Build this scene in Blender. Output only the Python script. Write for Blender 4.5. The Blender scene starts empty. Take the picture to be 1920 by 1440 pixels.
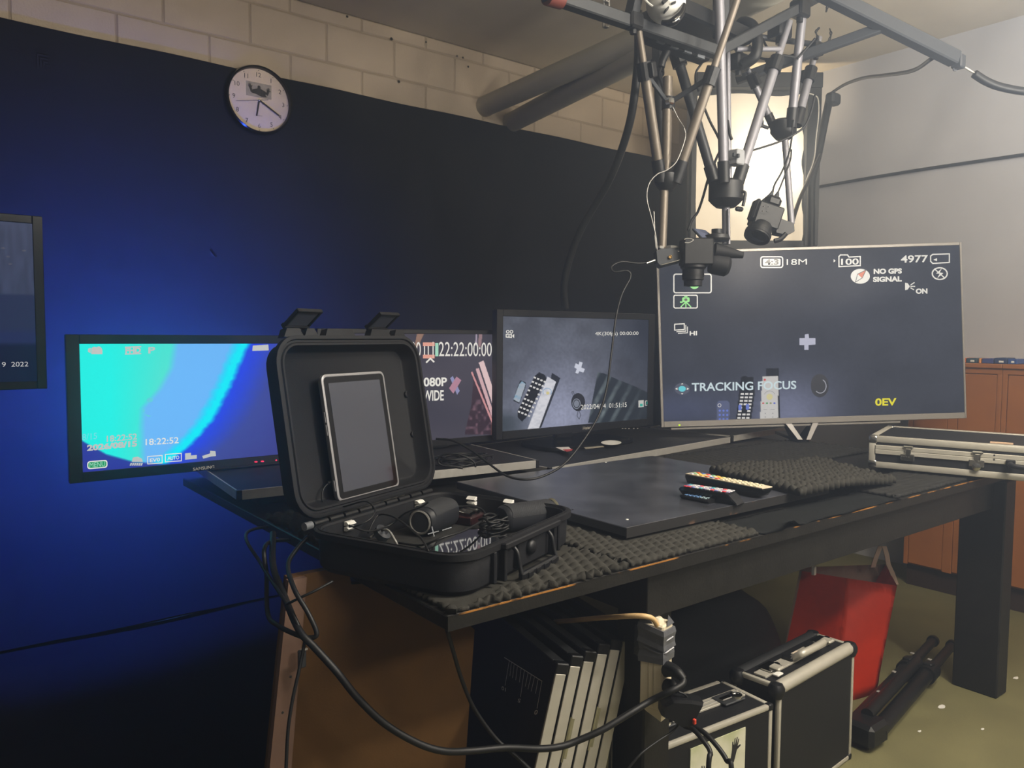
import bpy, bmesh, math, random
import numpy as np
from mathutils import Vector, Matrix
random.seed(4)
rng = np.random.default_rng(4)
sc = bpy.context.scene
COL = sc.collection
PI = math.pi

# ------------------------------------------------------------------ camera
FPX = 1461.0
CAM_H = 1.19
def _n(v): return v/np.linalg.norm(v)
_X = _n(np.array([2834.0-960, 720-640.5, -FPX]))
_Y = np.array([-182.6-960, 720-620.3, -FPX]); _Y = _n(_Y-_X*np.dot(_X, _Y))
_Z = np.cross(_X, _Y)
RW = np.array([_X, _Y, _Z])
CAM = np.array([0, 0, CAM_H])
FWD = RW@np.array([0, 0, -1.0])
cam = bpy.data.cameras.new('camera'); camo = bpy.data.objects.new('camera', cam); COL.objects.link(camo)
cam.sensor_width = 36; cam.lens = FPX/1920*36; cam.clip_start = 0.02; cam.clip_end = 60
camo.matrix_world = Matrix.Translation(CAM) @ Matrix(RW.tolist()).to_4x4()
sc.camera = camo

# ------------------------------------------------------------------ light and exposure
sc.view_settings.view_transform = 'Standard'; sc.view_settings.look = 'None'
sc.view_settings.exposure = 0.0; sc.view_settings.gamma = 1.0; sc.view_settings.use_curve_mapping = False
ADDED_HAZE = 0.12  # added scattering, imitates lens veil and glow around bright sources
ADDED_HAZE_G = 0.82
w = bpy.data.worlds.new('world'); sc.world = w; w.use_nodes = True
wn = w.node_tree; wn.nodes['Background'].inputs[0].default_value = (0.02, 0.02, 0.024, 1); wn.nodes['Background'].inputs[1].default_value = 0.2
vs = wn.nodes.new('ShaderNodeVolumeScatter'); vs.inputs['Color'].default_value = (0.68, 0.80, 1.0, 1)
vs.inputs['Density'].default_value = ADDED_HAZE; vs.inputs['Anisotropy'].default_value = ADDED_HAZE_G
wn.links.new(vs.outputs[0], wn.nodes['World Output'].inputs['Volume'])

def area_light(name, loc, aim, sx, sy, power, col):
    l = bpy.data.lights.new(name, 'AREA'); l.shape = 'RECTANGLE'; l.size = sx; l.size_y = sy; l.energy = power; l.color = col
    o = bpy.data.objects.new(name, l); COL.objects.link(o); o.location = loc
    o.rotation_euler = (Vector(aim)-Vector(loc)).to_track_quat('-Z', 'Y').to_euler()
    return o
area_light('ceiling_tube_light', (1.7, 0.0, 2.60), (1.75, 0.15, 0), 0.9, 0.10, 60.0, (1.0, 0.96, 0.90))
area_light('rear_ceiling_light', (1.2, -2.2, 2.60), (1.8, 1.2, 0.6), 1.2, 0.4, 75.0, (1.0, 0.97, 0.93))

area_light('added_uplight', (2.6, 0.0, 1.65), (2.6, 0.3, 3.0), 0.35, 0.35, 75.0, (1.0, 0.975, 0.94))  # added fill aimed upwards to brighten the ceiling, no real lamp
pl_ = bpy.data.lights.new('added_fill_point', 'POINT'); pl_.energy = 112; pl_.color = (1.0, 0.95, 0.88); pl_.shadow_soft_size = 0.07  # added point fill for the ceiling and upper block wall
plo = bpy.data.objects.new('added_fill_point', pl_); COL.objects.link(plo); plo.location = (1.9, -0.2, 2.02)

# ------------------------------------------------------------------ projection helpers (photo pixel -> world point on a real plane)
def ray(px): return RW@np.array([(px[0]-960)/FPX, (720-px[1])/FPX, -1.0])
def onz(px, z): r = ray(px); return CAM+r*((z-CAM_H)/r[2])
def ony(px, y): r = ray(px); return CAM+r*(y/r[1])
def onx(px, x): r = ray(px); return CAM+r*(x/r[0])
def at(px, D): return CAM+ray(px)*D          # D = distance along the viewing axis
def plane(p0, n):
    p0 = np.array(p0, float); n = _n(np.array(n, float))
    def hit(px, off=0.0):
        r = ray(px); q = p0+n*off
        return CAM+r*(np.dot(q-CAM, n)/np.dot(r, n))
    hit.n = n; hit.p0 = p0
    return hit

# ------------------------------------------------------------------ materials
def lin(c):
    if isinstance(c, str):
        c = [int(c[i:i+2], 16)/255 for i in (0, 2, 4)]
    return tuple(x/12.92 if x <= 0.04045 else ((x+0.055)/1.055)**2.4 for x in c)
MATS = {}
def mat(name, col, rough=0.6, metal=0.0, var=0.0, scale=40, bump=0.0, bscale=300, spec=0.5, coat=0.0, emit=None, estr=1.0, stain=None, col2=None, thr=(0.45, 0.6)):
    if name in MATS: return MATS[name]
    m = bpy.data.materials.new(name); m.use_nodes = True; nt = m.node_tree; b = nt.nodes['Principled BSDF']
    c = lin(col); b.inputs['Base Color'].default_value = (*c, 1)
    b.inputs['Roughness'].default_value = rough; b.inputs['Metallic'].default_value = metal
    b.inputs['Specular IOR Level'].default_value = spec; b.inputs['Coat Weight'].default_value = coat
    tc = nt.nodes.new('ShaderNodeTexCoord')
    if var > 0 or col2:
        nz = nt.nodes.new('ShaderNodeTexNoise'); nz.inputs['Scale'].default_value = scale; nz.inputs['Detail'].default_value = 6
        nt.links.new(tc.outputs['Object'], nz.inputs['Vector'])
        rp = nt.nodes.new('ShaderNodeValToRGB')
        if col2:
            rp.color_ramp.elements[0].position = thr[0]; rp.color_ramp.elements[1].position = thr[1]
            rp.color_ramp.elements[0].color = (*c, 1); rp.color_ramp.elements[1].color = (*lin(col2), 1)
        else:
            rp.color_ramp.elements[0].position = 0.3; rp.color_ramp.elements[1].position = 0.7
            rp.color_ramp.elements[0].color = (*[x*(1-var) for x in c], 1); rp.color_ramp.elements[1].color = (*[min(1, x*(1+var)) for x in c], 1)
        nt.links.new(nz.outputs['Fac'], rp.inputs['Fac']); nt.links.new(rp.outputs[0], b.inputs['Base Color'])
    if bump > 0:
        n2 = nt.nodes.new('ShaderNodeTexNoise'); n2.inputs['Scale'].default_value = bscale; n2.inputs['Detail'].default_value = 4
        nt.links.new(tc.outputs['Object'], n2.inputs['Vector'])
        bp = nt.nodes.new('ShaderNodeBump'); bp.inputs['Strength'].default_value = bump; bp.inputs['Distance'].default_value = 0.003
        nt.links.new(n2.outputs['Fac'], bp.inputs['Height']); nt.links.new(bp.outputs[0], b.inputs['Normal'])
    if emit is not None:
        b.inputs['Emission Color'].default_value = (*lin(emit), 1); b.inputs['Emission Strength'].default_value = estr
    MATS[name] = m
    return m
def glow(name, col, s=1.0):
    m = mat('glow_'+name, '050505', 0.3, emit=col, estr=s)
    if s < 10: m.cycles.emission_sampling = 'NONE'
    return m
def attr_emit(name, strength=1.0, rough=0.25, spec=0.06):
    m = bpy.data.materials.new(name); m.use_nodes = True; nt = m.node_tree; b = nt.nodes['Principled BSDF']
    b.inputs['Base Color'].default_value = (0.004, 0.004, 0.005, 1); b.inputs['Roughness'].default_value = rough; b.inputs['Specular IOR Level'].default_value = spec
    a = nt.nodes.new('ShaderNodeAttribute'); a.attribute_name = 'picture'
    nt.links.new(a.outputs['Color'], b.inputs['Emission Color']); b.inputs['Emission Strength'].default_value = strength
    m.cycles.emission_sampling = 'NONE'
    return m

M_cloth = mat('black_cloth', '2c2d34', 0.95, var=0.08, scale=14, bump=0.25, bscale=700, spec=0.15)
M_block = mat('painted_block', 'b9ad9d', 0.85, var=0.06, scale=9, bump=0.5, bscale=120, spec=0.2)
M_mortar = mat('painted_mortar', 'a29686', 0.9, var=0.08, scale=20, bump=0.5, bscale=150, spec=0.2)
M_ceil = mat('ceiling_paint', 'c2bbac', 0.9, var=0.05, scale=6, bump=0.3, bscale=160, spec=0.2)
M_white = mat('white_wall_paint', 'b3b5bc', 0.85, var=0.04, scale=5, bump=0.15, bscale=90, spec=0.2)
M_floor = mat('olive_concrete', '6b6849', 0.7, var=0.12, scale=7, bump=0.2, bscale=200, spec=0.3)
M_table = mat('black_painted_wood', '151413', 0.5, var=0.3, scale=18, bump=0.25, bscale=160, spec=0.35)
M_edge = mat('worn_table_edge', '151413', 0.5, scale=13, col2='94652e', thr=(0.47, 0.56), spec=0.3)
M_board = mat('black_board', '36383f', 0.27, var=0.45, scale=9, bump=0.08, bscale=260, spec=0.5)
M_foam = mat('grey_foam', '393834', 0.95, var=0.18, scale=60, bump=0.6, bscale=900, spec=0.1)
M_foamd = mat('dark_foam', '2f2f2e', 0.95, var=0.2, scale=60, bump=0.6, bscale=900, spec=0.1)
M_plastic = mat('black_plastic', '101114', 0.42, var=0.1, scale=60, bump=0.15, bscale=900, spec=0.4)
M_plasticr = mat('rough_black_plastic', '111216', 0.6, var=0.15, scale=90, bump=0.3, bscale=1200, spec=0.3)
M_gloss = mat('glossy_black_plastic', '0c0d10', 0.14, spec=0.5)
M_glass = mat('dark_glass', '07080a', 0.05, spec=0.5)
M_rubber = mat('black_rubber', '0f1012', 0.5, spec=0.35)
M_alu = mat('brushed_aluminium', 'b6b3a8', 0.42, metal=0.35, var=0.06, scale=30)
M_alud = mat('dull_aluminium', 'a3a29e', 0.45, metal=0.35, var=0.1, scale=40)
M_bezel = mat('television_rim', '8f8c88', 0.4, metal=0.4)
M_foot = mat('dark_chrome', '6a6a6d', 0.18, metal=1.0)
M_chrome = mat('chrome', 'c9c9c6', 0.15, metal=1.0)
M_tube = mat('bronze_tripod_tube', '6c645a', 0.48, metal=0.45, var=0.05, scale=30)
M_tubes = mat('silver_tripod_tube', '83838a', 0.5, metal=0.4, var=0.05, scale=30)
M_grey = mat('dark_grey_plastic', '33363b', 0.5, spec=0.4)
M_steel = mat('dark_steel', '3b3d40', 0.5, metal=0.5, var=0.1)
M_pipe = mat('grey_cream_pipe', 'b3b0a0', 0.6, var=0.06, scale=8)
M_case = mat('black_case_panel', '101115', 0.55, var=0.2, scale=120, bump=0.35, bscale=900, spec=0.35)
M_mdf = mat('brown_fibreboard', '5a4021', 0.75, var=0.12, scale=14, bump=0.1, bscale=300, spec=0.2)
M_mdfe = mat('pale_board_edge', '6f5546', 0.75, var=0.1, scale=14)
M_cab = mat('orange_brown_wood', '925c30', 0.5, var=0.1, scale=6, spec=0.4)
M_kick = mat('dark_kickboard', '2b1a14', 0.6)
M_red = mat('red_paper', 'd83a1a', 0.55, var=0.05, spec=0.3)
M_lining = mat('greyish_bag_lining', '9a8578', 0.7)
M_cream = mat('cream_plastic', 'cfc4ab', 0.45, spec=0.4)
M_creamc = mat('cream_cable', 'c8a878', 0.5)
M_whitep = mat('white_plastic', 'd9d9d4', 0.45)
M_tape = mat('grey_duct_tape', '595b60', 0.35, metal=0.15, var=0.15, scale=30, bump=0.3, bscale=90)
M_face = mat('clock_face_paper', 'd8c9b2', 0.7)
M_ink = mat('black_ink', '1a1a1c', 0.6)
M_inkf = mat('faded_ink', '6a635a', 0.7)
M_sil = mat('tablet_silver', '8c8c8f', 0.4, metal=0.3)
M_cloth2 = mat('dark_table_cloth', '2a2c2d', 0.9, var=0.15, scale=30, bump=0.3, bscale=700, spec=0.15)
M_sack = mat('black_nylon', '101114', 0.7, var=0.2, scale=20, bump=0.3, bscale=60, spec=0.25)

# ------------------------------------------------------------------ mesh helpers
ROOT = {}
def rootm(o): return ROOT.get(o.name, Matrix.Identity(4))
def thing(name, label, cat, loc=(0, 0, 0), rz=0.0, group=None, M=None):
    o = bpy.data.objects.new(name, None); COL.objects.link(o); o.empty_display_size = 0.05
    m = M if M is not None else Matrix.Translation(Vector(loc)) @ Matrix.Rotation(rz, 4, 'Z')
    o.matrix_world = m; ROOT[o.name] = m.copy()
    o['label'] = label; o['category'] = cat
    if group: o['group'] = group
    return o
def tag(o, label, cat, group=None):
    o['label'] = label; o['category'] = cat
    if group: o['group'] = group
    return o
def part(name, bm, m, parent=None, world=True, smooth=False, label=None):
    """one mesh object; bm coordinates are world coordinates unless world=False (root's own frame)"""
    if isinstance(bm, bmesh.types.BMesh):
        me = bpy.data.meshes.new(name)
        bmesh.ops.recalc_face_normals(bm, faces=bm.faces)
        if parent is not None and world: bm.transform(rootm(parent).inverted())
        bm.to_mesh(me); bm.free()
    else:
        me = bm
        if parent is not None and world: me.transform(rootm(parent).inverted())
    if smooth:
        me.polygons.foreach_set('use_smooth', [True]*len(me.polygons))
        if smooth != 'all':
            try: me.set_sharp_from_angle(angle=math.radians(38))
            except Exception: pass
    o = bpy.data.objects.new(name, me); COL.objects.link(o)
    if m is not None and not me.materials: me.materials.append(m)
    if parent is not None:
        o.parent = parent; ROOT[o.name] = rootm(parent)
    if label: o['label'] = label
    return o
def single(name, bm, m, label, cat, group=None, smooth=False, loc=None):
    """a thing that is one mesh, with its origin at loc"""
    if loc is not None: bm.transform(Matrix.Translation(-Vector(loc)))
    o = part(name, bm, m, None, smooth=smooth)
    if loc is not None: o.location = loc
    return tag(o, label, cat, group)
def struct(name, bm, m, smooth=False):
    o = part(name, bm, m, None, smooth=smooth); o['kind'] = 'structure'; return o
def new(): return bmesh.new()
def frame(o, x, y=None, z=None):
    """4x4 from origin + axes"""
    x = Vector(x).normalized()
    if z is None: z = x.cross(Vector(y)).normalized(); y = z.cross(x)
    else: z = Vector(z).normalized(); y = z.cross(x).normalized(); z = x.cross(y)
    m = Matrix((x, y, z)).transposed().to_4x4(); m.translation = Vector(o); return m
def box(bm, c, s, M=None, bev=0.0, seg=1):
    r = bmesh.ops.create_cube(bm, size=1.0, matrix=Matrix.Diagonal((*s, 1)))
    vs_ = r['verts']
    if bev > 0:
        es = list({e for v in vs_ for e in v.link_edges})
        g = bmesh.ops.bevel(bm, geom=es, offset=bev, segments=seg, profile=0.5, affect='EDGES')
        vs_ = list({v for f in g['faces'] for v in f.verts} | {v for v in vs_ if v.is_valid})
    T = Matrix.Translation(Vector(c))
    T = (M @ T) if M is not None else T
    for v in vs_: v.co = T @ v.co
    return vs_
def box2(bm, lo, hi, bev=0.0, seg=1, M=None):
    lo, hi = np.array(lo), np.array(hi)
    return box(bm, (lo+hi)/2, hi-lo, M, bev, seg)
def loft(bm, rings, cap0=True, cap1=True, close=False):
    R_ = [[bm.verts.new(p) for p in r] for r in rings]
    n = len(R_[0])
    pairs = list(zip(R_[:-1], R_[1:])) + ([(R_[-1], R_[0])] if close else [])
    for a, b in pairs:
        for i in range(n): bm.faces.new((a[i], a[(i+1) % n], b[(i+1) % n], b[i]))
    if not close:
        if cap0: bm.faces.new(R_[0][::-1])
        if cap1: bm.faces.new(R_[-1])
def circle(c, ax, r, n=16, ry=None):
    ax = Vector(ax).normalized(); t = ax.orthogonal().normalized(); b = ax.cross(t); ry = ry or r
    return [Vector(c)+t*math.cos(2*PI*i/n)*r+b*math.sin(2*PI*i/n)*ry for i in range(n)]
def rod(bm, a, b, r, r2=None, n=14):
    a, b = Vector(a), Vector(b); ax = b-a
    loft(bm, [circle(a, ax, r, n), circle(b, ax, r if r2 is None else r2, n)])
def lathe(bm, c, ax, prof, n=24):
    """prof = [(radius, height along axis)]"""
    c = Vector(c); ax = Vector(ax).normalized()
    loft(bm, [circle(c+ax*h, ax, max(r, 1e-4), n) for r, h in prof])
def spline(pts, k=8):
    P = [np.array(p, float) for p in pts]
    if len(P) < 3: return [Vector(p) for p in P]
    P = [2*P[0]-P[1]]+P+[2*P[-1]-P[-2]]; out = []
    for i in range(1, len(P)-2):
        for j in range(k):
            t = j/k; a, b, c, d = P[i-1:i+3]
            out.append(Vector(0.5*((2*b)+(c-a)*t+(2*a-5*b+4*c-d)*t*t+(3*b-a-3*c+d)*t**3)))
    out.append(Vector(P[-2])); return out
def tube(bm, pts, r, n=8, k=8, smooth=True):
    P = spline(pts, k) if smooth else [Vector(p) for p in pts]
    t = (P[1]-P[0]).normalized(); nrm = t.orthogonal().normalized(); rings = []
    for i, p in enumerate(P):
        t2 = (P[min(i+1, len(P)-1)]-P[max(i-1, 0)])
        t2 = t2.normalized() if t2.length > 1e-9 else t
        nrm = (nrm-t2*nrm.dot(t2)); nrm = nrm.normalized() if nrm.length > 1e-6 else t2.orthogonal().normalized()
        bn = t2.cross(nrm); rr = r(i/(len(P)-1)) if callable(r) else r
        rings.append([p+nrm*math.cos(2*PI*j/n)*rr+bn*math.sin(2*PI*j/n)*rr for j in range(n)]); t = t2
    loft(bm, rings)
def prism(bm, poly, M, d):
    """2-D polygon in frame M, extruded from 0 to d along z"""
    a = [M @ Vector((x, y, 0)) for x, y in poly]; b = [M @ Vector((x, y, d)) for x, y in poly]
    loft(bm, [a, b])
def rrect(w_, h_, r, n=4, cx=0, cy=0):
    out = []
    for (sx, sy, a0) in ((1, 1, 0), (-1, 1, 90), (-1, -1, 180), (1, -1, 270)):
        for i in range(n+1):
            a = math.radians(a0+90*i/n)
            out.append((cx+sx*(w_/2-r)+r*math.cos(a), cy+sy*(h_/2-r)+r*math.sin(a)))
    return out
def dup(o, parent=None, loc=None, M=None, label=None):
    """copy of a thing with its parts and sub-parts"""
    c = o.copy(); COL.objects.link(c)
    if parent is not None: c.parent = parent
    if M is not None: c.matrix_world = M; ROOT[c.name] = M.copy()
    elif parent is not None: ROOT[c.name] = rootm(parent)
    if label: c['label'] = label
    for ch in [x for x in bpy.data.objects if x.parent == o]: dup(ch, c)
    return c

# flat print: text and shapes laid on a real plane; the pixel list only says where on that plane
def text_mesh(s, bold=0.0):
    cu = bpy.data.curves.new('t', 'FONT'); cu.body = s; cu.size = 1; cu.offset = bold; cu.resolution_u = 4
    o = bpy.data.objects.new('t', cu); COL.objects.link(o)
    dg = bpy.context.evaluated_depsgraph_get(); dg.update()
    me = bpy.data.meshes.new_from_object(o.evaluated_get(dg))
    bpy.data.objects.remove(o); bpy.data.curves.remove(cu)
    return me
def text_on(hit, s, bl, br, tl, m, parent, name='lettering', bold=0.0, off=0.0012, mirror=False):
    me = text_mesh(s, bold)
    co = np.zeros(len(me.vertices)*3); me.vertices.foreach_get('co', co); co = co.reshape(-1, 3)
    lo, hi = co.min(0), co.max(0)
    q = (co-lo)/np.maximum(hi-lo, 1e-6)
    if mirror: q[:, 0] = 1-q[:, 0]
    A, B, T = hit(bl, off), hit(br, off), hit(tl, off)
    P = A+q[:, :1]*(B-A)+q[:, 1:2]*(T-A)
    me.vertices.foreach_set('co', P.reshape(-1).astype(np.float32)); me.update()
    return part(name, me, m, parent)
def poly_on(bm, hit, pts, off=0.001):
    vs_ = [bm.verts.new(hit(p, off)) for p in pts]; bm.faces.new(vs_)
def stroke_on(bm, hit, pts, wd, off=0.001, closed=False):
    P = [np.array(p, float) for p in pts]; n = len(P)
    rng_ = range(n if closed else n-1)
    for i in rng_:
        a, b = P[i], P[(i+1) % n]; t = _n(b-a); nn = np.array([-t[1], t[0]])*wd/2; a2, b2 = a-t*wd/2, b+t*wd/2
        poly_on(bm, hit, [a2+nn, b2+nn, b2-nn, a2-nn], off+i*1e-5)
def oval(c, rx, ry, n=20, a0=0, a1=360):
    return [(c[0]+rx*math.cos(math.radians(a0+(a1-a0)*i/n)), c[1]+ry*math.sin(math.radians(a0+(a1-a0)*i/n))) for i in range(n+(0 if a1-a0 == 360 else 1))]
def picture(name, TL, TR, BL, nx, ny, fn, m, parent):
    """grid whose vertices carry the screen picture; fn(u, v) -> sRGB array, u right, v down, 0..1"""
    u, v = np.meshgrid(np.linspace(0, 1, nx), np.linspace(0, 1, ny))
    TL, TR, BL = map(np.array, (TL, TR, BL))
    P = TL+u[..., None]*(TR-TL)+v[..., None]*(BL-TL)
    idx = np.arange(nx*ny).reshape(ny, nx)
    F = np.stack([idx[:-1, :-1], idx[1:, :-1], idx[1:, 1:], idx[:-1, 1:]], -1).reshape(-1, 4)
    me = bpy.data.meshes.new(name); me.from_pydata(P.reshape(-1, 3).tolist(), [], F.tolist())
    c = np.clip(fn(u, v), 0, 1); c = np.where(c <= 0.04045, c/12.92, ((c+0.055)/1.055)**2.4)
    a = me.color_attributes.new('picture', 'FLOAT_COLOR', 'POINT')
    a.data.foreach_set('color', np.concatenate([c, np.ones(c.shape[:2]+(1,))], -1).reshape(-1).astype(np.float32))
    return part(name, me, m, parent)
def noise2(u, v, f, seed=0):
    """smooth value noise"""
    r = np.random.default_rng(seed); G = r.random((64, 64))
    x, y = np.asarray(u)*f, np.asarray(v)*f; xi, yi = np.floor(x).astype(int), np.floor(y).astype(int); fx, fy = x-xi, y-yi
    fx, fy = fx*fx*(3-2*fx), fy*fy*(3-2*fy); g = lambda a, b: G[b % 64, a % 64]
    return (g(xi, yi)*(1-fx)+g(xi+1, yi)*fx)*(1-fy)+(g(xi, yi+1)*(1-fx)+g(xi+1, yi+1)*fx)*fy
def mix(a, b, t): t = np.clip(t, 0, 1)[..., None]; return np.asarray(a)*(1-t)+np.asarray(b)*t
def C(h): return np.array([int(h[i:i+2], 16)/255 for i in (0, 2, 4)])
def inpoly(u, v, poly, soft=0.0):
    ins = np.zeros(u.shape, bool); n = len(poly)
    for i in range(n):
        (x1, y1), (x2, y2) = poly[i], poly[(i+1) % n]
        c = ((y1 > v) != (y2 > v)) & (u < (x2-x1)*(v-y1)/((y2-y1) if y2 != y1 else 1e-9)+x1)
        ins ^= c
    return ins
#@@SETTING

# ------------------------------------------------------------------ the room
YW, XF, ZC = 3.40, 4.10, 2.668
X0, Y0 = -2.2, -3.2
bm = new(); box2(bm, (X0, Y0, -0.1), (XF, YW, 0)); floor = struct('floor', bm, M_floor)
bm = new(); box2(bm, (X0, Y0, ZC), (XF, YW, ZC+0.1)); struct('ceiling', bm, M_ceil)
bm = new(); box2(bm, (XF, Y0, 0), (XF+0.1, YW+0.1, ZC)); struct('wall_far', bm, M_white)
bm = new(); box2(bm, (X0-0.1, Y0, 0), (X0, YW+0.1, ZC)); struct('wall_near', bm, M_white)
bm = new(); box2(bm, (X0, Y0-0.1, 0), (XF, Y0, ZC)); struct('wall_back', bm, M_white)
bm = new(); box2(bm, (X0, YW+0.004, 0), (XF, YW+0.12, ZC)); wl = struct('wall_left', bm, M_mortar)
# painted blocks above the cloth: each block a piece of the wall
def block_mesh(L, Hh):
    b = new(); box2(b, (0, 0, 0), (L, 0.02, Hh), bev=0.0045, seg=1)
    me = bpy.data.meshes.new('brick'); bmesh.ops.recalc_face_normals(b, faces=b.faces); b.to_mesh(me); b.free(); me.materials.append(M_block); return me
BL, BH = 0.351, 0.1745
full, half = block_mesh(BL-0.005, BH-0.005), block_mesh(BL-0.005, ZC-2.6065-0.002)
for row, (z0, me, sh) in enumerate(((2.083, full, 0.0), (2.2555, full, 0.178), (2.4315, full, 0.0), (2.6065, half, 0.178))):
    x = 1.572+sh-BL*8
    while x < XF-BL:
        if x > -1.2:
            o = bpy.data.objects.new('brick', me); COL.objects.link(o); o.parent = wl
            o.location = (x, YW+random.uniform(-0.0012, 0.0008), z0)
        x += BL
# specks of dirt and flaked paint along the top of the wall
bm = new()
for px in [(651, 31), (799, 79), (748, 153), (857, 105), (868, 108), (734, 73), (878, 125), (622, 14), (672, 12), (700, 8)]:
    p = ony(px, YW-0.004); lathe(bm, p, (0, -1, 0), [(0.001, 0), (random.uniform(0.004, 0.009), 0.001), (0.002, 0.004)], 7)
part('dirt_speck', bm, M_ink, wl)['kind'] = 'stuff'

# cloth hung over the whole left wall
def cloth():
    bm = new(); nx, nz = 150, 50; x0, x1, z1, z0 = -1.6, 4.07, 2.305, 0.010; V = []
    for i in range(nx):
        x = x0+(x1-x0)*i/(nx-1); row = []
        for k in range(nz):
            t = k/(nz-1); z = z1+(z0-z1)*t
            f = (0.0012+0.004*t)*(math.sin(x*5.1+1.3)+0.6*math.sin(x*11.7+z*1.1))+0.004*math.sin(x*19+z*7)*t
            f += 0.004*math.exp(-((z-1.75-0.05*math.sin(3*x))/0.03)**2)*(1 if x > 1.6 else 0)
            row.append(bm.verts.new((x, YW-0.030-0.006*t-0.6*f, z+0.002*math.sin(x*9))))
        V.append(row)
    for i in range(nx-1):
        for k in range(nz-1): bm.faces.new((V[i][k], V[i+1][k], V[i+1][k+1], V[i][k+1]))
    bmesh.ops.solidify(bm, geom=bm.faces, thickness=0.003)
    return bm
o = single('wall_cloth', cloth(), M_cloth, 'huge black cloth hung flat over the lower part of the block wall', 'cloth', smooth=True)

# two thick grey pipes that leave the block wall side by side
pa, pb = onz((1187, 78), 2.39), onz((1187, 112), 2.335)
a1, b1 = ony((908, 198), YW), ony((958, 208), YW)
for nm, a, q, z in (('wall_pipe', a1, pa, 2.39), ('wall_pipe', b1, pb, 2.335)):
    a = np.array([a[0], YW+0.02, z]); q = np.array([q[0], q[1], z]); dvec = _n(q-a); e = a+dvec*2.9
    t = thing(nm, 'thick grey pipe leaving the block wall, the %s one of the pair' % ('upper' if z > 2.36 else 'lower'), 'pipe', a, group='grey pipes out of the block wall')
    bm = new(); rod(bm, a, e, 0.052, n=28); part('pipe_body', bm, M_pipe, t, smooth=True)
    bm = new(); lathe(bm, a-dvec*0.0+np.array([0, -0.035, 0]), dvec, [(0.052, -0.004), (0.0535, 0), (0.0535, 0.004), (0.052, 0.006)], 28); part('seal_ring', bm, M_mortar, t, smooth=True)

# thin conduit across the far wall
bm = new(); tube(bm, [(XF-0.012, y, 2.034+0.004*math.sin(y*4)) for y in np.linspace(2.75, -0.5, 12)], 0.008)
single('wall_conduit', bm, M_grey, 'thin grey conduit running level across the white far wall', 'cable', smooth=True)

# ------------------------------------------------------------------ cabinets along the far wall
XC = 3.757
def cab_y(px): return onx((px, 700), XC)[1]
yL = 1.745; ys = [yL, cab_y(1880), cab_y(1880)-0.42, cab_y(1880)-0.84]
for i in range(3):
    ya, yb = ys[i], ys[i+1]
    t = thing('wooden_cabinet', ['orange brown wooden cabinet behind the television, left end of the row', 'orange brown wooden cabinet at the right photo edge', 'orange brown wooden cabinet next along the far wall'][i], 'cabinet', (XC, (ya+yb)/2, 0))
    bm = new(); box2(bm, (XC+0.02, yb+0.001, 0.105), (XF-0.01, ya-0.001, 1.058)); part('body', bm, M_cab, t)
    bm = new(); box2(bm, (XC+0.04, yb+0.001, 0), (XF-0.01, ya-0.001, 0.105)); part('kickboard', bm, M_kick, t)
    bm = new(); box2(bm, (XC-0.012, yb+0.0005, 1.058), (XF-0.005, ya-0.0005, 1.078), bev=0.003); part('cabinet_top', bm, M_cab, t)
    # framed front with set-in door panels
    n = 2 if ya-yb > 0.3 else 1
    bm = new(); box2(bm, (XC, yb+0.001, 1.034), (XC+0.02, ya-0.001, 1.058)); part('top_rail', bm, M_cab, t)
    wdt = (ya-yb)/n
    for k in range(n):
        y1, y0 = ya-k*wdt-0.022, ya-(k+1)*wdt+0.022
        bm = new(); box2(bm, (XC+0.002, y0, 0.115), (XC+0.019, y1, 1.030), bev=0.002); d = part('door', bm, M_cab, t)
    for k in range(n+1):
        y = ya-k*wdt; bm = new(); box2(bm, (XC, max(yb+0.001, y-0.020), 0.108), (XC+0.02, min(ya-0.001, y+0.020), 1.034), bev=0.001); part('stile', bm, M_cab, t)
# small flat boxes and books lying along the cabinet top
cols = [('1815', 1818, 'c86a35', 'orange', 'small orange block on the cabinet top beside the television'), ('', 1843, '2f4552', 'teal', 'dark teal flat box on the cabinet top'),
        ('', 1846, 'd08a48', 'amber', 'small amber upright on the cabinet top between two dark boxes'), ('', 1862, '38437a', 'indigo', 'indigo flat box on the cabinet top'),
        ('', 1896, '2c3c63', 'navy', 'navy flat box with pale lettering strip on the cabinet top'), ('', 1914, '2d4a86', 'blue', 'blue flat box with white strip at the right photo edge')]
edges = [(1811, 1819), (1820, 1841), (1843, 1848), (1849, 1871), (1872, 1896), (1897, 1916)]
for (a, b), (_, _, hx, nm, lb) in zip(edges, cols):
    ya, yb = onx((a, 680), XC+0.06)[1], onx((b, 680), XC+0.06)[1]
    t = thing('flat_box', lb, 'box', (XC+0.06, (ya+yb)/2, 1.078))
    hgt = 0.026 if nm in ('navy',) else 0.022
    bm = new(); box2(bm, (XC+0.01, yb+0.001, 1.0785), (XC+0.11, ya-0.001, 1.0785+hgt), bev=0.002); part('box_body', bm, mat('flatbox_'+nm, hx, 0.5), t)
    if nm in ('navy', 'blue', 'teal'):
        bm = new(); box2(bm, (XC+0.0085, yb+0.012, 1.084), (XC+0.0099, (ya*0.6+yb*0.4), 1.092)); part('pale_strip', bm, M_whitep, t)

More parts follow.
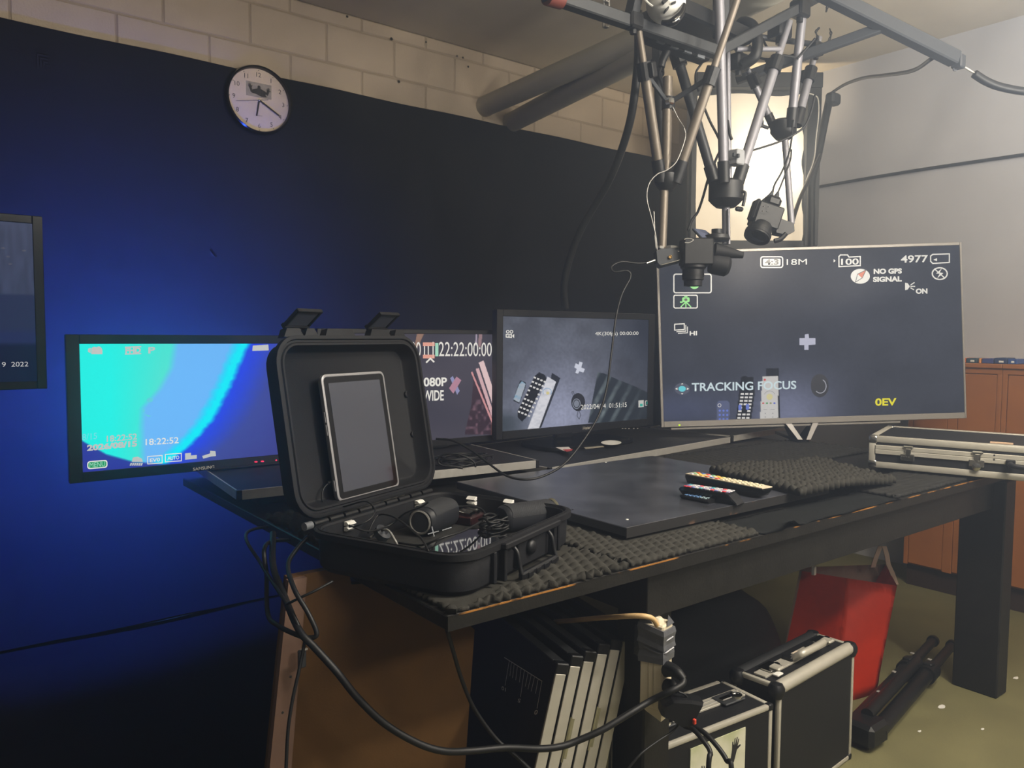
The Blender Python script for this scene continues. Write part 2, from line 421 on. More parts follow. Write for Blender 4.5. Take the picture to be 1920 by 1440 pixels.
# ------------------------------------------------------------------ glowing white panel behind the tripods
DP = 4.25
PTL, PTR, PBL, PBR = [at(p, DP) for p in ((1305, 171), (1507, 171), (1305, 452), (1507, 449))]
ex, ez = Vector(PTR-PTL).normalized(), Vector((0, 0, 1)); ey = ez.cross(ex)       # ey points away from the viewer
pm = Matrix((ex, ey, ez)).transposed().to_4x4(); pm.translation = Vector((PBL+PBR)/2)
pw, ph = (PTR-PTL)@np.array(ex), PTL[2]-PBL[2]
t = thing('light_panel', 'glowing white cloth light panel in a dark frame hanging behind the tripods', 'light panel', M=pm)
def panel_fn(u, v):
    d = np.sqrt(((u-0.66)/0.62)**2+((v-0.45)/0.55)**2)
    base = mix(C('f7ead2'), C('ead3b0'), np.clip(d-0.4, 0, 1)*0.9)*(1-0.10*noise2(u, v, 7, 3)[..., None])
    return base
PM = bpy.data.materials.new('panel_glow'); PM.use_nodes = True
_nt = PM.node_tree; _b = _nt.nodes['Principled BSDF']; _b.inputs['Base Color'].default_value = (0.7, 0.68, 0.62, 1); _b.inputs['Roughness'].default_value = 0.9
_a = _nt.nodes.new('ShaderNodeAttribute'); _a.attribute_name = 'picture'; _s = _nt.nodes.new('ShaderNodeAttribute'); _s.attribute_name = 'hot'
_nt.links.new(_a.outputs['Color'], _b.inputs['Emission Color']); _nt.links.new(_s.outputs['Fac'], _b.inputs['Emission Strength'])
pc = picture('glowing_cloth', PTL, PTR, PBL, 40, 56, panel_fn, PM, t)
me = pc.data; u, v = np.meshgrid(np.linspace(0, 1, 40), np.linspace(0, 1, 56))
hot = 0.85+4.5*np.exp(-(((u-0.66)/0.30)**2+((v-0.50)/0.24)**2))
aa = me.attributes.new('hot', 'FLOAT', 'POINT'); aa.data.foreach_set('value', hot.reshape(-1).astype(np.float32))
co = np.zeros(len(me.vertices)*3); me.vertices.foreach_get('co', co); co = co.reshape(-1, 3)
rgt = (u.reshape(-1) > 0.99); co[rgt, 0] += 0.008*np.sin(v.reshape(-1)[rgt]*23)-0.004
co[:, 1] += 0.006*np.sin(u.reshape(-1)*9+1)*np.sin(v.reshape(-1)*3); me.vertices.foreach_set('co', co.reshape(-1).astype(np.float32))
for nm, lo, hi in (('frame_top', (-pw/2-0.015, -0.02, ph-0.005), (pw/2+0.075, 0.05, ph+0.075)), ('frame_side', (pw/2-0.004, -0.02, -0.03), (pw/2+0.07, 0.05, ph-0.006)),
                   ('frame_side', (-pw/2-0.03, 0.012, -0.03), (-pw/2-0.002, 0.05, ph-0.006)), ('frame_bottom', (-pw/2-0.03, -0.012, -0.06), (pw/2+0.07, 0.05, -0.002)), ('back_cover', (-pw/2-0.03, 0.05, -0.06), (pw/2+0.07, 0.065, ph+0.02))):
    b = new(); box2(b, lo, hi, bev=0.003); part(nm, b, M_grey, t, world=False)
lt = area_light('added_panel_uplight', pm @ Vector((0.02, 0.18, ph-0.26)), pm @ Vector((0.0, -0.25, ph+1.0)), 0.3, 0.12, 5.0, (1.0, 0.84, 0.62))  # added lamp, brightens the ceiling above the panel
for sx in (-0.2, 0.26):
    b = new(); zt = ZC-pm.translation.z; rod(b, (sx, 0.02, ph+0.07), (sx, 0.02, zt), 0.006); part('hanging_rod', b, M_steel, t, world=False, smooth=True)
#@@TABLE

# ------------------------------------------------------------------ table
TX0, TX1, TY0, TY1, TZ = 0.656, 2.935, 0.997, 2.46, 0.75
t = thing('work_table', 'long black painted wooden table with worn orange edges carrying the monitors', 'table', ((TX0+TX1)/2, (TY0+TY1)/2, 0))
bm = new(); box2(bm, (TX0, TY0+0.003, TZ-0.024), (TX1, TY1, TZ), bev=0.002); part('tabletop', bm, M_table, t)
bm = new(); box2(bm, (TX0-0.0005, TY0, TZ-0.0235), (TX1, TY0+0.003, TZ+0.0004)); part('front_edge', bm, M_table, t)
bm = new(); box2(bm, (TX0-0.0008, TY0-0.0006, TZ-0.0012), (TX1, TY0+0.0022, TZ+0.0009)); box2(bm, (TX0-0.0012, TY0-0.0008, TZ-0.023), (TX0+0.0016, TY0+0.0016, TZ+0.0004)); part('worn_edge_line', bm, M_edge, t, label='thin line of bare orange wood along the front edge')
AX0 = 1.137
bm = new(); box2(bm, (AX0, 1.018, 0.632), (TX1-0.02, 1.040, TZ-0.024), bev=0.0015); part('apron', bm, M_table, t)
bm = new(); box2(bm, (AX0, TY1-0.06, 0.632), (TX1-0.02, TY1-0.04, TZ-0.024)); part('apron', bm, M_table, t)
for x in (AX0+0.001, TX1-0.042):
    bm = new(); box2(bm, (x, 1.041, 0.632), (x+0.02, TY1-0.061, TZ-0.024)); part('apron', bm, M_table, t)
for lx in (AX0+0.022, 2.805):
    for ly in (1.042, TY1-0.145):
        bm = new(); box2(bm, (lx, ly-(0.06 if lx > 2 and ly < 2 else 0), 0), (lx+0.082, ly+0.08, TZ-0.0245), bev=0.004); part('leg', bm, M_table, t)

# ------------------------------------------------------------------ bumpy foam and cloth on the table
def foam(x0, x1, y0, y1, zf, th, pitch, amp, flat=None, ragged=0.004, res=5, ridge=0.0, seed=1):
    bm = new(); nx, ny = max(6, int((x1-x0)/pitch*res)), max(6, int((y1-y0)/pitch*res)); T, Bt = [], []
    r = np.random.default_rng(seed); jx, jy = r.normal(0, 1, 64), r.normal(0, 1, 64)
    for i in range(nx+1):
        a, b = [], []
        for k in range(ny+1):
            u, v = i/nx, k/ny
            x = x0+(x1-x0)*u; y = y0+(y1-y0)*v
            if i in (0, nx): x += ragged*math.sin(k*1.7+seed)*0.6+ragged*jx[k % 64]*0.4
            if k in (0, ny): y += ragged*math.sin(i*1.3+seed)*0.6+ragged*jy[i % 64]*0.4
            px_, py_ = x/pitch, y/pitch; row = math.floor(py_); hx = px_+0.5*(row % 2)
            dx, dy = (hx-math.floor(hx)-0.5), (py_-row-0.5); d = math.sqrt(dx*dx+dy*dy)
            h = amp*max(0, math.cos(min(1, d/0.48)*PI/2))**0.8
            h += ridge*max(0, math.cos(min(1, abs(dy)/0.5+abs(dx)*0.2)*PI/2))*0.5
            if flat and flat(x, y): h = 0.0
            zz = zf(x, y); a.append(bm.verts.new((x, y, zz+th+h))); b.append(bm.verts.new((x, y, zz)))
        T.append(a); Bt.append(b)
    for i in range(nx):
        for k in range(ny): bm.faces.new((T[i][k], T[i+1][k], T[i+1][k+1], T[i][k+1]))
    loop = [(i, 0) for i in range(nx)]+[(nx, k) for k in range(ny)]+[(i, ny) for i in range(nx, 0, -1)]+[(0, k) for k in range(ny, 0, -1)]
    for (i, k), (i2, k2) in zip(loop, loop[1:]+loop[:1]): bm.faces.new((Bt[i][k], Bt[i2][k2], T[i2][k2], T[i][k]))
    bm.faces.new([Bt[i][k] for i, k in loop][::-1])
    return bm
zt = lambda x, y: TZ+0.0006
CASE_YAW = math.radians(22); cu_, cv_ = np.array([math.cos(CASE_YAW), math.sin(CASE_YAW)]), np.array([-math.sin(CASE_YAW), math.cos(CASE_YAW)])
CASE_O = np.array([0.696, 1.012])
def under_case(x, y):
    d = np.array([x, y])-CASE_O; a, b = d@cu_, d@cv_; return -0.01 < a < 0.46 and -0.012 < b < 0.40
bm = foam(0.668, 1.066, 1.004, 1.80, zt, 0.006, 0.0262, 0.0085, lambda x, y: under_case(x, y), ragged=0.006, res=6, seed=3)
o = single('foam_mat', bm, M_foam, 'grey bumpy foam mat under the open black equipment case', 'foam mat', 'bumpy foam mats on the table', smooth='all', loc=(0.87, 1.4, TZ))
bm = foam(1.080, 1.483, 1.006, 1.75, zt, 0.006, 0.0235, 0.0065, lambda x, y: x > 1.175 and y > 1.115, ragged=0.004, res=6, ridge=0.002, seed=5)
o = single('foam_mat', bm, M_foam, 'grey bumpy foam mat at the table edge under the front corner of the board', 'foam mat', 'bumpy foam mats on the table', smooth='all', loc=(1.28, 1.4, TZ))
bm = foam(2.13, 2.60, 1.012, 1.20, zt, 0.007, 0.024, 0.003, None, ragged=0.005, seed=8)
o = single('foam_mat', bm, M_foamd, 'thin dark foam mat beneath the front of the silver edged case', 'foam mat', 'bumpy foam mats on the table', smooth='all', loc=(2.36, 1.1, TZ))
bm = foam(2.03, 2.925, 1.49, 1.838, zt, 0.007, 0.030, 0.006, None, ragged=0.004, seed=11, res=5)
o = single('foam_mat', bm, M_foamd, 'dark bumpy foam mat lying far back at the foot of the largest television', 'foam mat', 'bumpy foam mats on the table', smooth='all', loc=(2.48, 1.7, TZ))
# the thick egg-crate piece that overlaps the right end of the board
def zB(x, y): return TZ+0.0375-0.022*min(1, max(0, (x-2.0)/0.25))
def foam_quad(c, nx, ny, th, amp):
    bm = new(); T, Bt = [], []; c = [np.array(p, float) for p in c]
    for i in range(nx+1):
        a, b = [], []
        for k in range(ny+1):
            u, v = i/nx, k/ny; p = (c[0]*(1-u)+c[1]*u)*(1-v)+(c[3]*(1-u)+c[2]*u)*v
            if k == 0: p = p+np.array([0, 0.004*math.sin(i*0.9)])
            a_, b_ = p[0]/0.024, p[1]/0.024; row = math.floor(b_); hx = a_+0.5*(row % 2); dd_ = math.hypot(hx-math.floor(hx)-0.5, b_-row-0.5)
            h = amp*max(0, math.cos(min(1, dd_/0.6)*PI/2))*(0.8+0.2*math.sin(p[0]*61+p[1]*37))
            z = zB(*p); a.append(bm.verts.new((p[0], p[1], z+th+h))); b.append(bm.verts.new((p[0], p[1], z)))
        T.append(a); Bt.append(b)
    for i in range(nx):
        for k in range(ny):
            bm.faces.new((T[i][k], T[i+1][k], T[i+1][k+1], T[i][k+1])); bm.faces.new((Bt[i][k], Bt[i][k+1], Bt[i+1][k+1], Bt[i+1][k]))
    loop = [(i, 0) for i in range(nx)]+[(nx, k) for k in range(ny)]+[(i, ny) for i in range(nx, 0, -1)]+[(0, k) for k in range(ny, 0, -1)]
    for (i, k), (i2, k2) in zip(loop, loop[1:]+loop[:1]): bm.faces.new((Bt[i][k], Bt[i2][k2], T[i2][k2], T[i][k]))
    return bm
bm = foam_quad([(1.775, 1.085), (2.27, 1.085), (2.44, 1.44), (1.868, 1.44)], 130, 90, 0.012, 0.016)
o = single('foam_mat', bm, M_foam, 'thick grey egg crate foam sheet overlapping the right end of the black board', 'foam mat', 'bumpy foam mats on the table', smooth='all', loc=(2.1, 1.25, TZ+0.03))
# dark cloth along the front edge
bm = new(); V = []
for i in range(61):
    x = 1.492+0.63*i/60; row = []
    for k in range(9):
        y = 0.996+0.128*k/8
        h = 0.0016+0.016*math.exp(-((x-1.60)/0.022)**2)*math.exp(-((y-0.996)/0.02)**2)+0.0008*math.sin(x*40+y*20)
        row.append(bm.verts.new((x, y+0.003*math.sin(x*23) if k == 0 else y, TZ+0.0008+h)))
    V.append(row)
for i in range(60):
    for k in range(8): bm.faces.new((V[i][k], V[i+1][k], V[i+1][k+1], V[i][k+1]))
bmesh.ops.solidify(bm, geom=bm.faces, thickness=-0.0012)
single('table_cloth', bm, M_cloth2, 'smooth dark cloth strip with a small raised fold at the table front edge', 'cloth', smooth='all', loc=(1.8, 1.05, TZ))

# ------------------------------------------------------------------ big black board
BX0, BX1, BY0, BY1, BZ = 1.190, 1.985, 1.128, 1.768, 0.7855
t = thing('black_board', 'large flat black board lying on the foam in the middle of the table', 'board', ((BX0+BX1)/2, (BY0+BY1)/2, BZ-0.024))
bm = new(); box2(bm, (BX0, BY0, BZ-0.0205), (BX1, BY1, BZ), bev=0.0015); part('panel', bm, M_board, t)
bm = new(); box2(bm, (BX0+0.0005, BY0-0.0008, BZ-0.0225), (BX1-0.0005, BY0+0.0002, BZ-0.0005)); part('front_edge', bm, mat('worn_board_edge', '1b1a1a', 0.6, scale=18, col2='6a4f3a', thr=(0.62, 0.72)), t)
bm = new()
for px in [(1176, 974), (1008+128, 867)]:
    p = onz(px, BZ); lathe(bm, p, (0, 0, 1), [(0.0035, 0), (0.003, 0.0008), (0.001, 0.001)], 8)
part('paint_chip', bm, M_whitep, t)
# support strips under the board so that it rests on the table
bm = new()
for x in (BX0+0.35, BX1-0.12): box2(bm, (x, BY0+0.05, TZ+0.0005), (x+0.08, BY1-0.03, BZ-0.0208))
part('underside_batten', bm, M_table, t)

# ------------------------------------------------------------------ low black boards with aluminium edges under the monitors
def riser(x0, y0, L, Dp, yaw, z0, label):
    m = Matrix.Translation((x0, y0, z0)) @ Matrix.Rotation(yaw, 4, 'Z')
    t = thing('riser_board', label, 'board', M=m, group='aluminium edged boards under the monitors')
    b = new(); box2(b, (0.004, 0.004, 0.0015), (L-0.004, Dp-0.004, 0.0225)); part('panel', b, M_case, t, world=False)
    for lo, hi in (((0.012, 0, 0), (L-0.012, 0.0045, 0.024)), ((0.012, Dp-0.0045, 0), (L-0.012, Dp, 0.024)), ((0, 0.012, 0), (0.0045, Dp-0.012, 0.024)), ((L-0.0045, 0.012, 0), (L, Dp-0.012, 0.024))):
        b = new(); box2(b, lo, hi, bev=0.0008); part('aluminium_edge', b, M_alud, t, world=False)
    for x in (0, L-0.0115):
        for y in (0, Dp-0.0115):
            b = new(); box2(b, (x-0.0006, y-0.0006, -0.0003), (x+0.0121, y+0.0121, 0.0246), bev=0.0015); part('corner_cap', b, M_plastic, t, world=False)
    return t
r1 = riser(0.628, 1.886, 0.90, 0.50, math.radians(-4.6), TZ+0.0335, 'left low board with an aluminium edge, partly behind the open case')
r2 = riser(1.556, 1.80, 1.10, 0.52, math.radians(6.9), TZ+0.0085, 'long low board with an aluminium edge under the middle monitor')
r3 = riser(2.668, 1.945, 0.55, 0.42, math.radians(6.5), TZ+0.0085, 'low board with an aluminium edge behind the foot of the largest television')
for k, (x, y, L, Dp, yw, z) in enumerate(((0.70, 1.95, 0.72, 0.44, -4.6, TZ+0.0005),)):
    t = thing('foam_block', 'dark foam slab carrying the left aluminium edged board', 'foam mat', (x, y, z), math.radians(yw))
    b = new(); box2(b, (0, 0, 0), (L, Dp, 0.0325), bev=0.004); part('slab', b, M_foamd, t, world=False)
for (x, y, L) in ((1.60, 1.85, 1.0), (2.70, 1.98, 0.2)):
    b = new(); box2(b, (x, y+0.02, TZ+0.0005), (x+L, y+0.10 if L < 0.5 else y+0.36, TZ+0.0082)); single('foam_strip', b, M_foamd, 'thin dark foam strip under the %s' % ('long low board of the middle monitor' if L > 0.5 else 'right low board'), 'foam mat', loc=(x+L/2, y, TZ))
#@@SCREENS

# ------------------------------------------------------------------ screens
def proj(p):
    q = RW.T@(np.array(p)-CAM); return np.array([960+q[0]*FPX/-q[2], 720-q[1]*FPX/-q[2]])
class Panel:
    """a flat display: outer corner O (bottom left), right vector ex, up vector ez, out normal n (towards the viewer)"""
    def __init__(s, O, ex, ez, Wd, Hd):
        s.O, s.ex, s.ez = np.array(O, float), _n(np.array(ex, float)), _n(np.array(ez, float)); s.n = np.cross(s.ex, s.ez)*1.0
        s.W, s.H = Wd, Hd; s.hit = plane(s.O, s.n)
        s.M = Matrix((Vector(s.ex), Vector(-s.n), Vector(s.ez))).transposed().to_4x4(); s.M.translation = Vector(s.O)   # x right, y away, z up
    def P(s, x, z, out=0.0): return s.O+s.ex*x+s.ez*z+s.n*out
    def xz(s, px): q = s.hit(px)-s.O; return q@s.ex, q@s.ez
def tv(name, label, pan, sx0, sx1, sz0, sz1, depth, bez, base, fn, nx, ny, m_bez, strength=1.0, inset=0.004, group=None):
    t = thing(name, label, 'monitor' if name == 'monitor' else 'television', pan.P(pan.W/2, 0, -depth/2), group=group)
    W_, H_ = pan.W, pan.H
    for nm, lo, hi in (('bezel_left', (0, 0, 0), (sx0, bez, H_)), ('bezel_right', (sx1, 0, 0), (W_, bez, H_)), ('bezel_top', (sx0, 0, sz1), (sx1, bez, H_)), ('bezel_bottom', (sx0, 0, 0), (sx1, bez, sz0))):
        b = new(); box2(b, lo, hi, bev=0.0015, M=pan.M); part(nm, b, m_bez, t)
    b = new(); box2(b, (0.004, bez, 0.004), (W_-0.004, bez+0.012, H_-0.004), M=pan.M); box2(b, (W_*0.2, bez+0.012, H_*0.18), (W_*0.8, depth, H_*0.75), bev=0.012, M=pan.M); part('back_cover', b, M_plastic, t)
    s = picture('screen', pan.P(sx0, sz1, -inset), pan.P(sx1, sz1, -inset), pan.P(sx0, sz0, -inset), nx, ny, fn, attr_emit('screen_'+str(len(bpy.data.materials)), strength), t)
    s['label'] = base
    return t, s
def uvof(pan, sx0, sx1, sz0, sz1):
    def f(px):
        x, z = pan.xz(px); return ((x-sx0)/(sx1-sx0), (sz1-z)/(sz1-sz0))
    return f
G_W = glow('white', 'f2f2ee'); G_G = glow('lightgrey', 'c9cdcc'); G_L = glow('osd_white', 'd8dade', 0.9); G_GR = glow('green', '8df08a'); G_MENU = glow('menu_green', '1f9f62'); G_Y = glow('yellow', 'f2ea20'); G_CY = glow('cyan', '63d7ea')
G_PINK = glow('pink', 'e8b8c4'); G_LAV = glow('lavender', 'b5bad6'); G_OR = glow('orange', 'e2663a'); G_DK = glow('dark', '202430'); G_BL = glow('remote_blue', '5f78d8'); G_RC = glow('remote_white', 'd9dadd'); G_MINT = glow('mint', 'a9e6cf'); G_AQ = glow('aqua', '7fe8f5')
EYZ = (0, 0, 1)

# --- television at left: blue picture
ya = 2.20
pA = Panel((0.317, ya, 0.8105), (1, 0, 0), EYZ, 0.648, 1.184-0.8105)
ax0, az1 = pA.xz((149, 645)); az0 = pA.xz((155, 886))[1]; ax1 = ax0+(az1-az0)*16/9
uvA = uvof(pA, ax0, ax1, az0, az1)
cur = np.array([uvA(p) for p in [(468, 640), (452, 676), (438, 712), (416, 756), (396, 790), (366, 826), (338, 850), (300, 880)]])
bot = np.array([uvA(p) for p in [(140, 815), (160, 828), (200, 850), (250, 864), (300, 868), (345, 868), (400, 850)]])
mid = np.array([uvA(p) for p in [(330, 640), (322, 690), (300, 730), (268, 765), (266, 800), (268, 880)]])
def picA(u, v):
    xe = np.interp(v, cur[:, 1], cur[:, 0]); xm = np.interp(v, mid[:, 1], mid[:, 0]); nz = noise2(u, v, 40, 2)-0.5
    c = mix(C('20f2ea'), C('62dfcc'), np.clip((u-0.12)/0.22, 0, 1)*(0.6+0.5*v))
    c = mix(c, C('6cb8ff'), (u-xm)/0.035+0.5)
    d = (u-xe)+0.012*nz
    c = mix(c, C('00ecff'), (d+0.085)/0.05)
    c = mix(c, C('2440e8'), (d+0.012)/0.03)
    c = mix(c, C('3d4a9e'), (d-0.03)/0.16)
    c = mix(c, C('3a3f8c'), (d-0.1)/0.4)
    vb = np.interp(u, bot[:, 0], bot[:, 1]); k = (v-vb)/0.02
    c = np.where((u < uvA((350, 860))[0])[..., None], mix(c, C('2a2f9e'), k), c)
    return c
tA, sA = tv('television', 'glossy black television at left filled with a bright cyan and blue picture', pA, ax0, ax1, az0, az1, 0.07, 0.02, 'cyan and blue camera picture', picA, 300, 170, M_gloss, 1.12)
h = plane(pA.P(0, 0, -0.004), pA.n); hb = pA.hit
b = new()
for pts in ([(165, 660), (165, 654), (170, 652), (170, 662)], [(171, 664), (171, 653), (190, 652), (192, 656), (192, 664)]): poly_on(b, h, pts)
poly_on(b, h, oval((177, 654), 5, 4), 0.0012); poly_on(b, h, oval((185, 653.5), 5, 4), 0.0013)
part('camera_icon', b, G_G, sA)
text_on(h, 'FHD', (235, 663), (264, 662), (235, 652), G_G, sA, 'lettering', 0.05)
b = new(); stroke_on(b, h, [(235, 664), (264, 663)], 2); stroke_on(b, h, [(235, 651), (264, 650)], 2); part('icon_outline', b, G_G, sA)
text_on(h, 'P', (278, 663), (291, 662), (278, 651), G_G, sA, 'lettering', 0.03)
b = new(); poly_on(b, h, [(474, 648), (503, 646), (504, 657), (473, 658)]); part('status_icon', b, G_G, sA)
text_on(h, '8/15', (154, 826), (182, 823), (154, 814), G_AQ, sA)
text_on(h, '18:22:52', (200, 829), (257, 824), (200, 817), G_G, sA, 'lettering', 0.02)
text_on(h, '2026/08/15', (163, 846), (257, 837), (163, 834), G_G, sA, 'lettering', 0.05)
text_on(h, '18:22:52', (273, 835), (335, 831), (273, 823), G_W, sA, 'lettering', 0.01)
b = new(); q = rrect(38, 15, 5, 4, 182.5, 871); poly_on(b, h, [(x, y-(x-182)*0.08) for x, y in q]); part('menu_outline', b, G_W, sA)
b = new(); q = rrect(34, 11, 4, 4, 182.5, 871); poly_on(b, h, [(x, y-(x-182)*0.08) for x, y in q], 0.0016); part('menu_button', b, G_MENU, sA)
text_on(h, 'MENU', (168, 877), (197, 874), (168, 868), G_MINT, sA, 'lettering', 0.0, 0.0024)
for nm, r in (('EV0', (277, 856, 304, 870)), ('AUTO', (310, 852, 340, 866))):
    b = new(); stroke_on(b, h, [(r[0], r[1]), (r[2], r[1]-2), (r[2], r[3]-2), (r[0], r[3])], 1.6, closed=True); part('icon_outline', b, G_W, sA)
    text_on(h, nm, (r[0]+4, r[3]-3), (r[2]-4, r[3]-5), (r[0]+4, r[1]+4), G_W, sA, 'lettering', 0.02)
b = new(); poly_on(b, h, [(243+4, 866), (249, 858), (258, 856), (266, 860), (268, 866)])
for k in range(6): poly_on(b, h, [(245+4*k, 868), (248+4*k, 868), (246+4*k, 873), (243+4*k, 873)], 0.0012)
part('sun_icon', b, G_G, sA)
b = new(); poly_on(b, h, [(347, 850), (358, 849), (358, 854), (369, 853), (369, 860), (347, 862)]); part('block_icon', b, G_G, sA)
b = new(); poly_on(b, h, [(379, 855), (394, 850), (394, 845), (404, 846), (405, 855), (396, 856), (381, 860)]); part('arrow_icon', b, G_G, sA)
b = new(); poly_on(b, h, oval((281, 750), 6, 4)); poly_on(b, h, [(268, 766), (272, 770), (268, 774)]); poly_on(b, h, [(270, 776), (284, 780), (278, 782)]); part('picture_speck', b, G_CY, sA)
text_on(hb, 'SAMSUNG', (362, 883), (402, 878), (362, 877), M_alu, tA, 'lettering', 0.02, 0.0008)
b = new()
for x in (480, 492, 518): poly_on(b, hb, oval((x, 866-(x-480)*0.08), 3.0 if x < 500 else 1.6, 1.3), 0.001)
part('indicator_light', b, glow('red_led', 'ff2a50', 2.0), tA)
# stand foot of the left television
b = new(); box2(b, (0.66, ya-0.005, 0.8075), (0.93, ya+0.13, 0.8165), bev=0.003); part('stand_foot', b, M_gloss, tA)
b = new(); box2(b, (0.72, ya+0.03, 0.8165), (0.80, ya+0.055, 0.90), bev=0.004); part('stand_neck', b, M_gloss, tA)

# --- monitor behind the lid of the case
yb = 2.215
pB = Panel((0.985, yb, 0.812), (1, 0, 0), EYZ, 0.672, 1.206-0.812)
bx1, bz0 = pB.xz((928, 815)); bz1 = pB.xz((925, 627))[1]; bx0 = 0.015
uvB = uvof(pB, bx0, bx1, bz0, bz1)
rods = [([(892, 648), (930, 618), (936, 622), (900, 655)], 'd8a8a4')]
pr = [[uvB(p) for p in q] for q in ([(899, 680), (908, 676), (936, 760), (930, 775)], [(893, 692), (899, 690), (932, 790), (926, 790)], [(884, 698), (887, 697), (930, 800), (926, 800)], [(893, 625), (896, 625), (896, 648), (892, 648)], [(899, 625), (906, 625), (903, 650), (898, 650)], [(784, 622), (798, 622), (786, 648), (776, 660)])]
pcol = ['e9cdd2', 'dcb6be', 'd89aa0', 'a89db4', '9c8088', '9a7a6c']
fz = [uvB(p) for p in [(890, 700), (935, 790), (935, 815), (872, 815), (885, 760)]]
def picB(u, v):
    c = mix(C('3f3e4c'), C('4b4855'), noise2(u, v, 5, 4)); c = mix(c, C('585564'), (v-0.6)*0.7)
    f = inpoly(u, v, fz); n = noise2(u*1.6, v, 34, 9); c = np.where(f[..., None], mix(C('3a2c38'), C('8a6a7a'), (n-0.5)*1.6), c)
    c = mix(c, C('a2603c'), np.clip((u-0.975)/0.02, 0, 1)*np.clip((v-0.82)/0.05, 0, 1))
    for q, k in zip(pr, pcol): c = np.where(inpoly(u, v, q)[..., None], C(k), c)
    return c
tB, sB = tv('monitor', 'black monitor half hidden behind the open case lid, showing a large time code', pB, bx0, bx1, bz0, bz1, 0.06, 0.018, 'dim plum coloured camera picture with a time code', picB, 280, 170, M_plastic, 1.0)
h = plane(pB.P(0, 0, -0.004), pB.n)
text_on(h, '22:22:00:00:', (823, 668), (926, 668), (823, 641), G_W, sB, 'lettering', 0.0)
text_on(h, '00', (770, 669), (789, 669), (770, 641), G_W, sB)
for pts in ([(793, 642), (815, 642), (815, 649), (793, 649)], [(793, 665), (815, 665), (815, 672), (793, 672)]):
    b = new(); poly_on(b, h, pts); part('camera_icon_bar', b, glow('salmon', 'eba898'), sB)
b = new(); stroke_on(b, h, [(796, 649), (796, 664)], 2); stroke_on(b, h, [(803, 649), (803, 664)], 2); stroke_on(b, h, [(812, 642), (812, 671)], 2); stroke_on(b, h, [(807, 672), (800, 679)], 3); stroke_on(b, h, [(807, 672), (813, 678)], 3, 0.0014); part('camera_icon_legs', b, G_W, sB)
b = new(); poly_on(b, h, [(816, 643), (822, 643), (822, 668), (816, 668)]); part('camera_icon_side', b, G_MINT, sB)
text_on(h, '1080P', (787, 725), (838, 724), (787, 708), G_W, sB, 'lettering', 0.03)
text_on(h, 'WIDE', (793, 752), (832, 751), (793, 732), G_W, sB, 'lettering', 0.02)
b = new(); poly_on(b, h, [(842, 728), (856, 706), (865, 713), (850, 738)]); part('cross_mark', b, glow('rose', 'b888a0'), sB)
b = new(); poly_on(b, h, [(844, 709), (849, 705), (862, 733), (857, 740)], 0.0008); part('cross_mark', b, glow('periwinkle', '9095c4'), sB)
b = new(); box2(b, (1.15, yb-0.02, 0.8085), (1.45, yb+0.15, 0.8165), bev=0.003); part('stand_foot', b, M_gloss, tB)
b = new(); box2(b, (1.28, yb+0.03, 0.8165), (1.35, yb+0.055, 0.88), bev=0.004); part('stand_neck', b, M_gloss, tB)

# --- middle monitor with the table view
yc = 2.165
pC = Panel((1.6235, yc, 0.822), (1, 0, 0), EYZ, 2.435-1.6235, 1.279-0.822)
cx0, cz1 = pC.xz((944, 593)); cx1 = pC.xz((1216, 680))[0]; cz0 = pC.xz((955, 808))[1]
uvC = uvof(pC, cx0, cx1, cz0, cz1)
remS = [uvC(p) for p in [(973, 722), (977, 713), (987, 717), (988, 722), (977, 752), (975, 757), (964, 752), (964, 748)]]
remSf = [uvC(p) for p in [(975, 720), (980, 715), (987, 720), (975, 755), (964, 749)]]
remB = [uvC(p) for p in [(1004, 705), (1012, 698), (1023, 703), (1026, 710), (988, 783), (980, 791), (972, 782), (972, 770)]]
remW = [uvC(p) for p in [(1028, 706), (1044, 716), (1012, 803), (990, 806)]]
remWs = [uvC(p) for p in [(1036, 699), (1052, 709), (1016, 802), (1012, 803), (1044, 716), (1034, 710)]]
crossC = [uvC(p) for p in [(1088, 678), (1094, 680), (1091, 689), (1098, 692), (1095, 699), (1088, 696), (1085, 701), (1080, 699), (1083, 692), (1078, 689), (1081, 681), (1086, 684)]]
foamC = [uvC(p) for p in [(1122, 698), (1134, 700), (1160, 712), (1186, 722), (1225, 740), (1225, 795), (1104, 793)]]
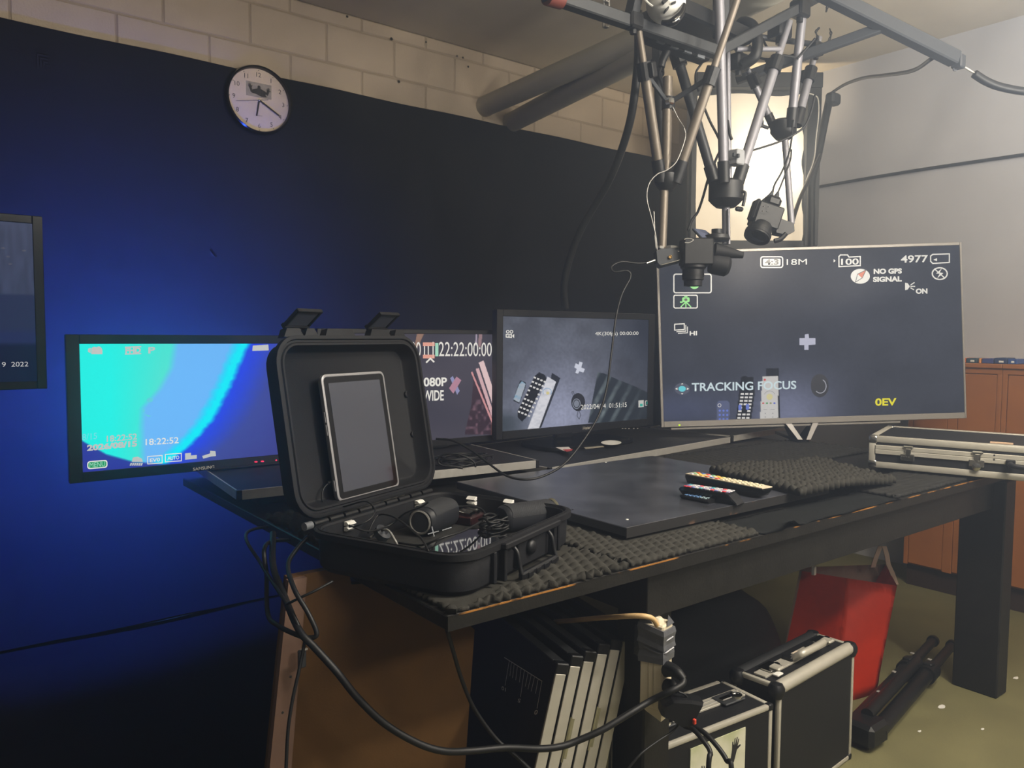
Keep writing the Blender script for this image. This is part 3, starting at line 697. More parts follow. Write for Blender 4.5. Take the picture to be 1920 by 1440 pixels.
def picC(u, v):
    n = noise2(u*1.3, v, 9, 1); n2 = noise2(u*1.5, v, 60, 7)
    c = mix(C('474b57'), C('5b6170'), n)
    c = mix(c, C('2c3242'), np.clip((u-0.62)/0.4, 0, 1)*np.clip((1.05-v), 0, 1)*1.2)
    k = np.exp(-(((u-0.36)/0.32)**2+((v-0.95)/0.55)**2)); c = mix(c, C('9ba2c0'), k*0.95)
    c = mix(c, C('2f3a42'), np.clip((0.22-u)/0.2, 0, 1)*np.clip((v-0.80)/0.1, 0, 1)*0.7)
    c = c*(0.94+0.12*n2[..., None])
    f = inpoly(u, v, foamC); st = 0.5+0.5*np.sin((u*16+v*6.5)*2*PI*0.62); fc = mix(C('262e38'), C('8c9ba0'), (st-0.45)*1.0*np.clip((1.02-u)/0.35, 0, 1)*(0.6+0.8*noise2(u, v, 30, 5)))
    c = np.where(f[..., None], fc, c)
    c = np.where(inpoly(u, v, remS)[..., None], C('1b1e26'), c); c = np.where(inpoly(u, v, remSf)[..., None], mix(C('aab6c6'), C('7ea8c8'), (noise2(u, v, 50, 3)-0.3)*1.5), c)
    c = np.where(inpoly(u, v, remB)[..., None], C('14161c'), c)
    c = np.where(inpoly(u, v, remWs)[..., None], C('20232c'), c); c = np.where(inpoly(u, v, remW)[..., None], mix(C('dfe2ee'), C('b8bccb'), (noise2(u, v, 70, 8)-0.35)), c)
    c = np.where(inpoly(u, v, crossC)[..., None], C('d5dcf0'), c)
    return c
tC, sC = tv('monitor', 'black middle monitor showing remotes, a white cross and foam seen from above', pC, cx0, cx1, cz0, cz1, 0.06, 0.02, 'blue grey view of the table top', picC, 320, 200, M_plastic, 1.0)
h = plane(pC.P(0, 0, -0.004), pC.n)
b = new()
for (x, y) in ((952, 622), (959, 622)): stroke_on(b, h, oval((x, y), 2.6, 2.6, 10), 1.3, closed=True)
stroke_on(b, h, [(949, 627), (959, 627), (959, 633), (949, 632)], 1.6, 0.0012, closed=True); poly_on(b, h, [(960, 630), (964, 626), (964, 634)]); poly_on(b, h, [(952, 629), (957, 629), (957, 631), (952, 631)]); part('camera_icon', b, G_W, sC)
text_on(h, '4K(30fps) 00:00:00', (1116, 631), (1197, 630), (1116, 622), G_W, sC, 'lettering', 0.0)
text_on(h, '2022/04/14  01:51:15', (1089, 768), (1175, 763), (1089, 759), G_W, sC, 'lettering', 0.0)
b = new(); poly_on(b, h, [(1197, 751), (1207, 750), (1207, 763), (1197, 764)]); stroke_on(b, h, [(1210, 752), (1219, 751), (1219, 759), (1210, 760)], 1.3, closed=True); part('status_icon', b, G_G, sC)
b = new(); poly_on(b, h, [(1200, 757), (1205, 757), (1205, 762), (1200, 762)], 0.0016); poly_on(b, h, [(1213, 753), (1216, 753), (1215, 758), (1212, 758)], 0.0016); part('status_icon', b, glow('teal', '2fb3a4'), sC)
# remote buttons in the picture
b = new()
for i in range(9):
    for k in range(4):
        p = np.array([1003+k*6.2, 708+k*2.6])+np.array([-3.7*i, 8.0*i]); 
        if i in (3, 4) and k in (1, 2): continue
        poly_on(b, h, [p+(-1.9, -2.2), p+(2.4, -1.0), p+(1.5, 2.2), p+(-2.7, 1.0)])
part('button_print', b, G_RC, sC)
b = new(); stroke_on(b, h, oval((1026, 735), 8, 7, 14, 150, 400), 1.2); part('dial_print', b, glow('soft_blue', '8ab0d8'), sC)
b = new(); poly_on(b, h, oval((1027, 737), 3, 3)); part('dial_print', b, glow('soft_yellow', 'd8cf90'), sC)
b = new(); poly_on(b, h, oval((1084, 754), 13, 17)); part('cap_print', b, glow('cap_dark', '1a1d26'), sC)
b = new(); stroke_on(b, h, oval((1081, 757), 7, 9, 18), 1.6, 0.0014, closed=True); poly_on(b, h, oval((1081, 757), 5, 6.5), 0.0013); part('cap_print', b, glow('cap_grey', '7c8496'), sC)
b = new(); stroke_on(b, h, [(1075, 743), (1072, 735), (1075, 734), (1077, 741)], 0.9); stroke_on(b, h, [(1084, 771), (1082, 780), (1086, 786), (1089, 778), (1086, 771)], 0.9); part('cap_cord_print', b, G_DK, sC)
text_on(pC.hit, 'Haier', (1093, 806), (1108, 804), (1093, 800), M_alu, tC, 'lettering', 0.02, 0.0008)
b = new()
for x in (1166, 1171, 1178, 1187, 1194): poly_on(b, pC.hit, [(x, 803), (x+3, 802.6), (x+3, 803.8), (x, 804.2)], 0.0008)
part('key_mark', b, M_alud, tC)
b = new(); m4 = Matrix.Translation((1.985, yc-0.03, 0.7845)); prism(b, rrect(0.44, 0.20, 0.05, 5), m4, 0.012); part('stand_foot', b, M_gloss, tC, smooth=True)
b = new(); box2(b, (1.93, yc+0.034, 0.7965), (2.02, yc+0.058, 0.87), bev=0.006); part('stand_neck', b, M_gloss, tC)
z4 = 0.7968
def lay(pts, z, name, m, th=0.0006):
    b = new(); P = [onz(p, z) for p in pts]; loft(b, [[Vector(p) for p in P], [Vector(p)+Vector((0, 0, th)) for p in P]]); return part(name, b, m, tC)
lay(oval((1146, 830), 19, 4.2), z4, 'oval_sticker', M_whitep)
lay([(1042, 839), (1066, 838), (1072, 843), (1058, 846)], z4, 'paper_sticker', mat('sticker_white', 'c9c4c0', 0.6)); lay([(1055, 843), (1074, 842), (1072, 845), (1062, 847)], z4+0.0008, 'red_sticker', mat('sticker_red', 'a02a2a', 0.6))
lay([(1095, 839), (1130, 836), (1133, 838), (1098, 842)], z4, 'pale_sticker', mat('sticker_tan', '8e8878', 0.6))

# --- largest television at right, turned to the viewer
D0, D1, D2, D3 = [at(p, 3.2) for p in ((1233, 472), (1813, 453), (1803, 785), (1237, 801))]
exD = _n((D1-D0)+(D2-D3)); ezD = (D0-D3)+(D1-D2); ezD = _n(ezD-exD*(ezD@exD))
ctr = (D0+D1+D2+D3)/4; WD, HD = np.linalg.norm(D1-D0+D2-D3)/2, np.linalg.norm(D0-D3+D1-D2)/2
pD = Panel(ctr-exD*WD/2-ezD*HD/2, exD, ezD, WD, HD)
dx0, dx1, dz0, dz1 = 0.011, WD-0.008, 0.024, HD-0.012
uvD = uvof(pD, dx0, dx1, dz0, dz1)
r1p = [uvD(p) for p in [(1345, 755), (1347, 752), (1366, 752), (1368, 756), (1368, 790), (1344, 790)]]
r2p = [uvD(p) for p in [(1386, 736), (1390, 706), (1412, 706), (1416, 736), (1408, 792), (1380, 792)]]
r3p = [uvD(p) for p in [(1430, 706), (1460, 705), (1459, 792), (1425, 792)]]
r3s = [uvD(p) for p in [(1437, 690), (1461, 690), (1464, 792), (1459, 792), (1460, 705), (1437, 705)]]
def picD(u, v):
    n = noise2(u*1.7, v, 8, 6); n2 = noise2(u*1.7, v, 90, 12)
    c = mix(C('343845'), C('3c404e'), n)
    k = np.exp(-(((u-0.42)/0.15)**2+((v-0.98)/0.22)**2)); c = mix(c, C('7d84a6'), k*0.85)
    k = np.exp(-(((u-0.05)/0.2)**2+((v-0.93)/0.12)**2)); c = mix(c, C('4f587c'), k*0.6)  # lighter left patch: screen reflection painted into the picture
    c = c*(0.95+0.10*n2[..., None])
    c = np.where(inpoly(u, v, r1p)[..., None], C('5b6488'), c); c = np.where(inpoly(u, v, r2p)[..., None], C('12141c'), c)
    c = np.where(inpoly(u, v, r3s)[..., None], C('151821'), c); c = np.where(inpoly(u, v, r3p)[..., None], C('cfd0d2'), c)
    return c
tD, sD = tv('television', 'largest television, silver rimmed, showing camera icons and a tracking focus message', pD, dx0, dx1, dz0, dz1, 0.06, 0.02, 'dark camera view of remotes with white icons', picD, 330, 190, M_bezel, 1.0, inset=0.003)
h = plane(pD.P(0, 0, -0.003), pD.n)
def T_(s, x0, x1, y0, y1, m=G_W, bold=0.02, sl=-0.02, off=0.0014): return text_on(h, s, (x0, y1), (x1, y1+sl*(x1-x0)), (x0+0.0, y0), m, sD, 'lettering', bold, off)
def outl(pts, wd, m, nm='icon_outline', off=0.0012):
    b = new(); stroke_on(b, h, pts, wd, off, closed=True); return part(nm, b, m, sD)
def solid(pts, m, nm, off=0.0012):
    b = new(); poly_on(b, h, pts, off); return part(nm, b, m, sD)
outl(rrect(41, 20, 4, 3, 1447, 491.5), 2.2, G_W); solid(rrect(33, 13, 2, 2, 1447, 491.5), G_W, 'ratio_plate'); T_('4:3', 1434, 1460, 486, 497, G_DK, 0.03, off=0.002)
T_('18M', 1475, 1513, 486, 497, G_W, 0.0)
outl([(1573, 500), (1573, 481), (1576, 478), (1589, 478), (1592, 482), (1613, 481), (1613, 498)], 2.2, G_W, 'folder_icon'); T_('100', 1577, 1610, 485, 497, G_W, 0.02); solid([(1563, 486), (1567, 489), (1563, 492)], G_W, 'pointer_mark')
T_('4977', 1689, 1740, 479, 493, G_W, 0.02); outl([(1745, 480), (1749, 477), (1780, 476), (1780, 492), (1749, 494), (1745, 490)], 2.2, G_W, 'card_icon'); solid([(1750, 487), (1757, 484), (1757, 490)], G_W, 'pointer_mark')
b = new(); stroke_on(b, h, oval((1762, 513), 14, 11, 22), 2.4, closed=True); part('flash_icon', b, G_W, sD); solid([(1766, 503), (1755, 513), (1762, 513), (1757, 522), (1769, 512), (1762, 511)], G_W, 'flash_bolt'); b = new(); stroke_on(b, h, [(1753, 505), (1771, 521)], 2); part('flash_slash', b, G_W, sD)
solid(oval((1613, 518), 18, 14, 26), G_W, 'compass_disc'); solid([(1624, 506), (1608, 514), (1616, 521)], G_OR, 'compass_needle', 0.002); b = new(); stroke_on(b, h, [(1624, 506), (1608, 514), (1604, 529), (1617, 521)], 1.2, 0.0024, closed=True); part('compass_outline', b, G_DK, sD)
T_('NO GPS', 1638, 1691, 504, 514, G_W, 0.05); T_('SIGNAL', 1637, 1691, 519, 529, G_W, 0.05)
solid([(1697, 530), (1702, 531), (1706, 537), (1702, 543), (1697, 544)], G_W, 'lamp_icon'); b = new(); stroke_on(b, h, [(1708, 534), (1714, 530)], 1.8); stroke_on(b, h, [(1708, 537), (1715, 537)], 1.8, 0.0013); stroke_on(b, h, [(1708, 540), (1713, 543)], 1.8, 0.0014); part('lamp_ray', b, G_W, sD)
T_('ON', 1717, 1739, 541, 551, G_W, 0.05)
outl(rrect(70, 35, 4, 3, 1298.5, 531.5), 2.2, G_W); outl(rrect(44, 24, 3, 3, 1285.5, 565.5), 2.0, G_W)
mo = [(1309+10*math.cos(a)-6, 529+13*math.sin(a)) for a in np.linspace(-1.3, 2.6, 16)]; mi = [(1305+8*math.cos(a)-6, 526+11*math.sin(a)) for a in np.linspace(2.5, -1.2, 14)]
b = new(); A_ = [(1302+10*math.cos(a), 531+11*math.sin(a)) for a in np.linspace(-1.1, 2.7, 15)]; B_ = [(1298+9*math.cos(a), 527+9.5*math.sin(a)) for a in np.linspace(-1.05, 2.65, 15)]
for i in range(14): poly_on(b, h, [A_[i], A_[i+1], B_[i+1], B_[i]], 0.0014)
part('moon_icon', b, G_GR, sD)
b = new(); poly_on(b, h, rrect(14, 9, 2, 2, 1286, 562)); poly_on(b, h, [(1283, 557), (1289, 557), (1289, 555), (1283, 555)]); poly_on(b, h, [(1275, 565), (1280, 565), (1280, 568), (1275, 568)], 0.0013)
for a in ((1286, 567, 1286, 576), (1285, 567, 1277, 575), (1287, 567, 1295, 575)): stroke_on(b, h, [a[:2], a[2:]], 2.2, 0.0015)
part('tripod_icon', b, G_GR, sD); solid(oval((1286, 562), 3, 2.6, 12), G_DK, 'tripod_icon_lens', 0.002)
outl([(1265, 608), (1283, 607), (1283, 618), (1265, 619)], 2.0, G_W, 'burst_icon'); b = new()
for k in range(2): stroke_on(b, h, [(1286+3*k, 610+3*k), (1286+3*k, 621+3*k), (1269+3*k, 622+3*k)], 1.4)
part('burst_icon', b, G_W, sD); T_('HI', 1293, 1307, 621, 629, G_W, 0.03)
solid([(1499, 634), (1509, 634), (1509, 627), (1516, 626), (1517, 634), (1529, 634), (1529, 646), (1516, 647), (1516, 656), (1508, 656), (1508, 647), (1499, 647)], G_LAV, 'cross_mark')
solid(oval((1279, 729), 14, 11, 24), glow('pad_dark', '4a5068'), 'pad_icon'); solid(oval((1279, 729), 7, 5.5, 16), G_CY, 'pad_centre', 0.002)
b = new()
for dx, dy in ((-11, 0), (11, 0), (0, -8.5), (0, 8.5)):
    cx_, cy_ = 1279+dx, 729+dy; s_ = 2.2; poly_on(b, h, [(cx_+(s_*np.sign(dx) if dx else -s_), cy_+(0 if dx else -s_*np.sign(dy)*0)), (cx_-(s_*np.sign(dx) if dx else -s_), cy_+(s_ if dx else 0)), (cx_-(s_*np.sign(dx)) if dx else cx_, cy_-(s_ if dx else -s_*np.sign(dy)))], 0.002)
part('pad_arrow', b, G_W, sD)
T_('TRACKING FOCUS', 1297, 1493, 718, 734, glow('pale_blue_text', 'cfe6f2'), 0.02, -0.022, 0.003)
T_('0EV', 1641, 1681, 747, 761, G_Y, 0.03)
b = new()
for i in range(8):
    for k in range(3): 
        if i > 3 and k == 1 and i < 6: continue
        poly_on(b, h, [(1389+k*8.3-i*0.9, 737+i*6.4), (1395+k*8.3-i*0.9, 737+i*6.4), (1395+k*8.3-i*0.9, 740.5+i*6.4), (1388.6+k*8.3-i*0.9, 740.5+i*6.4)], 0.0014)
part('button_print', b, G_RC, sD)
b = new()
for x, y in ((1387, 759), (1401, 758)): poly_on(b, h, rrect(6, 11, 2, 2, x+0.5, y+5), 0.002)
for i in range(3):
    for k in range(3): poly_on(b, h, oval((1349.5+k*7, 770+i*8), 2.2, 2.2, 8), 0.0014)
part('button_print', b, G_BL, sD)
b = new(); stroke_on(b, h, oval((1349, 760), 3.0, 3.0, 12), 1, closed=True); part('button_print', b, G_RC, sD)
for x, kcol in ((1431, 'c24444'), (1438, '3f9a55'), (1445, '8a8f5a'), (1452, '4a5fd0')):
    solid(rrect(4, 3, 1, 1, x, 756), glow('key_'+kcol, kcol), 'button_print', 0.002)
b = new(); stroke_on(b, h, oval((1443, 742), 10, 9, 14, 200, 340), 0.9); stroke_on(b, h, [(1432, 768), (1438, 768)], 0.9); stroke_on(b, h, [(1445, 768), (1452, 768)], 0.9)
for y in (774, 781): 
    for x in (1434, 1448): poly_on(b, h, [(x, y), (x+2, y), (x+2, y+2), (x, y+2)], 0.0014)
part('button_print', b, glow('print_grey', '8f8f96'), sD); solid(oval((1443, 744), 6, 6, 14), glow('print_yellow', 'd5cf9a'), 'dial_print', 0.002)
solid(oval((1434, 712), 2.4, 2.2, 10), glow('key_red', 'd04850'), 'button_print', 0.002)
b = new(); poly_on(b, h, oval((1537, 723), 17, 22)); part('cap_print', b, glow('cap_dark2', '20232e'), sD)
b = new(); stroke_on(b, h, oval((1538, 724), 11, 13, 16, -60, 130), 1.6, 0.0015); part('cap_print', b, glow('cap_grey2', 'a0a4b4'), sD)
# lower trim and V shaped foot
b = new(); box2(b, (0.04, 0.006, -0.012), (WD-0.27, 0.022, -0.002), bev=0.002, M=pD.M); part('lower_trim', b, M_bezel, tD)
b = new(); F0 = onz((1494, 823), TZ+0.016); F1 = onz((1510, 822), TZ+0.016); Uv = pD.P(0, 0, -0.03)
T0, T1 = pD.P(*[0]*2, -0.012)+exD*pD.xz((1478, 800))[0], pD.P(0, 0, -0.012)+exD*pD.xz((1528, 800))[0]
F0 = np.array([T0[0]*0.65+T1[0]*0.35, T0[1]*0.65+T1[1]*0.35, TZ+0.020]); F1 = np.array([T0[0]*0.35+T1[0]*0.65, T0[1]*0.35+T1[1]*0.65, TZ+0.020])
for a, q in ((T0, F0), (T1, F1)):
    b = new(); loft(b, [[Vector(a)+Vector(exD*sx*0.012)+Vector(pD.n*sn*0.02) for sx, sn in ((-1, -1), (1, -1), (1, 1), (-1, 1))], [Vector(q)+Vector(exD*sx*0.009)+Vector(pD.n*sn*0.05) for sx, sn in ((-1, -1), (1, -1), (1, 1), (-1, 1))]]); part('stand_leg', b, M_foot, tD)
b = new(); m4 = frame((F0+F1)/2-np.array([0, 0, 0.005]), exD*np.array([1, 1, 0]), z=(0, 0, 1)); prism(b, rrect(0.07, 0.26, 0.02, 4, 0, 0.09), m4, 0.012); part('stand_foot', b, M_foot, tD)
b = new(); lathe(b, onz((1273, 802), TZ+0.06), (0, -1, 0), [(0.001, 0), (0.003, 0.001), (0.001, 0.002)], 8)
b.free()
solid_led = new(); poly_on(solid_led, pD.hit, oval((1274, 797), 2.2, 1.6, 8), 0.001); part('indicator_light', solid_led, glow('green_led', 'c8f020', 1.5), tD)

# --- dim monitor cut by the left photo edge
yl = 2.30
pL = Panel((ony((-330, 600), yl)[0], yl, ony((50, 730), yl)[2]), (1, 0, 0), EYZ, 0.10, 0.1)
xl1 = ony((57, 420), yl)[0]+0.004; zl1 = ony((57, 419), yl)[2]
pL.W = xl1-pL.O[0]+0.022; pL.H = zl1-pL.O[2]+0.02
uvL = uvof(pL, 0.02, pL.W-0.022, 0.02, pL.H-0.02)
vA, vB, vC = uvL((30, 551))[1], uvL((30, 619))[1], uvL((30, 642))[1]
def picL(u, v):
    n = noise2(u*8, v*2, 6, 3)
    c = mix(C('474f6c'), C('3d4564'), v*1.6)*(0.9+0.2*n[..., None])
    c = mix(c, C('2a3358'), (v-vA)/0.012); c = mix(c, C('252e60'), (v-vB)/0.01); c = mix(c, C('10163a'), (v-vC)/0.02)
    return c
tL, sL = tv('monitor', 'dim dark monitor cut off by the left photo edge with a small date', pL, 0.02, pL.W-0.022, 0.02, pL.H-0.02, 0.06, 0.02, 'dim grey picture with a dark lower half', picL, 120, 60, M_gloss, 0.8)
h = plane(pL.P(0, 0, -0.004), pL.n)
text_on(h, '19  2022', (-2, 688), (53, 687), (-2, 679), G_L, sL)
b = new()
for p in ((6, 465), (45, 470), (15, 481), (19, 495)): poly_on(b, h, oval(p, 4, 1.6, 8))
part('picture_speck', b, glow('speck', '323954'), sL)
xs = (pL.O[0]+pL.W*0.5)
b = new(); rod(b, (xs, yl+0.04, 0.01), (xs, yl+0.04, pL.O[2]+0.1), 0.02); part('stand_pole', b, M_plastic, tL, smooth=True)
b = new(); lathe(b, (xs, yl+0.04, 0), (0, 0, 1), [(0.2, 0), (0.2, 0.012), (0.05, 0.02), (0.03, 0.025)], 28); part('stand_base', b, M_plastic, tL, smooth=True)
# blue strip added behind the left television, made up for the glow on the cloth
b = new()
for lo, hi in (((0.05, 0.083, 0.05), (0.6, 0.088, 0.07)), ((0.05, 0.083, 0.30), (0.6, 0.088, 0.32))): box2(b, lo, hi, M=pA.M)
part('added_blue_strip', b, glow('added_blue', '1030ff', 8.0), tA)
bl = area_light('added_blue_wash', (pA.P(0.33, 0.19, -0.095)), (pA.P(0.36, 0.08, -1.2)), 0.5, 0.25, 95.0, (0.03, 0.10, 1.0)); bl.data.spread = math.radians(118)  # added lamp for the blue wash on the cloth, source invented
#@@CLOCK

# ------------------------------------------------------------------ wall clock
ck = ony((486, 188), YW-0.05); CR = 0.137
Mc = Matrix(((1, 0, 0), (0, 0, -1), (0, 1, 0))).to_4x4(); Mc.translation = Vector((ck[0], YW-0.028, ck[2]))     # local x right, y up, z towards the room
t = thing('wall_clock', 'round white wall clock with a black rim and a small picture on its dial', 'clock', M=Mc)
def lp(bm, pts, z, d=0.0005):
    loft(bm, [[Vector((x, y, z)) for x, y in pts], [Vector((x, y, z+d)) for x, y in pts]])
bm = new(); lathe(bm, (0, 0, 0), (0, 0, 1), [(CR*0.9, 0), (CR*1.03, 0.004), (CR*1.06, 0.022), (CR*1.03, 0.036), (CR*0.985, 0.040), (CR*0.965, 0.036), (CR*0.955, 0.018)], 64); part('rim', bm, M_gloss, t, world=False, smooth=True)
bm = new(); lathe(bm, (0, 0, 0.016), (0, 0, 1), [(CR*0.975, 0), (CR*0.975, 0.003)], 64); face = part('dial', bm, M_face, t, world=False)
def local_text(s, cx, cy, hgt, m, par, z=0.0195, wd=None, rot=0.0, bold=0.0, nm='numeral'):
    me = text_mesh(s, bold); co = np.zeros(len(me.vertices)*3); me.vertices.foreach_get('co', co); co = co.reshape(-1, 3); lo, hi = co.min(0), co.max(0)
    k = hgt/(hi[1]-lo[1]); q = (co-(lo+hi)/2)*k
    if wd: q[:, 0] *= wd/(hi[0]-lo[0])/k
    c, s_ = math.cos(rot), math.sin(rot); P = np.stack([cx+q[:, 0]*c-q[:, 1]*s_, cy+q[:, 0]*s_+q[:, 1]*c, np.full(len(q), z)], -1)
    me.vertices.foreach_set('co', P.reshape(-1).astype(np.float32)); return part(nm, me, m, par, world=False)
for k in range(1, 13):
    a = math.radians(90-30*k); local_text(str(k), CR*0.78*math.cos(a), CR*0.78*math.sin(a), CR*0.135, M_inkf if k == 6 else M_ink, face)
    bm = new(); box(bm, (CR*0.915*math.cos(a), CR*0.915*math.sin(a), 0.0194), (0.0035, 0.0035, 0.0006)); part('hour_dot', bm, M_ink, face, world=False)
local_text('quartz', 0.004, -CR*0.47, CR*0.04, M_inkf, face, nm='lettering')
# picture on the dial: silhouette with raised hands
px0, py0 = 0.0, CR*0.31; pw2, ph2 = CR*0.40, CR*0.22
bm = new(); box(bm, (px0, py0, 0.0197), (2*pw2, 2*ph2, 0.0006)); part('picture_card', bm, mat('card_grey', '9a9486', 0.6, var=0.2, scale=60), face, world=False)
def hand_shape(cx, cy, s, lean):
    out = []
    R2 = lambda x, y: (cx+s*(x*math.cos(lean)-y*math.sin(lean)), cy+s*(x*math.sin(lean)+y*math.cos(lean)))
    return [R2(*p) for p in [(-.35, -1.6), (.3, -1.6), (.42, -.2), (.95, .25), (.85, .42), (.42, .2), (.48, 1.0), (.34, 1.05), (.22, .3), (.15, 1.2), (0, 1.2), (-.03, .3), (-.18, 1.1), (-.32, 1.05), (-.22, .25), (-.5, .75), (-.62, .65), (-.42, -.2)]]
bm = new()
lp(bm, hand_shape(px0-pw2*0.68, py0+ph2*0.25, ph2*0.42, 0.35), 0.0202); lp(bm, hand_shape(px0+pw2*0.72, py0+ph2*0.1, ph2*0.40, -0.2), 0.0203)
part('silhouette_hands', bm, M_ink, face, world=False)
bm = new(); lp(bm, [(px0+x*pw2, py0+y*ph2) for x, y in [(-.7, -.35), (-.45, 0), (-.12, .2), (-.1, .55), (0, .68), (.12, .55), (.14, .2), (.45, .02), (.68, -.25), (.5, -.5), (.62, -.8), (.2, -.85), (-.2, -.6), (-.5, -.55)]], 0.0204); part('silhouette_body', bm, M_ink, face, world=False)
def hand(nm, ang, L, wdt, z, tail=0.0, m=M_ink):
    a = math.radians(90-ang); d, s_ = Vector((math.cos(a), math.sin(a), 0)), Vector((-math.sin(a), math.cos(a), 0))
    bm = new(); p = [d*-tail+s_*wdt/2, d*L+s_*wdt*0.45, d*L-s_*wdt*0.45, d*-tail-s_*wdt/2]; loft(bm, [[v+Vector((0, 0, z)) for v in p], [v+Vector((0, 0, z+0.001)) for v in p]]); part(nm, bm, m, t, world=False)
hand('hour_hand', 190, CR*0.50, 0.0068, 0.0225); hand('minute_hand', 120, CR*0.74, 0.0062, 0.0245); hand('second_hand', 258, CR*0.74, 0.0016, 0.0265, CR*0.28)
bm = new(); lathe(bm, (0, 0, 0.0205), (0, 0, 1), [(0.005, 0), (0.005, 0.006), (0.003, 0.008), (0.001, 0.0085)], 14); part('hand_hub', bm, M_chrome, t, world=False, smooth=True)

# ------------------------------------------------------------------ open black equipment case on the table corner
CW, CD, CL = 0.44, 0.36, 0.35
CZ0, CZ1 = 0.7575, 0.832
Mcase = Matrix.Translation((CASE_O[0], CASE_O[1], 0)) @ Matrix.Rotation(CASE_YAW, 4, 'Z')     # x along the latch side, y to the hinge
cs = thing('equipment_case', 'open rugged black plastic case with a tablet in its lid, on the table corner', 'case', (0, 0, CZ0), M=Matrix.Translation((CASE_O[0], CASE_O[1], CZ0)) @ Matrix.Rotation(CASE_YAW, 4, 'Z'))
def ring(ins, z, r, n=6, insf=None):
    w_, h_ = CW-2*ins, CD-2*ins
    return [Mcase @ Vector((x+CW/2, y+CD/2, z)) for x, y in rrect(w_, h_, max(0.004, r-ins), n)]
bm = new()
loft(bm, [ring(.020, CZ0-.002, .062), ring(.0095, CZ0+.009, .062), ring(.0075, CZ1-.022, .062), ring(.011, CZ1-.014, .062), ring(0, CZ1-.012, .060), ring(0, CZ1-.001, .060), ring(.003, CZ1, .060), ring(.012, CZ1, .060), ring(.014, CZ1-.004, .060), ring(.017, CZ1-.004, .060), ring(.022, CZ0+.014, .060), ring(.030, CZ0+.009, .060)])
base = part('case_base', bm, M_plasticr, cs, smooth=True)
def loc_box(nm, lo, hi, m=M_plasticr, bev=0.0015, par=None, label=None, smooth=False):
    b = new(); box2(b, lo, hi, bev=bev, M=Mcase); return part(nm, b, m, par or cs, label=label)
# seal groove, foam lining
bm = new(); loft(bm, [ring(.0105, CZ1-.001, .06), ring(.0105, CZ1+.0012, .06), ring(.0075, CZ1+.0012, .06), ring(.0075, CZ1-.001, .06)], close=True); part('rubber_seal', bm, M_rubber, base, smooth=True)
bm = new(); loft(bm, [ring(.030, CZ0+.0095, .06), ring(.024, CZ0+.022, .06)]); part('foam_lining', bm, M_foamd, cs)
# latch side: ribs, latch blocks, valve and folding handle (outside, y < 0)
for x in (0.098, 0.342):
    loc_box('rib', (x-0.004, -0.001, CZ0+0.006), (x+0.004, 0.016, CZ1-0.012), bev=0.002, par=base)
for x in (0.125, 0.315):
    loc_box('rib', (x-0.004, -0.006, CZ0+0.004), (x+0.004, 0.016, CZ1-0.012), bev=0.002, par=base)
loc_box('front_lip', (0.115, -0.012, CZ1-0.012), (0.325, 0.002, CZ1-0.001), bev=0.002, par=base)
loc_box('valve_plate', (0.175, -0.002, CZ0+0.014), (0.285, 0.014, CZ1-0.014), bev=0.002, par=base)
bm = new(); lathe(bm, Mcase @ Vector((0.215, -0.001, CZ1-0.030)), Mcase.to_3x3() @ Vector((0, -1, 0)), [(0.014, 0), (0.014, 0.006), (0.011, 0.010), (0.004, 0.012)], 20); part('pressure_valve', bm, M_plastic, cs, smooth=True)
hb_ = None
bm = new(); box2(bm, (0.150, -0.026, CZ0+0.001), (0.290, -0.014, CZ0+0.015), bev=0.003, M=Mcase); grip = part('handle_grip', bm, M_plastic, cs)
for k in range(4):
    loc_box('grip_pad', (0.166+k*0.030, -0.0285, CZ0+0.003), (0.184+k*0.030, -0.0255, CZ0+0.013), M_plastic, 0.001, grip)
for x in (0.152, 0.284):
    b = new(); tube(b, [Mcase @ Vector(p) for p in ((x, -0.004, CZ1-0.016), (x, -0.012, CZ1-0.026), (x, -0.017, CZ0+0.026), (x, -0.021, CZ0+0.012))], 0.0042, 10); part('handle_arm', b, M_plastic, cs, smooth=True)
# screw bosses along the rim
for x in (0.07, 0.16, 0.25, 0.34, 0.41):
    b = new(); lathe(b, Mcase @ Vector((x, 0.0045, CZ1-0.0002)), (0, 0, 1), [(0.0026, 0), (0.0024, 0.0008), (0.0010, 0.0009)], 10); part('rim_screw', b, M_rubber, base)
# hinge: knuckles and end cap
HZ = CZ1+0.006
for k in range(9):
    x = 0.035+k*0.042
    b = new(); rod(b, Mcase @ Vector((x, CD+0.001, HZ-0.004)), Mcase @ Vector((x+0.036, CD+0.001, HZ-0.004)), 0.006, n=12); part('hinge_knuckle', b, M_plastic, cs, smooth=True)
b = new(); rod(b, Mcase @ Vector((0.012, CD+0.001, HZ-0.004)), Mcase @ Vector((0.030, CD+0.001, HZ-0.004)), 0.0075, n=14); part('hinge_cap', b, mat('hinge_grey', '5a5d62', 0.5), cs, smooth=True)
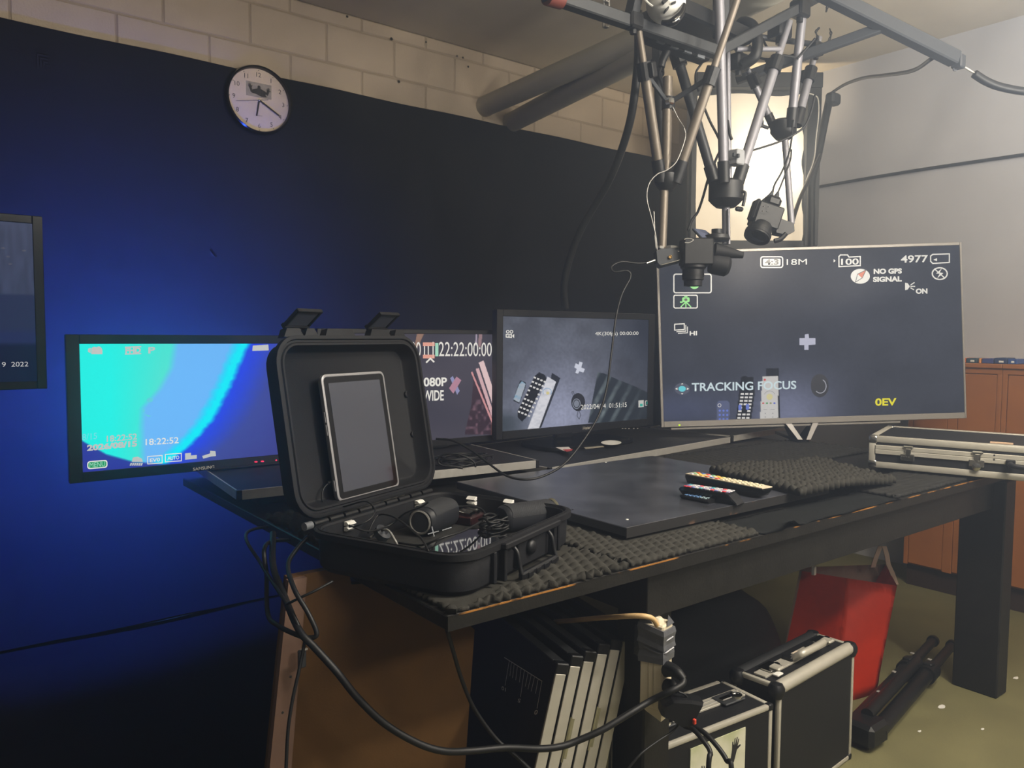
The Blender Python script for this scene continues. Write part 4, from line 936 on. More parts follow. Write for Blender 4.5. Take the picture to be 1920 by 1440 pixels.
# lid, tilted back by ten degrees; local frame x right, y up the lid, z towards the viewer
th_ = math.radians(100); wv = Vector((0, -math.cos(th_), math.sin(th_)))
lo_ = Vector((0, CD+0.002, CZ1+0.010)); zx = Vector((1, 0, 0)); zz = zx.cross(wv)
Ml = Mcase @ (Matrix((zx, wv, zz)).transposed().to_4x4()); Ml.translation = Mcase @ lo_
if (Ml.to_3x3() @ Vector((0, 0, 1))).y > 0: pass
def lring(ins, z, r, n=6):
    w_, h_ = CW-2*ins, CL-2*ins
    return [Ml @ Vector((x+CW/2, y+CL/2, z)) for x, y in rrect(w_, h_, max(0.004, r-ins), n)]
SG = 1.0 if (Ml.to_3x3() @ Vector((0, 0, 1))).dot(Vector(-FWD)) > 0 else -1.0
bm = new()
loft(bm, [lring(.020, -SG*.048, .058), lring(.012, -SG*.042, .058), lring(.010, -SG*.014, .058), lring(0, -SG*.012, .058), lring(0, -SG*.001, .058), lring(.002, 0, .058), lring(.007, 0, .058), lring(.009, -SG*.004, .058), lring(.013, -SG*.004, .058), lring(.015, -SG*.001, .058), lring(.019, -SG*.001, .058), lring(.021, -SG*.006, .058), lring(.027, -SG*.034, .054), lring(.031, -SG*.037, .05)])
lid = part('lid', bm, M_plasticr, cs, smooth=True)
def lid_box(nm, lo, hi, m=M_plasticr, bev=0.0015, par=None, M2=None):
    b = new(); lo, hi = np.array(lo), np.array(hi); lo2, hi2 = np.minimum(lo, hi), np.maximum(lo, hi); box2(b, lo2, hi2, bev=bev, M=Ml @ M2 if M2 is not None else Ml); return part(nm, b, m, par or cs)
# latch bosses along the free edge and the two flipped-up latches
for x0, x1 in ((0.045, 0.085), (0.098, 0.125), (0.155, 0.235), (0.292, 0.352), (0.375, 0.405)):
    bm = new(); pr_ = [(x0-0.006, CL-0.001), (x1+0.006, CL-0.001), (x1-0.004, CL+0.016), (x0+0.004, CL+0.016)]
    loft(bm, [[Ml @ Vector((x, y, -SG*0.012)) for x, y in pr_], [Ml @ Vector((x, y, -SG*0.030)) for x, y in pr_]]); part('latch_boss', bm, M_plastic, cs)
for xc in (0.078, 0.318):
    M2 = Matrix.Translation((xc, CL+0.020, -SG*0.020)) @ Matrix.Rotation(SG*math.radians(62), 4, 'X')
    b = new()
    for lo, hi in (((-0.033, 0, -0.004), (-0.027, 0.052, 0.004)), ((0.027, 0, -0.004), (0.033, 0.052, 0.004)), ((-0.033, 0.046, -0.004), (0.033, 0.052, 0.004)), ((-0.033, -0.002, -0.006), (0.033, 0.006, 0.006))): box2(b, lo, hi, bev=0.001, M=Ml @ M2)
    la = part('latch', b, M_plastic, cs)
    b = new(); box2(b, (-0.027, 0.006, -0.0015), (0.027, 0.046, 0.0015), M=Ml @ M2); part('latch_plate', b, mat('latch_plate_plastic', '474b58', 0.35), la)
    lid_box('latch_arm', (xc-0.012, CL-0.002, -SG*0.026), (xc+0.012, CL+0.024, -SG*0.016), M_plastic)
# two moulded screw circles on the lid's inner wall
lidp = plane(Ml @ Vector((0.2, 0.2, -SG*0.036)), (Ml.to_3x3() @ Vector((0, 0, SG))))
for p in ((764, 739), (776, 814)):
    b = new(); c_ = Vector(lidp(p, 0.004)); lathe(b, c_, Ml.to_3x3() @ Vector((0, 0, SG)), [(0.0075, -0.006), (0.0075, 0), (0.006, 0.001), (0.0055, -0.001)], 18); part('moulded_screw', b, M_plasticr, lid, smooth=True)
# small white cable clips
def clip(p, d_in, par=cs):
    p = Vector(p); d_in = Vector(d_in).normalized(); s_ = Vector((0, 0, 1)).cross(d_in).normalized(); u_ = Vector((0, 0, 1))
    b = new(); w2 = 0.0105
    for zs, zo, out0, out1 in ((0.009, 0.0015, 0.0005, 0.013), (-0.009, -0.0015, 0.0005, 0.012)):
        pr = [(0, zo), (out1*0.55, zo), (out1, zo+(zs-zo)*0.35), (out1*0.5, zs), (0, zs)]
        loft(b, [[p+s_*sx*w2+d_in*a+u_*q for a, q in pr] for sx in (-1, 1)])
    return part('cable_clip', b, M_whitep, par)
wallin = lambda x, y, z: Mcase @ Vector((x, y, z))
din = {'l': Mcase.to_3x3() @ Vector((1, 0, 0)), 'b': Mcase.to_3x3() @ Vector((0, -1, 0)), 'r': Mcase.to_3x3() @ Vector((-1, 0, 0))}
pl_back = plane(wallin(0.2, CD-0.019, 0.8), din['b']); pl_right = plane(wallin(CW-0.019, 0.2, 0.8), din['r'])
for p in ((652, 985), (783, 945)): clip(pl_back(p), din['b'])
for p in ((887, 938), (956, 944)): clip(pl_right(p), din['r'])
lc = Vector(lidp((771, 907))); clip(lc, Ml.to_3x3() @ Vector((0, 0, SG)))

# ------------------------------------------------------------------ tablet fixed in the lid
pt = plane(Ml @ Vector((0.2, 0.2, -SG*0.010)), Ml.to_3x3() @ Vector((0, 0, SG)))
ta, tb_, tc_, td_ = [pt(p) for p in ((600, 701), (719, 697), (748, 911), (634, 945))]
tcn = (ta+tb_+tc_+td_)/4; txv = _n((tb_-ta)+(tc_-td_)); tyv = (ta-td_)+(tb_-tc_); tyv = _n(tyv-txv*(tyv@txv)); tw, thh = np.linalg.norm(tb_-ta+tc_-td_)/2, np.linalg.norm(ta-td_+tb_-tc_)/2
Mt = Matrix((Vector(txv), Vector(tyv), Vector(np.cross(txv, tyv)))).transposed().to_4x4(); Mt.translation = Vector(tcn)
t = thing('tablet', 'upright tablet in a silver frame mounted inside the open case lid', 'tablet', M=Mt)
bm = new(); r0 = rrect(tw, thh, 0.014, 5)
loft(bm, [[Vector((x, y, -0.011)) for x, y in rrect(tw-0.006, thh-0.006, 0.012, 5)], [Vector((x, y, -0.006)) for x, y in r0], [Vector((x, y, 0.001)) for x, y in r0], [Vector((x, y, 0.002)) for x, y in rrect(tw-0.003, thh-0.003, 0.0125, 5)], [Vector((x, y, 0.002)) for x, y in rrect(tw-0.010, thh-0.010, 0.010, 5)], [Vector((x, y, 0.0005)) for x, y in rrect(tw-0.011, thh-0.011, 0.0095, 5)]]); part('tablet_body', bm, M_sil, t, world=False, smooth=True)
bm = new(); lp(bm, rrect(tw-0.0115, thh-0.0115, 0.009, 5), 0.0006, 0.0006); part('front_glass', bm, M_glass, t, world=False)
bm = new(); lp(bm, rrect(tw-0.036, thh-0.036, 0.002, 2), 0.0013, 0.0003); part('display', bm, mat('tablet_display', '2d3240', 0.06, spec=1.0, coat=1.0), t, world=False)
for y in (-0.11, 0.02, 0.05):
    bm = new(); box(bm, (-tw/2-0.0006, y*thh/0.3, -0.003), (0.002, 0.022, 0.004), bev=0.0008); part('side_button', bm, M_sil, t, world=False)
# ------------------------------------------------------------------ what lies in the case
ZF = CZ0+0.0222
Li = Mcase.to_3x3()
def speaker(name, label, c, axis, L, r, marks):
    ax = Vector(axis).normalized(); up = Vector((0, 0, 1)); sd = up.cross(ax).normalized()
    M_ = Matrix((ax, sd, up)).transposed().to_4x4(); M_.translation = Vector(c)
    t = thing(name, label, 'speaker', M=M_)
    def sec(k, z0): return [(math.copysign(abs(math.cos(a))**0.75, math.cos(a))*r*k, math.copysign(abs(math.sin(a))**0.75, math.sin(a))*r*0.92*k+z0) for a in [2*PI*i/28 for i in range(28)]]
    z0 = r*0.92
    b = new(); loft(b, [[Vector((x, y, z)) for y, z in sec(k, z0)] for x, k in ((-L/2, 0.80), (-L/2+0.006, 0.94), (-L/2+0.012, 1), (L/2-0.012, 1), (L/2-0.006, 0.94), (L/2, 0.80))]); part('speaker_body', b, mat('speaker_shell', '1d1f24', 0.5, spec=0.35), t, world=False, smooth=True)
    # woven cover: fine raised mesh over the upper half
    b = new(); n, mseg = int(L/0.0032), 22
    V = []
    for i in range(n+1):
        x = -L/2+0.010+(L-0.020)*i/n; row = []
        for k in range(mseg+1):
            a = math.radians(8+ (100 if marks else 164)*k/mseg); rr = 1.012+0.008*((i+k) % 2)
            y = -math.copysign(abs(math.cos(a))**0.75, math.cos(a))*r*rr if not marks else math.copysign(abs(math.cos(a+0.9))**0.75, math.cos(a+0.9))*r*rr
            z = math.copysign(abs(math.sin(a if not marks else a+0.9))**0.75, math.sin(a if not marks else a+0.9))*r*0.92*rr+z0
            row.append(b.verts.new((x, y, z)))
        V.append(row)
    for i in range(n):
        for k in range(mseg): b.faces.new((V[i][k], V[i+1][k], V[i+1][k+1], V[i][k+1]))
    part('mesh_cover', b, mat('speaker_mesh', '222428', 0.8, bump=0.4, bscale=900), t, world=False)
    return t, M_, z0
c1 = onz((812, 1003), ZF); s1, M1, _ = speaker('bluetooth_speaker', 'black mesh covered speaker with plus and minus marks inside the open case', (c1[0]+0.024, c1[1]+0.032, ZF), Li @ Vector((1, 0.12, 0)), 0.118, 0.0325, True)
pm_ = plane(M1 @ Vector((0, -0.0337, 0.028)), M1.to_3x3() @ Vector((0, -1, 0.0)))
b = new(); stroke_on(b, pm_, [(803, 1001), (822, 996)], 1.8, 0.0004); stroke_on(b, pm_, [(810, 988), (814, 1005)], 1.8, 0.0006); stroke_on(b, pm_, [(830, 994), (846, 989)], 1.8, 0.0004); part('plus_minus_mark', b, mat('pale_mark', '8b9096', 0.5), s1)
b = new(); lathe(b, M1 @ Vector((-0.0600, 0, 0.030)), M1.to_3x3() @ Vector((-1, 0, 0)), [(0.024, 0), (0.025, 0.003), (0.022, 0.004), (0.021, 0.001), (0.021, 0.0)], 24); part('end_ring', b, M_alud, s1, smooth=True)
b = new(); lathe(b, M1 @ Vector((-0.0600, 0, 0.030)), M1.to_3x3() @ Vector((-1, 0, 0)), [(0.021, -0.001), (0.021, 0.0012), (0.006, 0.002), (0.001, 0.002)], 24); part('end_cap', b, M_grey, s1, smooth=True)
c2 = onz((1003, 996), ZF); s2, M2_, _ = speaker('bluetooth_speaker', 'black mesh cylinder speaker at the right end of the open case', (c2[0]+0.004, c2[1]+0.030, ZF), Li @ Vector((0.85, -0.45, 0)), 0.130, 0.030, False)
b = new(); lathe(b, M2_ @ Vector((0.0650, 0, 0.0276)), M2_.to_3x3() @ Vector((1, 0, 0)), [(0.027, -0.004), (0.030, 0), (0.027, 0.003), (0.024, 0.001), (0.002, 0.001)], 24); part('end_ring', b, mat('olive_ring', '6d6a58', 0.4), s2, smooth=True)
# flat glass phone that mirrors the monitor
ZP = CZ1-0.036
pq = [onz(p, ZP) for p in ((884, 989), (945, 1005))]
cen = onz((868, 1022), ZP); axp = _n(onz((884, 989), ZP)-onz((772, 1027), ZP)); ayp = np.cross([0, 0, 1], axp)
Mp = Matrix((Vector(axp), Vector(ayp), Vector((0, 0, 1)))).transposed().to_4x4(); Mp.translation = Vector((cen[0], cen[1], ZP-0.010))
t = thing('glass_tablet', 'black glass tablet lying flat in the open case, mirroring the time code', 'tablet', M=Mp)
pc0 = onz((884, 989), ZP); loc0 = np.array(Mp.inverted() @ Vector(pc0)); 
x1_, y1_ = loc0[0], loc0[1]; x0_, y0_ = x1_-0.235, y1_-0.135
cxp, cyp = (x0_+x1_)/2, (y0_+y1_)/2
bm = new(); loft(bm, [[Vector((x, y, z)) for x, y in rrect(0.235-k, 0.135-k, 0.012, 5, cxp, cyp)] for z, k in ((0.0, 0.004), (0.003, 0), (0.008, 0), (0.0093, 0.002), (0.0095, 0.004))]); part('tablet_body', bm, mat('tablet_rim', '8d8a78', 0.4, metal=0.3), t, world=False, smooth=True)
bm = new(); lp(bm, rrect(0.231, 0.131, 0.010, 5, cxp, cyp), 0.0096, 0.0006); part('front_glass', bm, mat('mirror_glass', '0a0b0e', 0.02, spec=1.0, coat=1.0), t, world=False)
bm = new()
for sx in (-0.09, 0.09): box(bm, (cxp+sx, cyp, -(ZP-0.010-ZF)/2), (0.03, 0.08, ZP-0.010-ZF-0.0004))
part('rest_block', bm, M_foamd, t, world=False)
# dark red box with small metal plugs
c3 = onz((888, 975), ZF); t = thing('plug_box', 'small dark red box with bright metal plugs inside the case', 'box', (c3[0], c3[1], ZF), CASE_YAW)
b = new(); box(b, (0, 0, 0.009), (0.105, 0.055, 0.018), bev=0.002); part('box_body', b, mat('dark_red_plastic', '2a1214', 0.35), t, world=False)
for k in range(6):
    b = new(); x = -0.042+k*0.015; rod(b, (x, -0.02+0.003*(k % 2), 0.0235), (x+0.012, 0.016, 0.0235), 0.0042, n=10); rod(b, (x+0.012, 0.016, 0.0235), (x+0.0145, 0.0225, 0.0235), 0.0026, n=8); part('metal_plug', b, M_chrome, t, world=False, smooth=True)
b = new(); box(b, (0.044, -0.005, 0.0215), (0.012, 0.04, 0.005), bev=0.001); part('label_strip', b, M_whitep, t, world=False)
b = new(); rod(b, (-0.05, 0.03, 0.0235), (-0.035, 0.036, 0.027), 0.004, n=10); rod(b, (-0.037, 0.035, 0.027), (-0.026, 0.039, 0.029), 0.0025, n=8); part('metal_plug', b, M_chrome, t, world=False, smooth=True)
# cable coil at the right and loose leads at the left
c4 = onz((928, 992), ZF+0.01)
b = new(); pts = []
for i in range(90):
    a = i*0.52; rr = 0.028+0.006*math.sin(i*1.9); pts.append(Vector((c4[0]+rr*math.cos(a)*1.15, c4[1]+rr*math.sin(a)*0.75, ZF+0.006+0.030*(i/90)+0.004*math.sin(i*1.3))))
tube(b, pts, 0.0026, 6, 3); single('cable_coil', b, M_rubber, 'tangled coil of thin black cable in front of the cylinder speaker in the case', 'cable', smooth='all', loc=(c4[0], c4[1], ZF))
def leads(px_list, r, label, m=M_rubber, nm='cable', k=8, cat='cable', group=None, pts=None):
    P = pts if pts is not None else [onz(p[:2], p[2]) for p in px_list]
    b = new(); tube(b, P, r, 8, k); P0 = P[0]
    return single(nm, b, m, label, cat, group, smooth='all', loc=tuple(float(x) for x in P0))
zl = ZF+0.008
leads([(612, 909, 0.94), (604, 920, 0.925), (603, 935, 0.905)], 0.0011, 'x') if False else None
P = [lidp(p, 0.012) for p in ((633, 902), (618, 905), (606, 918), (604, 937), (612, 949))]+[Vector(lidp((640, 951), 0.028)), onz((684, 940), 0.868), onz((703, 955), 0.856), onz((695, 972), 0.845), onz((672, 985), 0.835), onz((655, 988), 0.826)]
leads(None, 0.0016, 'thin black charging lead running from the tablet in the lid to a white clip', pts=P)
b = new(); rod(b, lidp((637, 901), 0.012), lidp((614, 906), 0.012), 0.0035); single('charging_plug', b, M_rubber, 'small black plug at the left edge of the tablet in the lid', 'plug', smooth=True, loc=tuple(lidp((625, 904), 0.012)))
leads([(655, 985, 0.835), (690, 996, 0.815), (730, 985, 0.81), (760, 962, 0.835), (790, 950, 0.85), (804, 941, 0.86)], 0.0019, 'dark lead looping from the left clip over the marked speaker in the case')
leads([(690, 1000, 0.80), (700, 978, 0.82), (712, 965, 0.83), (735, 968, 0.835), (762, 985, 0.83), (790, 1010, 0.835), (803, 1033, 0.833)], 0.0020, 'black lead arching across the front left corner of the case contents')
leads([(694, 1008, 0.79), (712, 996, 0.80), (728, 995, 0.81), (740, 1012, 0.80), (745, 1022, 0.79)], 0.0024, 'short silver grey lead curled at the left end of the case', M_alud)
leads([(748, 1018, 0.79), (790, 1022, 0.80), (830, 1008, 0.815), (870, 995, 0.815), (905, 975, 0.81), (908, 960, 0.812), (890, 950, 0.82), (850, 950, 0.82)], 0.0022, 'black lead looping around the plug box and behind the marked speaker')
b = new(); lathe(b, onz((712, 1016), ZF)+np.array([0, 0, 0.012]), (0.3, -0.6, 0.7), [(0.001, 0), (0.014, 0.0), (0.017, 0.003), (0.017, 0.014), (0.009, 0.016), (0.006, 0.011), (0.001, 0.011)], 20); single('socket_plug', b, M_grey, 'round grey plug with dark holes at the left end of the case', 'plug', smooth=True, loc=tuple(onz((712, 1016), ZF)))

# ------------------------------------------------------------------ remotes on the board
ZR = BZ+0.0005
def remote(label, A, B, wd, hh, m_top, m_body, keys, tail=False, tilt=0.0):
    A, B = np.array(A), np.array(B); L = np.linalg.norm((B-A)[:2]); yaw = math.atan2(B[1]-A[1], B[0]-A[0])
    t = thing('remote_control', label, 'remote', M=Matrix.Translation((A[0], A[1], ZR)) @ Matrix.Rotation(yaw, 4, 'Z'))
    b = new(); prof = []
    sec = lambda x, z0, z1, w_: [Vector((x, y, z)) for y, z in ((-w_*0.36, z0), (w_*0.36, z0), (w_/2, z0+(z1-z0)*0.55), (w_*0.47, z1), (-w_*0.47, z1), (-w_/2, z0+(z1-z0)*0.55))]
    if tail: S = [(0, hh*0.55, hh*0.8, wd*0.8), (0.008, hh*0.30, hh, wd), (L*0.5, hh*0.18, hh*1.0, wd), (L*0.72, 0.0, hh*1.0, wd*1.0), (L*0.86, 0, hh*0.85, wd*0.98), (L*0.97, 0, hh*0.25, wd*0.9), (L, 0, hh*0.06, wd*0.8)]
    else: S = [(0, hh*0.4, hh*0.95, wd*0.85), (0.006, hh*0.12, hh, wd), (L*0.3, 0, hh, wd), (L*0.8, 0, hh, wd), (L-0.010, hh*0.2, hh, wd), (L, hh*0.75, hh*0.97, wd*0.9)]
    if not tail and hh < 0.012: S = [(0, 0, hh*0.9, wd*0.9), (0.003, 0, hh, wd), (L-0.003, 0, hh, wd), (L, 0, hh*0.9, wd*0.9)]
    loft(b, [sec(*s_) for s_ in S]); part('remote_body', b, m_body, t, world=False, smooth=True)
    if m_top is not None:
        b = new(); prism(b, [(0.002, -wd*0.45), (L-(0.03 if tail else 0.001), -wd*0.45), (L-(0.03 if tail else 0.001), wd*0.45), (0.002, wd*0.45)], Matrix.Translation((0, 0, hh-0.0002)), 0.0025); part('top_plate', b, m_top, t, world=False); zt_ = hh+0.0023
    else: zt_ = hh
    for (x, y, sx, sy, m) in keys(L, wd):
        b = new(); box(b, (x, y, zt_+0.001), (sx, sy, 0.0022), bev=0.0006); part('key', b, m, t, world=False)
    return t
K = lambda h_: mat('key_'+h_, h_, 0.5)
def keysW(L, wd):
    o = []
    cl = ['c9cbdc', 'd05048', 'd8d0a8', '6fae88', 'e0b050', 'e8b848', 'd06030', 'd8cf8a', '5878c0']
    for i in range(13):
        for k in range(3):
            x = 0.018+i*(L-0.045)/12
            o.append((x, (k-1)*wd*0.28, 0.010, wd*0.18, K('d3cbb0') if i > 5 else K(cl[(i*2+k*3) % 9])))
    return o
def keysB(L, wd):
    cl = ['c8c8cc', 'd05058', '7a80b8', 'b8b8c0', '4fa0a8', '9a90b0']
    return [(0.016+i*(L*0.72)/11, (k-1)*wd*0.27, 0.0085, wd*0.19, K('c83848') if (i == 0 and k == 0) or (i == 10 and k == 0) else K(cl[(i+k*2) % 6 if (i+k) % 3 else 0])) for i in range(12) for k in range(3)]
def keysS(L, wd): return [(0.014+i*(L-0.028)/5, (k-1)*wd*0.27, 0.007, wd*0.17, K('5f86b8') if i < 4 else K('8aa0a8')) for i in range(6) for k in range(3)]
wA, wB = onz((1300, 893), ZR+0.022), onz((1447, 922), ZR+0.022); remote('long cream remote with coloured keys, the rear one of three on the board', wA+np.array([0.01, 0.02, 0]), wB+np.array([0.012, 0.02, 0]), 0.046, 0.026, M_cream, M_gloss, keysW)
wA, wB = onz((1274, 914), ZR+0.022), onz((1396, 938), ZR+0.01); remote('black remote with a thick curved end, the middle one on the board', wA+np.array([0.012, 0, 0]), wB+np.array([-0.008, 0.004, 0]), 0.048, 0.027, None, M_gloss, keysB, True)
wA, wB = onz((1276, 928), ZR+0.005), onz((1334, 938), ZR+0.005); remote('small flat black remote with blue keys in front of the thick remote', wA+np.array([0.004, -0.008, 0]), wB+np.array([-0.004, -0.006, 0]), 0.038, 0.009, None, M_plastic, keysS)
cp = onz((1386, 896), ZR); t = thing('lens_cap', 'round black lens cap behind the remotes on the board', 'lens cap', (cp[0], cp[1]+0.01, ZR))
b = new(); lathe(b, (0, 0, 0), (0, 0, 1), [(0.026, 0), (0.028, 0.004), (0.028, 0.011)], 32); part('cap_ring', b, M_plastic, t, world=False, smooth=True)
b = new(); lathe(b, (0, 0, 0.011), (0, 0, 1), [(0.027, 0), (0.024, 0.0025), (0.001, 0.003)], 32); part('cap_face', b, mat('cap_face_plastic', '4b5560', 0.35), t, world=False, smooth=True)
b = new(); tube(b, [(0.026, -0.01, 0.004), (0.05, -0.02, 0.002), (0.06, -0.045, 0.002), (0.045, -0.055, 0.002), (0.03, -0.035, 0.002), (0.026, -0.015, 0.004)], 0.0012, 6); part('cap_cord', b, M_rubber, t, world=False, smooth=True)

# ------------------------------------------------------------------ silver edged flight cases
def alu_case(name, label, M, W_, D_, H_, split, body=M_case, corner=M_chrome, edge=0.014, round_edge=0.004, m_edge=M_alu):
    """box with aluminium profiles; local x = width, y = depth, z = height, origin at front left bottom"""
    t = thing(name, label, 'case', M=M)
    b = new(); box2(b, (0.003, 0.003, 0.003), (W_-0.003, D_-0.003, H_-0.003)); part('body', b, body, t, world=False)
    e = edge
    def bar(lo, hi, nm='edge_profile', bev=round_edge): b = new(); box2(b, lo, hi, bev=min(bev, e*0.4), seg=2); part(nm, b, m_edge, t, world=False, smooth=True)
    for y in (0, D_-e):
        for z in (0, H_-e): bar((e, y, z), (W_-e, y+e, z+e))
    for x in (0, W_-e):
        for z in (0, H_-e): bar((x, e, z), (x+e, D_-e, z+e))
        for y in (0, D_-e): bar((x, y, e), (x+e, y+e, H_-e))
    for x in (0, W_):
        for y in (0, D_):
            for z in (0, H_):
                b = new(); s_ = e*1.35; cx_, cy_, cz_ = (x-np.sign(x-W_/2)*s_/2), (y-np.sign(y-D_/2)*s_/2), (z-np.sign(z-H_/2)*s_/2)
                box(b, (cx_+np.sign(x-W_/2)*0.0016, cy_+np.sign(y-D_/2)*0.0016, cz_+np.sign(z-H_/2)*0.0016), (s_, s_, s_), bev=s_*0.28, seg=3); part('corner_cap', b, corner, t, world=False, smooth=True)
    return t
zc = TZ+0.0162
# on the table: lid split runs level, front side carries the locks
A0 = np.array([2.478, 1.275]); uu = _n(np.array([0.129, -0.404])); vv = np.array([-uu[1], uu[0]])
Mk = Matrix((Vector((*uu, 0)), Vector((*vv, 0)), Vector((0, 0, 1)))).transposed().to_4x4(); Mk.translation = Vector((*A0, zc))
W3, D3_, H3 = 0.62, 0.36, 0.104
t = alu_case('flight_case', 'flat black case with broad silver edges lying on the table at the right', Mk, W3, D3_, H3, 0.5, edge=0.021)
for z in (0.046, 0.061):
    b = new(); box2(b, (0.02, -0.003, z), (W3-0.02, 0.002, z+0.0145), bev=0.0015); part('middle_profile', b, M_alu, t, world=False)
b = new(); box2(b, (-0.003, 0.02, 0.054), (0.002, D3_-0.02, 0.078), bev=0.0015); part('middle_profile', b, M_alu, t, world=False)
def lock(x, z, kind):
    b = new(); box2(b, (x-0.02, -0.007, z-0.026), (x+0.02, -0.001, z-0.004), bev=0.002); l = part('lock_plate', b, M_chrome, t, world=False)
    b = new(); box2(b, (x-0.006, -0.011, z-0.008), (x+0.010, -0.003, z+0.014), bev=0.002); part('lock_tongue', b, M_chrome, t, world=False)
    b = new(); box2(b, (x-0.014, -0.009, z+0.012), (x+0.016, -0.002, z+0.022), bev=0.003); part('lock_hook', b, M_chrome, t, world=False)
    if kind:
        b = new(); lathe(b, (x, -0.007, z-0.026), (0, -1, 0), [(0.012, 0), (0.012, 0.003), (0.006, 0.005), (0.001, 0.0055)], 20); part('lock_knob', b, M_chrome, t, world=False, smooth=True)
    else:
        for k in range(4): b = new(); lathe(b, (x-0.017+k*0.007, -0.007, z-0.014), (0, -1, 0), [(0.0028, 0), (0.0028, 0.003), (0.001, 0.0035)], 10); part('code_wheel', b, M_chrome, t, world=False, smooth=True)
lx0 = [float(((Mk.inverted() @ Vector(plane((*A0, zc), (-vv[0], -vv[1], 0))((p, 850)))))[0]) for p in (1702, 1832)]
lock(lx0[0], 0.058, 0); lock(lx0[1], 0.058, 1)
b = new(); box2(b, (lx0[1]+0.075, -0.012, 0.040), (lx0[1]+0.10, -0.002, 0.062), bev=0.003); part('handle_mount', b, M_plastic, t, world=False)
b = new(); tube(b, [(lx0[1]+0.088, -0.012, 0.05), (lx0[1]+0.09, -0.03, 0.048), (lx0[1]+0.12, -0.036, 0.046), (lx0[1]+0.20, -0.036, 0.046), (lx0[1]+0.22, -0.03, 0.048), (lx0[1]+0.222, -0.012, 0.05)], 0.008, 10); part('carry_handle', b, M_plastic, t, world=False, smooth=True)
b = new(); box2(b, (lx0[1]+0.03, 0.05, H3-0.003), (lx0[1]+0.09, 0.08, H3-0.0005)); part('paper_label', b, mat('label_tan', 'b59a80', 0.7), t, world=False)
for x in (lx0[1]+0.045,):
    for z in (0.058, 0.072): b = new(); lathe(b, (x, -0.003, z), (0, -1, 0), [(0.0028, 0), (0.0024, 0.001), (0.0008, 0.0012)], 8); part('rivet', b, M_steel, t, world=False)
#@@RIG

# ------------------------------------------------------------------ steel frame under the ceiling
ft = thing('ceiling_frame', 'dark steel frame hung from the ceiling that carries the upside down tripods', 'frame', tuple(at((1400, 60), 2.5)))
def bar(nm, a, b_, wpx, m=M_steel, sq=True, par=ft, end=None):
    """straight member between two world points; wpx is its width in metres"""
    a, b_ = Vector(a), Vector(b_); d = b_-a; L = d.length; q = d.to_track_quat('Z', 'Y').to_matrix().to_4x4(); q.translation = a
    b = new()
    if sq: box2(b, (-wpx/2, -wpx/2, 0), (wpx/2, wpx/2, L), bev=wpx*0.1, M=q)
    else: rod(b, a, b_, wpx/2)
    return part(nm, b, m, par, smooth=not sq)
bar('cross_bar', at((1022, -12), 2.0), at((1345, 98), 2.40), 0.034)
b = new(); rod(b, at((1026, -10), 2.0), at((1052, -2), 2.03), 0.026); part('red_end_cap', b, mat('brick_red_plastic', '6a3026', 0.6), ft, smooth=True)
bar('long_bar', at((1420, -75), 2.42), at((1792, 111), 2.62), 0.045, M_grey)
bar('side_bar', at((1380, 150), 2.75), at((1668, 46), 2.55), 0.030, M_grey)
bar('cross_bar', at((1345, 98), 2.40), at((1540, -8), 2.65), 0.030)
bar('cross_bar', at((1180, 46), 2.18), at((1200, -40), 2.15), 0.032)
bar('strut', at((1380, 92), 2.50), at((1462, 92), 2.58), 0.016, M_tubes, False)
bar('strut', at((1398, 66), 2.60), at((1540, 85), 2.72), 0.020, M_grey, False)
bar('cross_bar', at((1232, 128), 2.45), at((1230, 10), 2.40), 0.026)
bar('hanger', at((1352, 70), 2.45), at((1352, -50), 2.45), 0.042)
bar('hanger', at((1498, 20), 2.62), at((1500, -60), 2.62), 0.040)
for p, D, s in (((1188, 40), 2.18, .05), ((1500, 18), 2.6, .06), ((1530, 92), 2.70, .05), ((1462, 55), 2.62, .07), ((1385, 118), 2.56, .06)):
    b = new(); c = Vector(at(p, D)); box(b, c, (s, s*0.8, s*0.9), bev=0.006); rod(b, c+Vector((0, 0, -s*0.7)), c+Vector((0, 0, s*0.7)), s*0.18); part('clamp', b, M_plastic, ft)
b = new(); box(b, Vector(at((1797, 116), 2.62)), (0.035, 0.035, 0.045), bev=0.004); tube(b, [at((1790, 122), 2.62), at((1788, 131), 2.62), at((1793, 132), 2.62)], 0.003); part('end_bracket', b, M_grey, ft)
b = new(); box2(b, (-0.5, -0.045, -0.02), (0.5, 0.045, 0.02), bev=0.004, M=frame(at((1296, 58), 2.50), at((1372, 100), 2.46)-at((1200, 28), 2.22), z=(0, 0, 1)) @ Matrix.Diagonal((0.34, 2.4, 1.3, 1))); part('mount_plate', b, M_plastic, ft)
# hanging hoses and cords of the frame
b = new(); tube(b, [at((1392, 122), 2.52), at((1416, 104), 2.5), at((1420, 72), 2.5), at((1410, 48), 2.52), at((1392, 42), 2.55), at((1384, 56), 2.56)], 0.018, 10); part('cable_loom', b, M_rubber, ft, smooth=True)
for pts in ([(1405, 85), (1425, 108), (1450, 112)], [(1428, 66), (1440, 90), (1465, 94)], [(1435, 115), (1460, 104), (1490, 107)], [(1495, 110), (1520, 82), (1528, 72)], [(1316, 118), (1304, 140), (1310, 172)]):
    b = new(); tube(b, [at(p, 2.62) for p in pts], 0.004, 6); part('cord', b, M_rubber, ft, smooth=True)
b = new(); bm_ = [at(p, 2.5) for p in ((1362, 60), (1390, 66), (1374, 74))]; loft(b, [[Vector(p)+Vector(FWD)*k for p in bm_] for k in (0, 0.02)]); part('blue_clip', b, mat('blue_plastic', '2f5f9c', 0.4), ft)
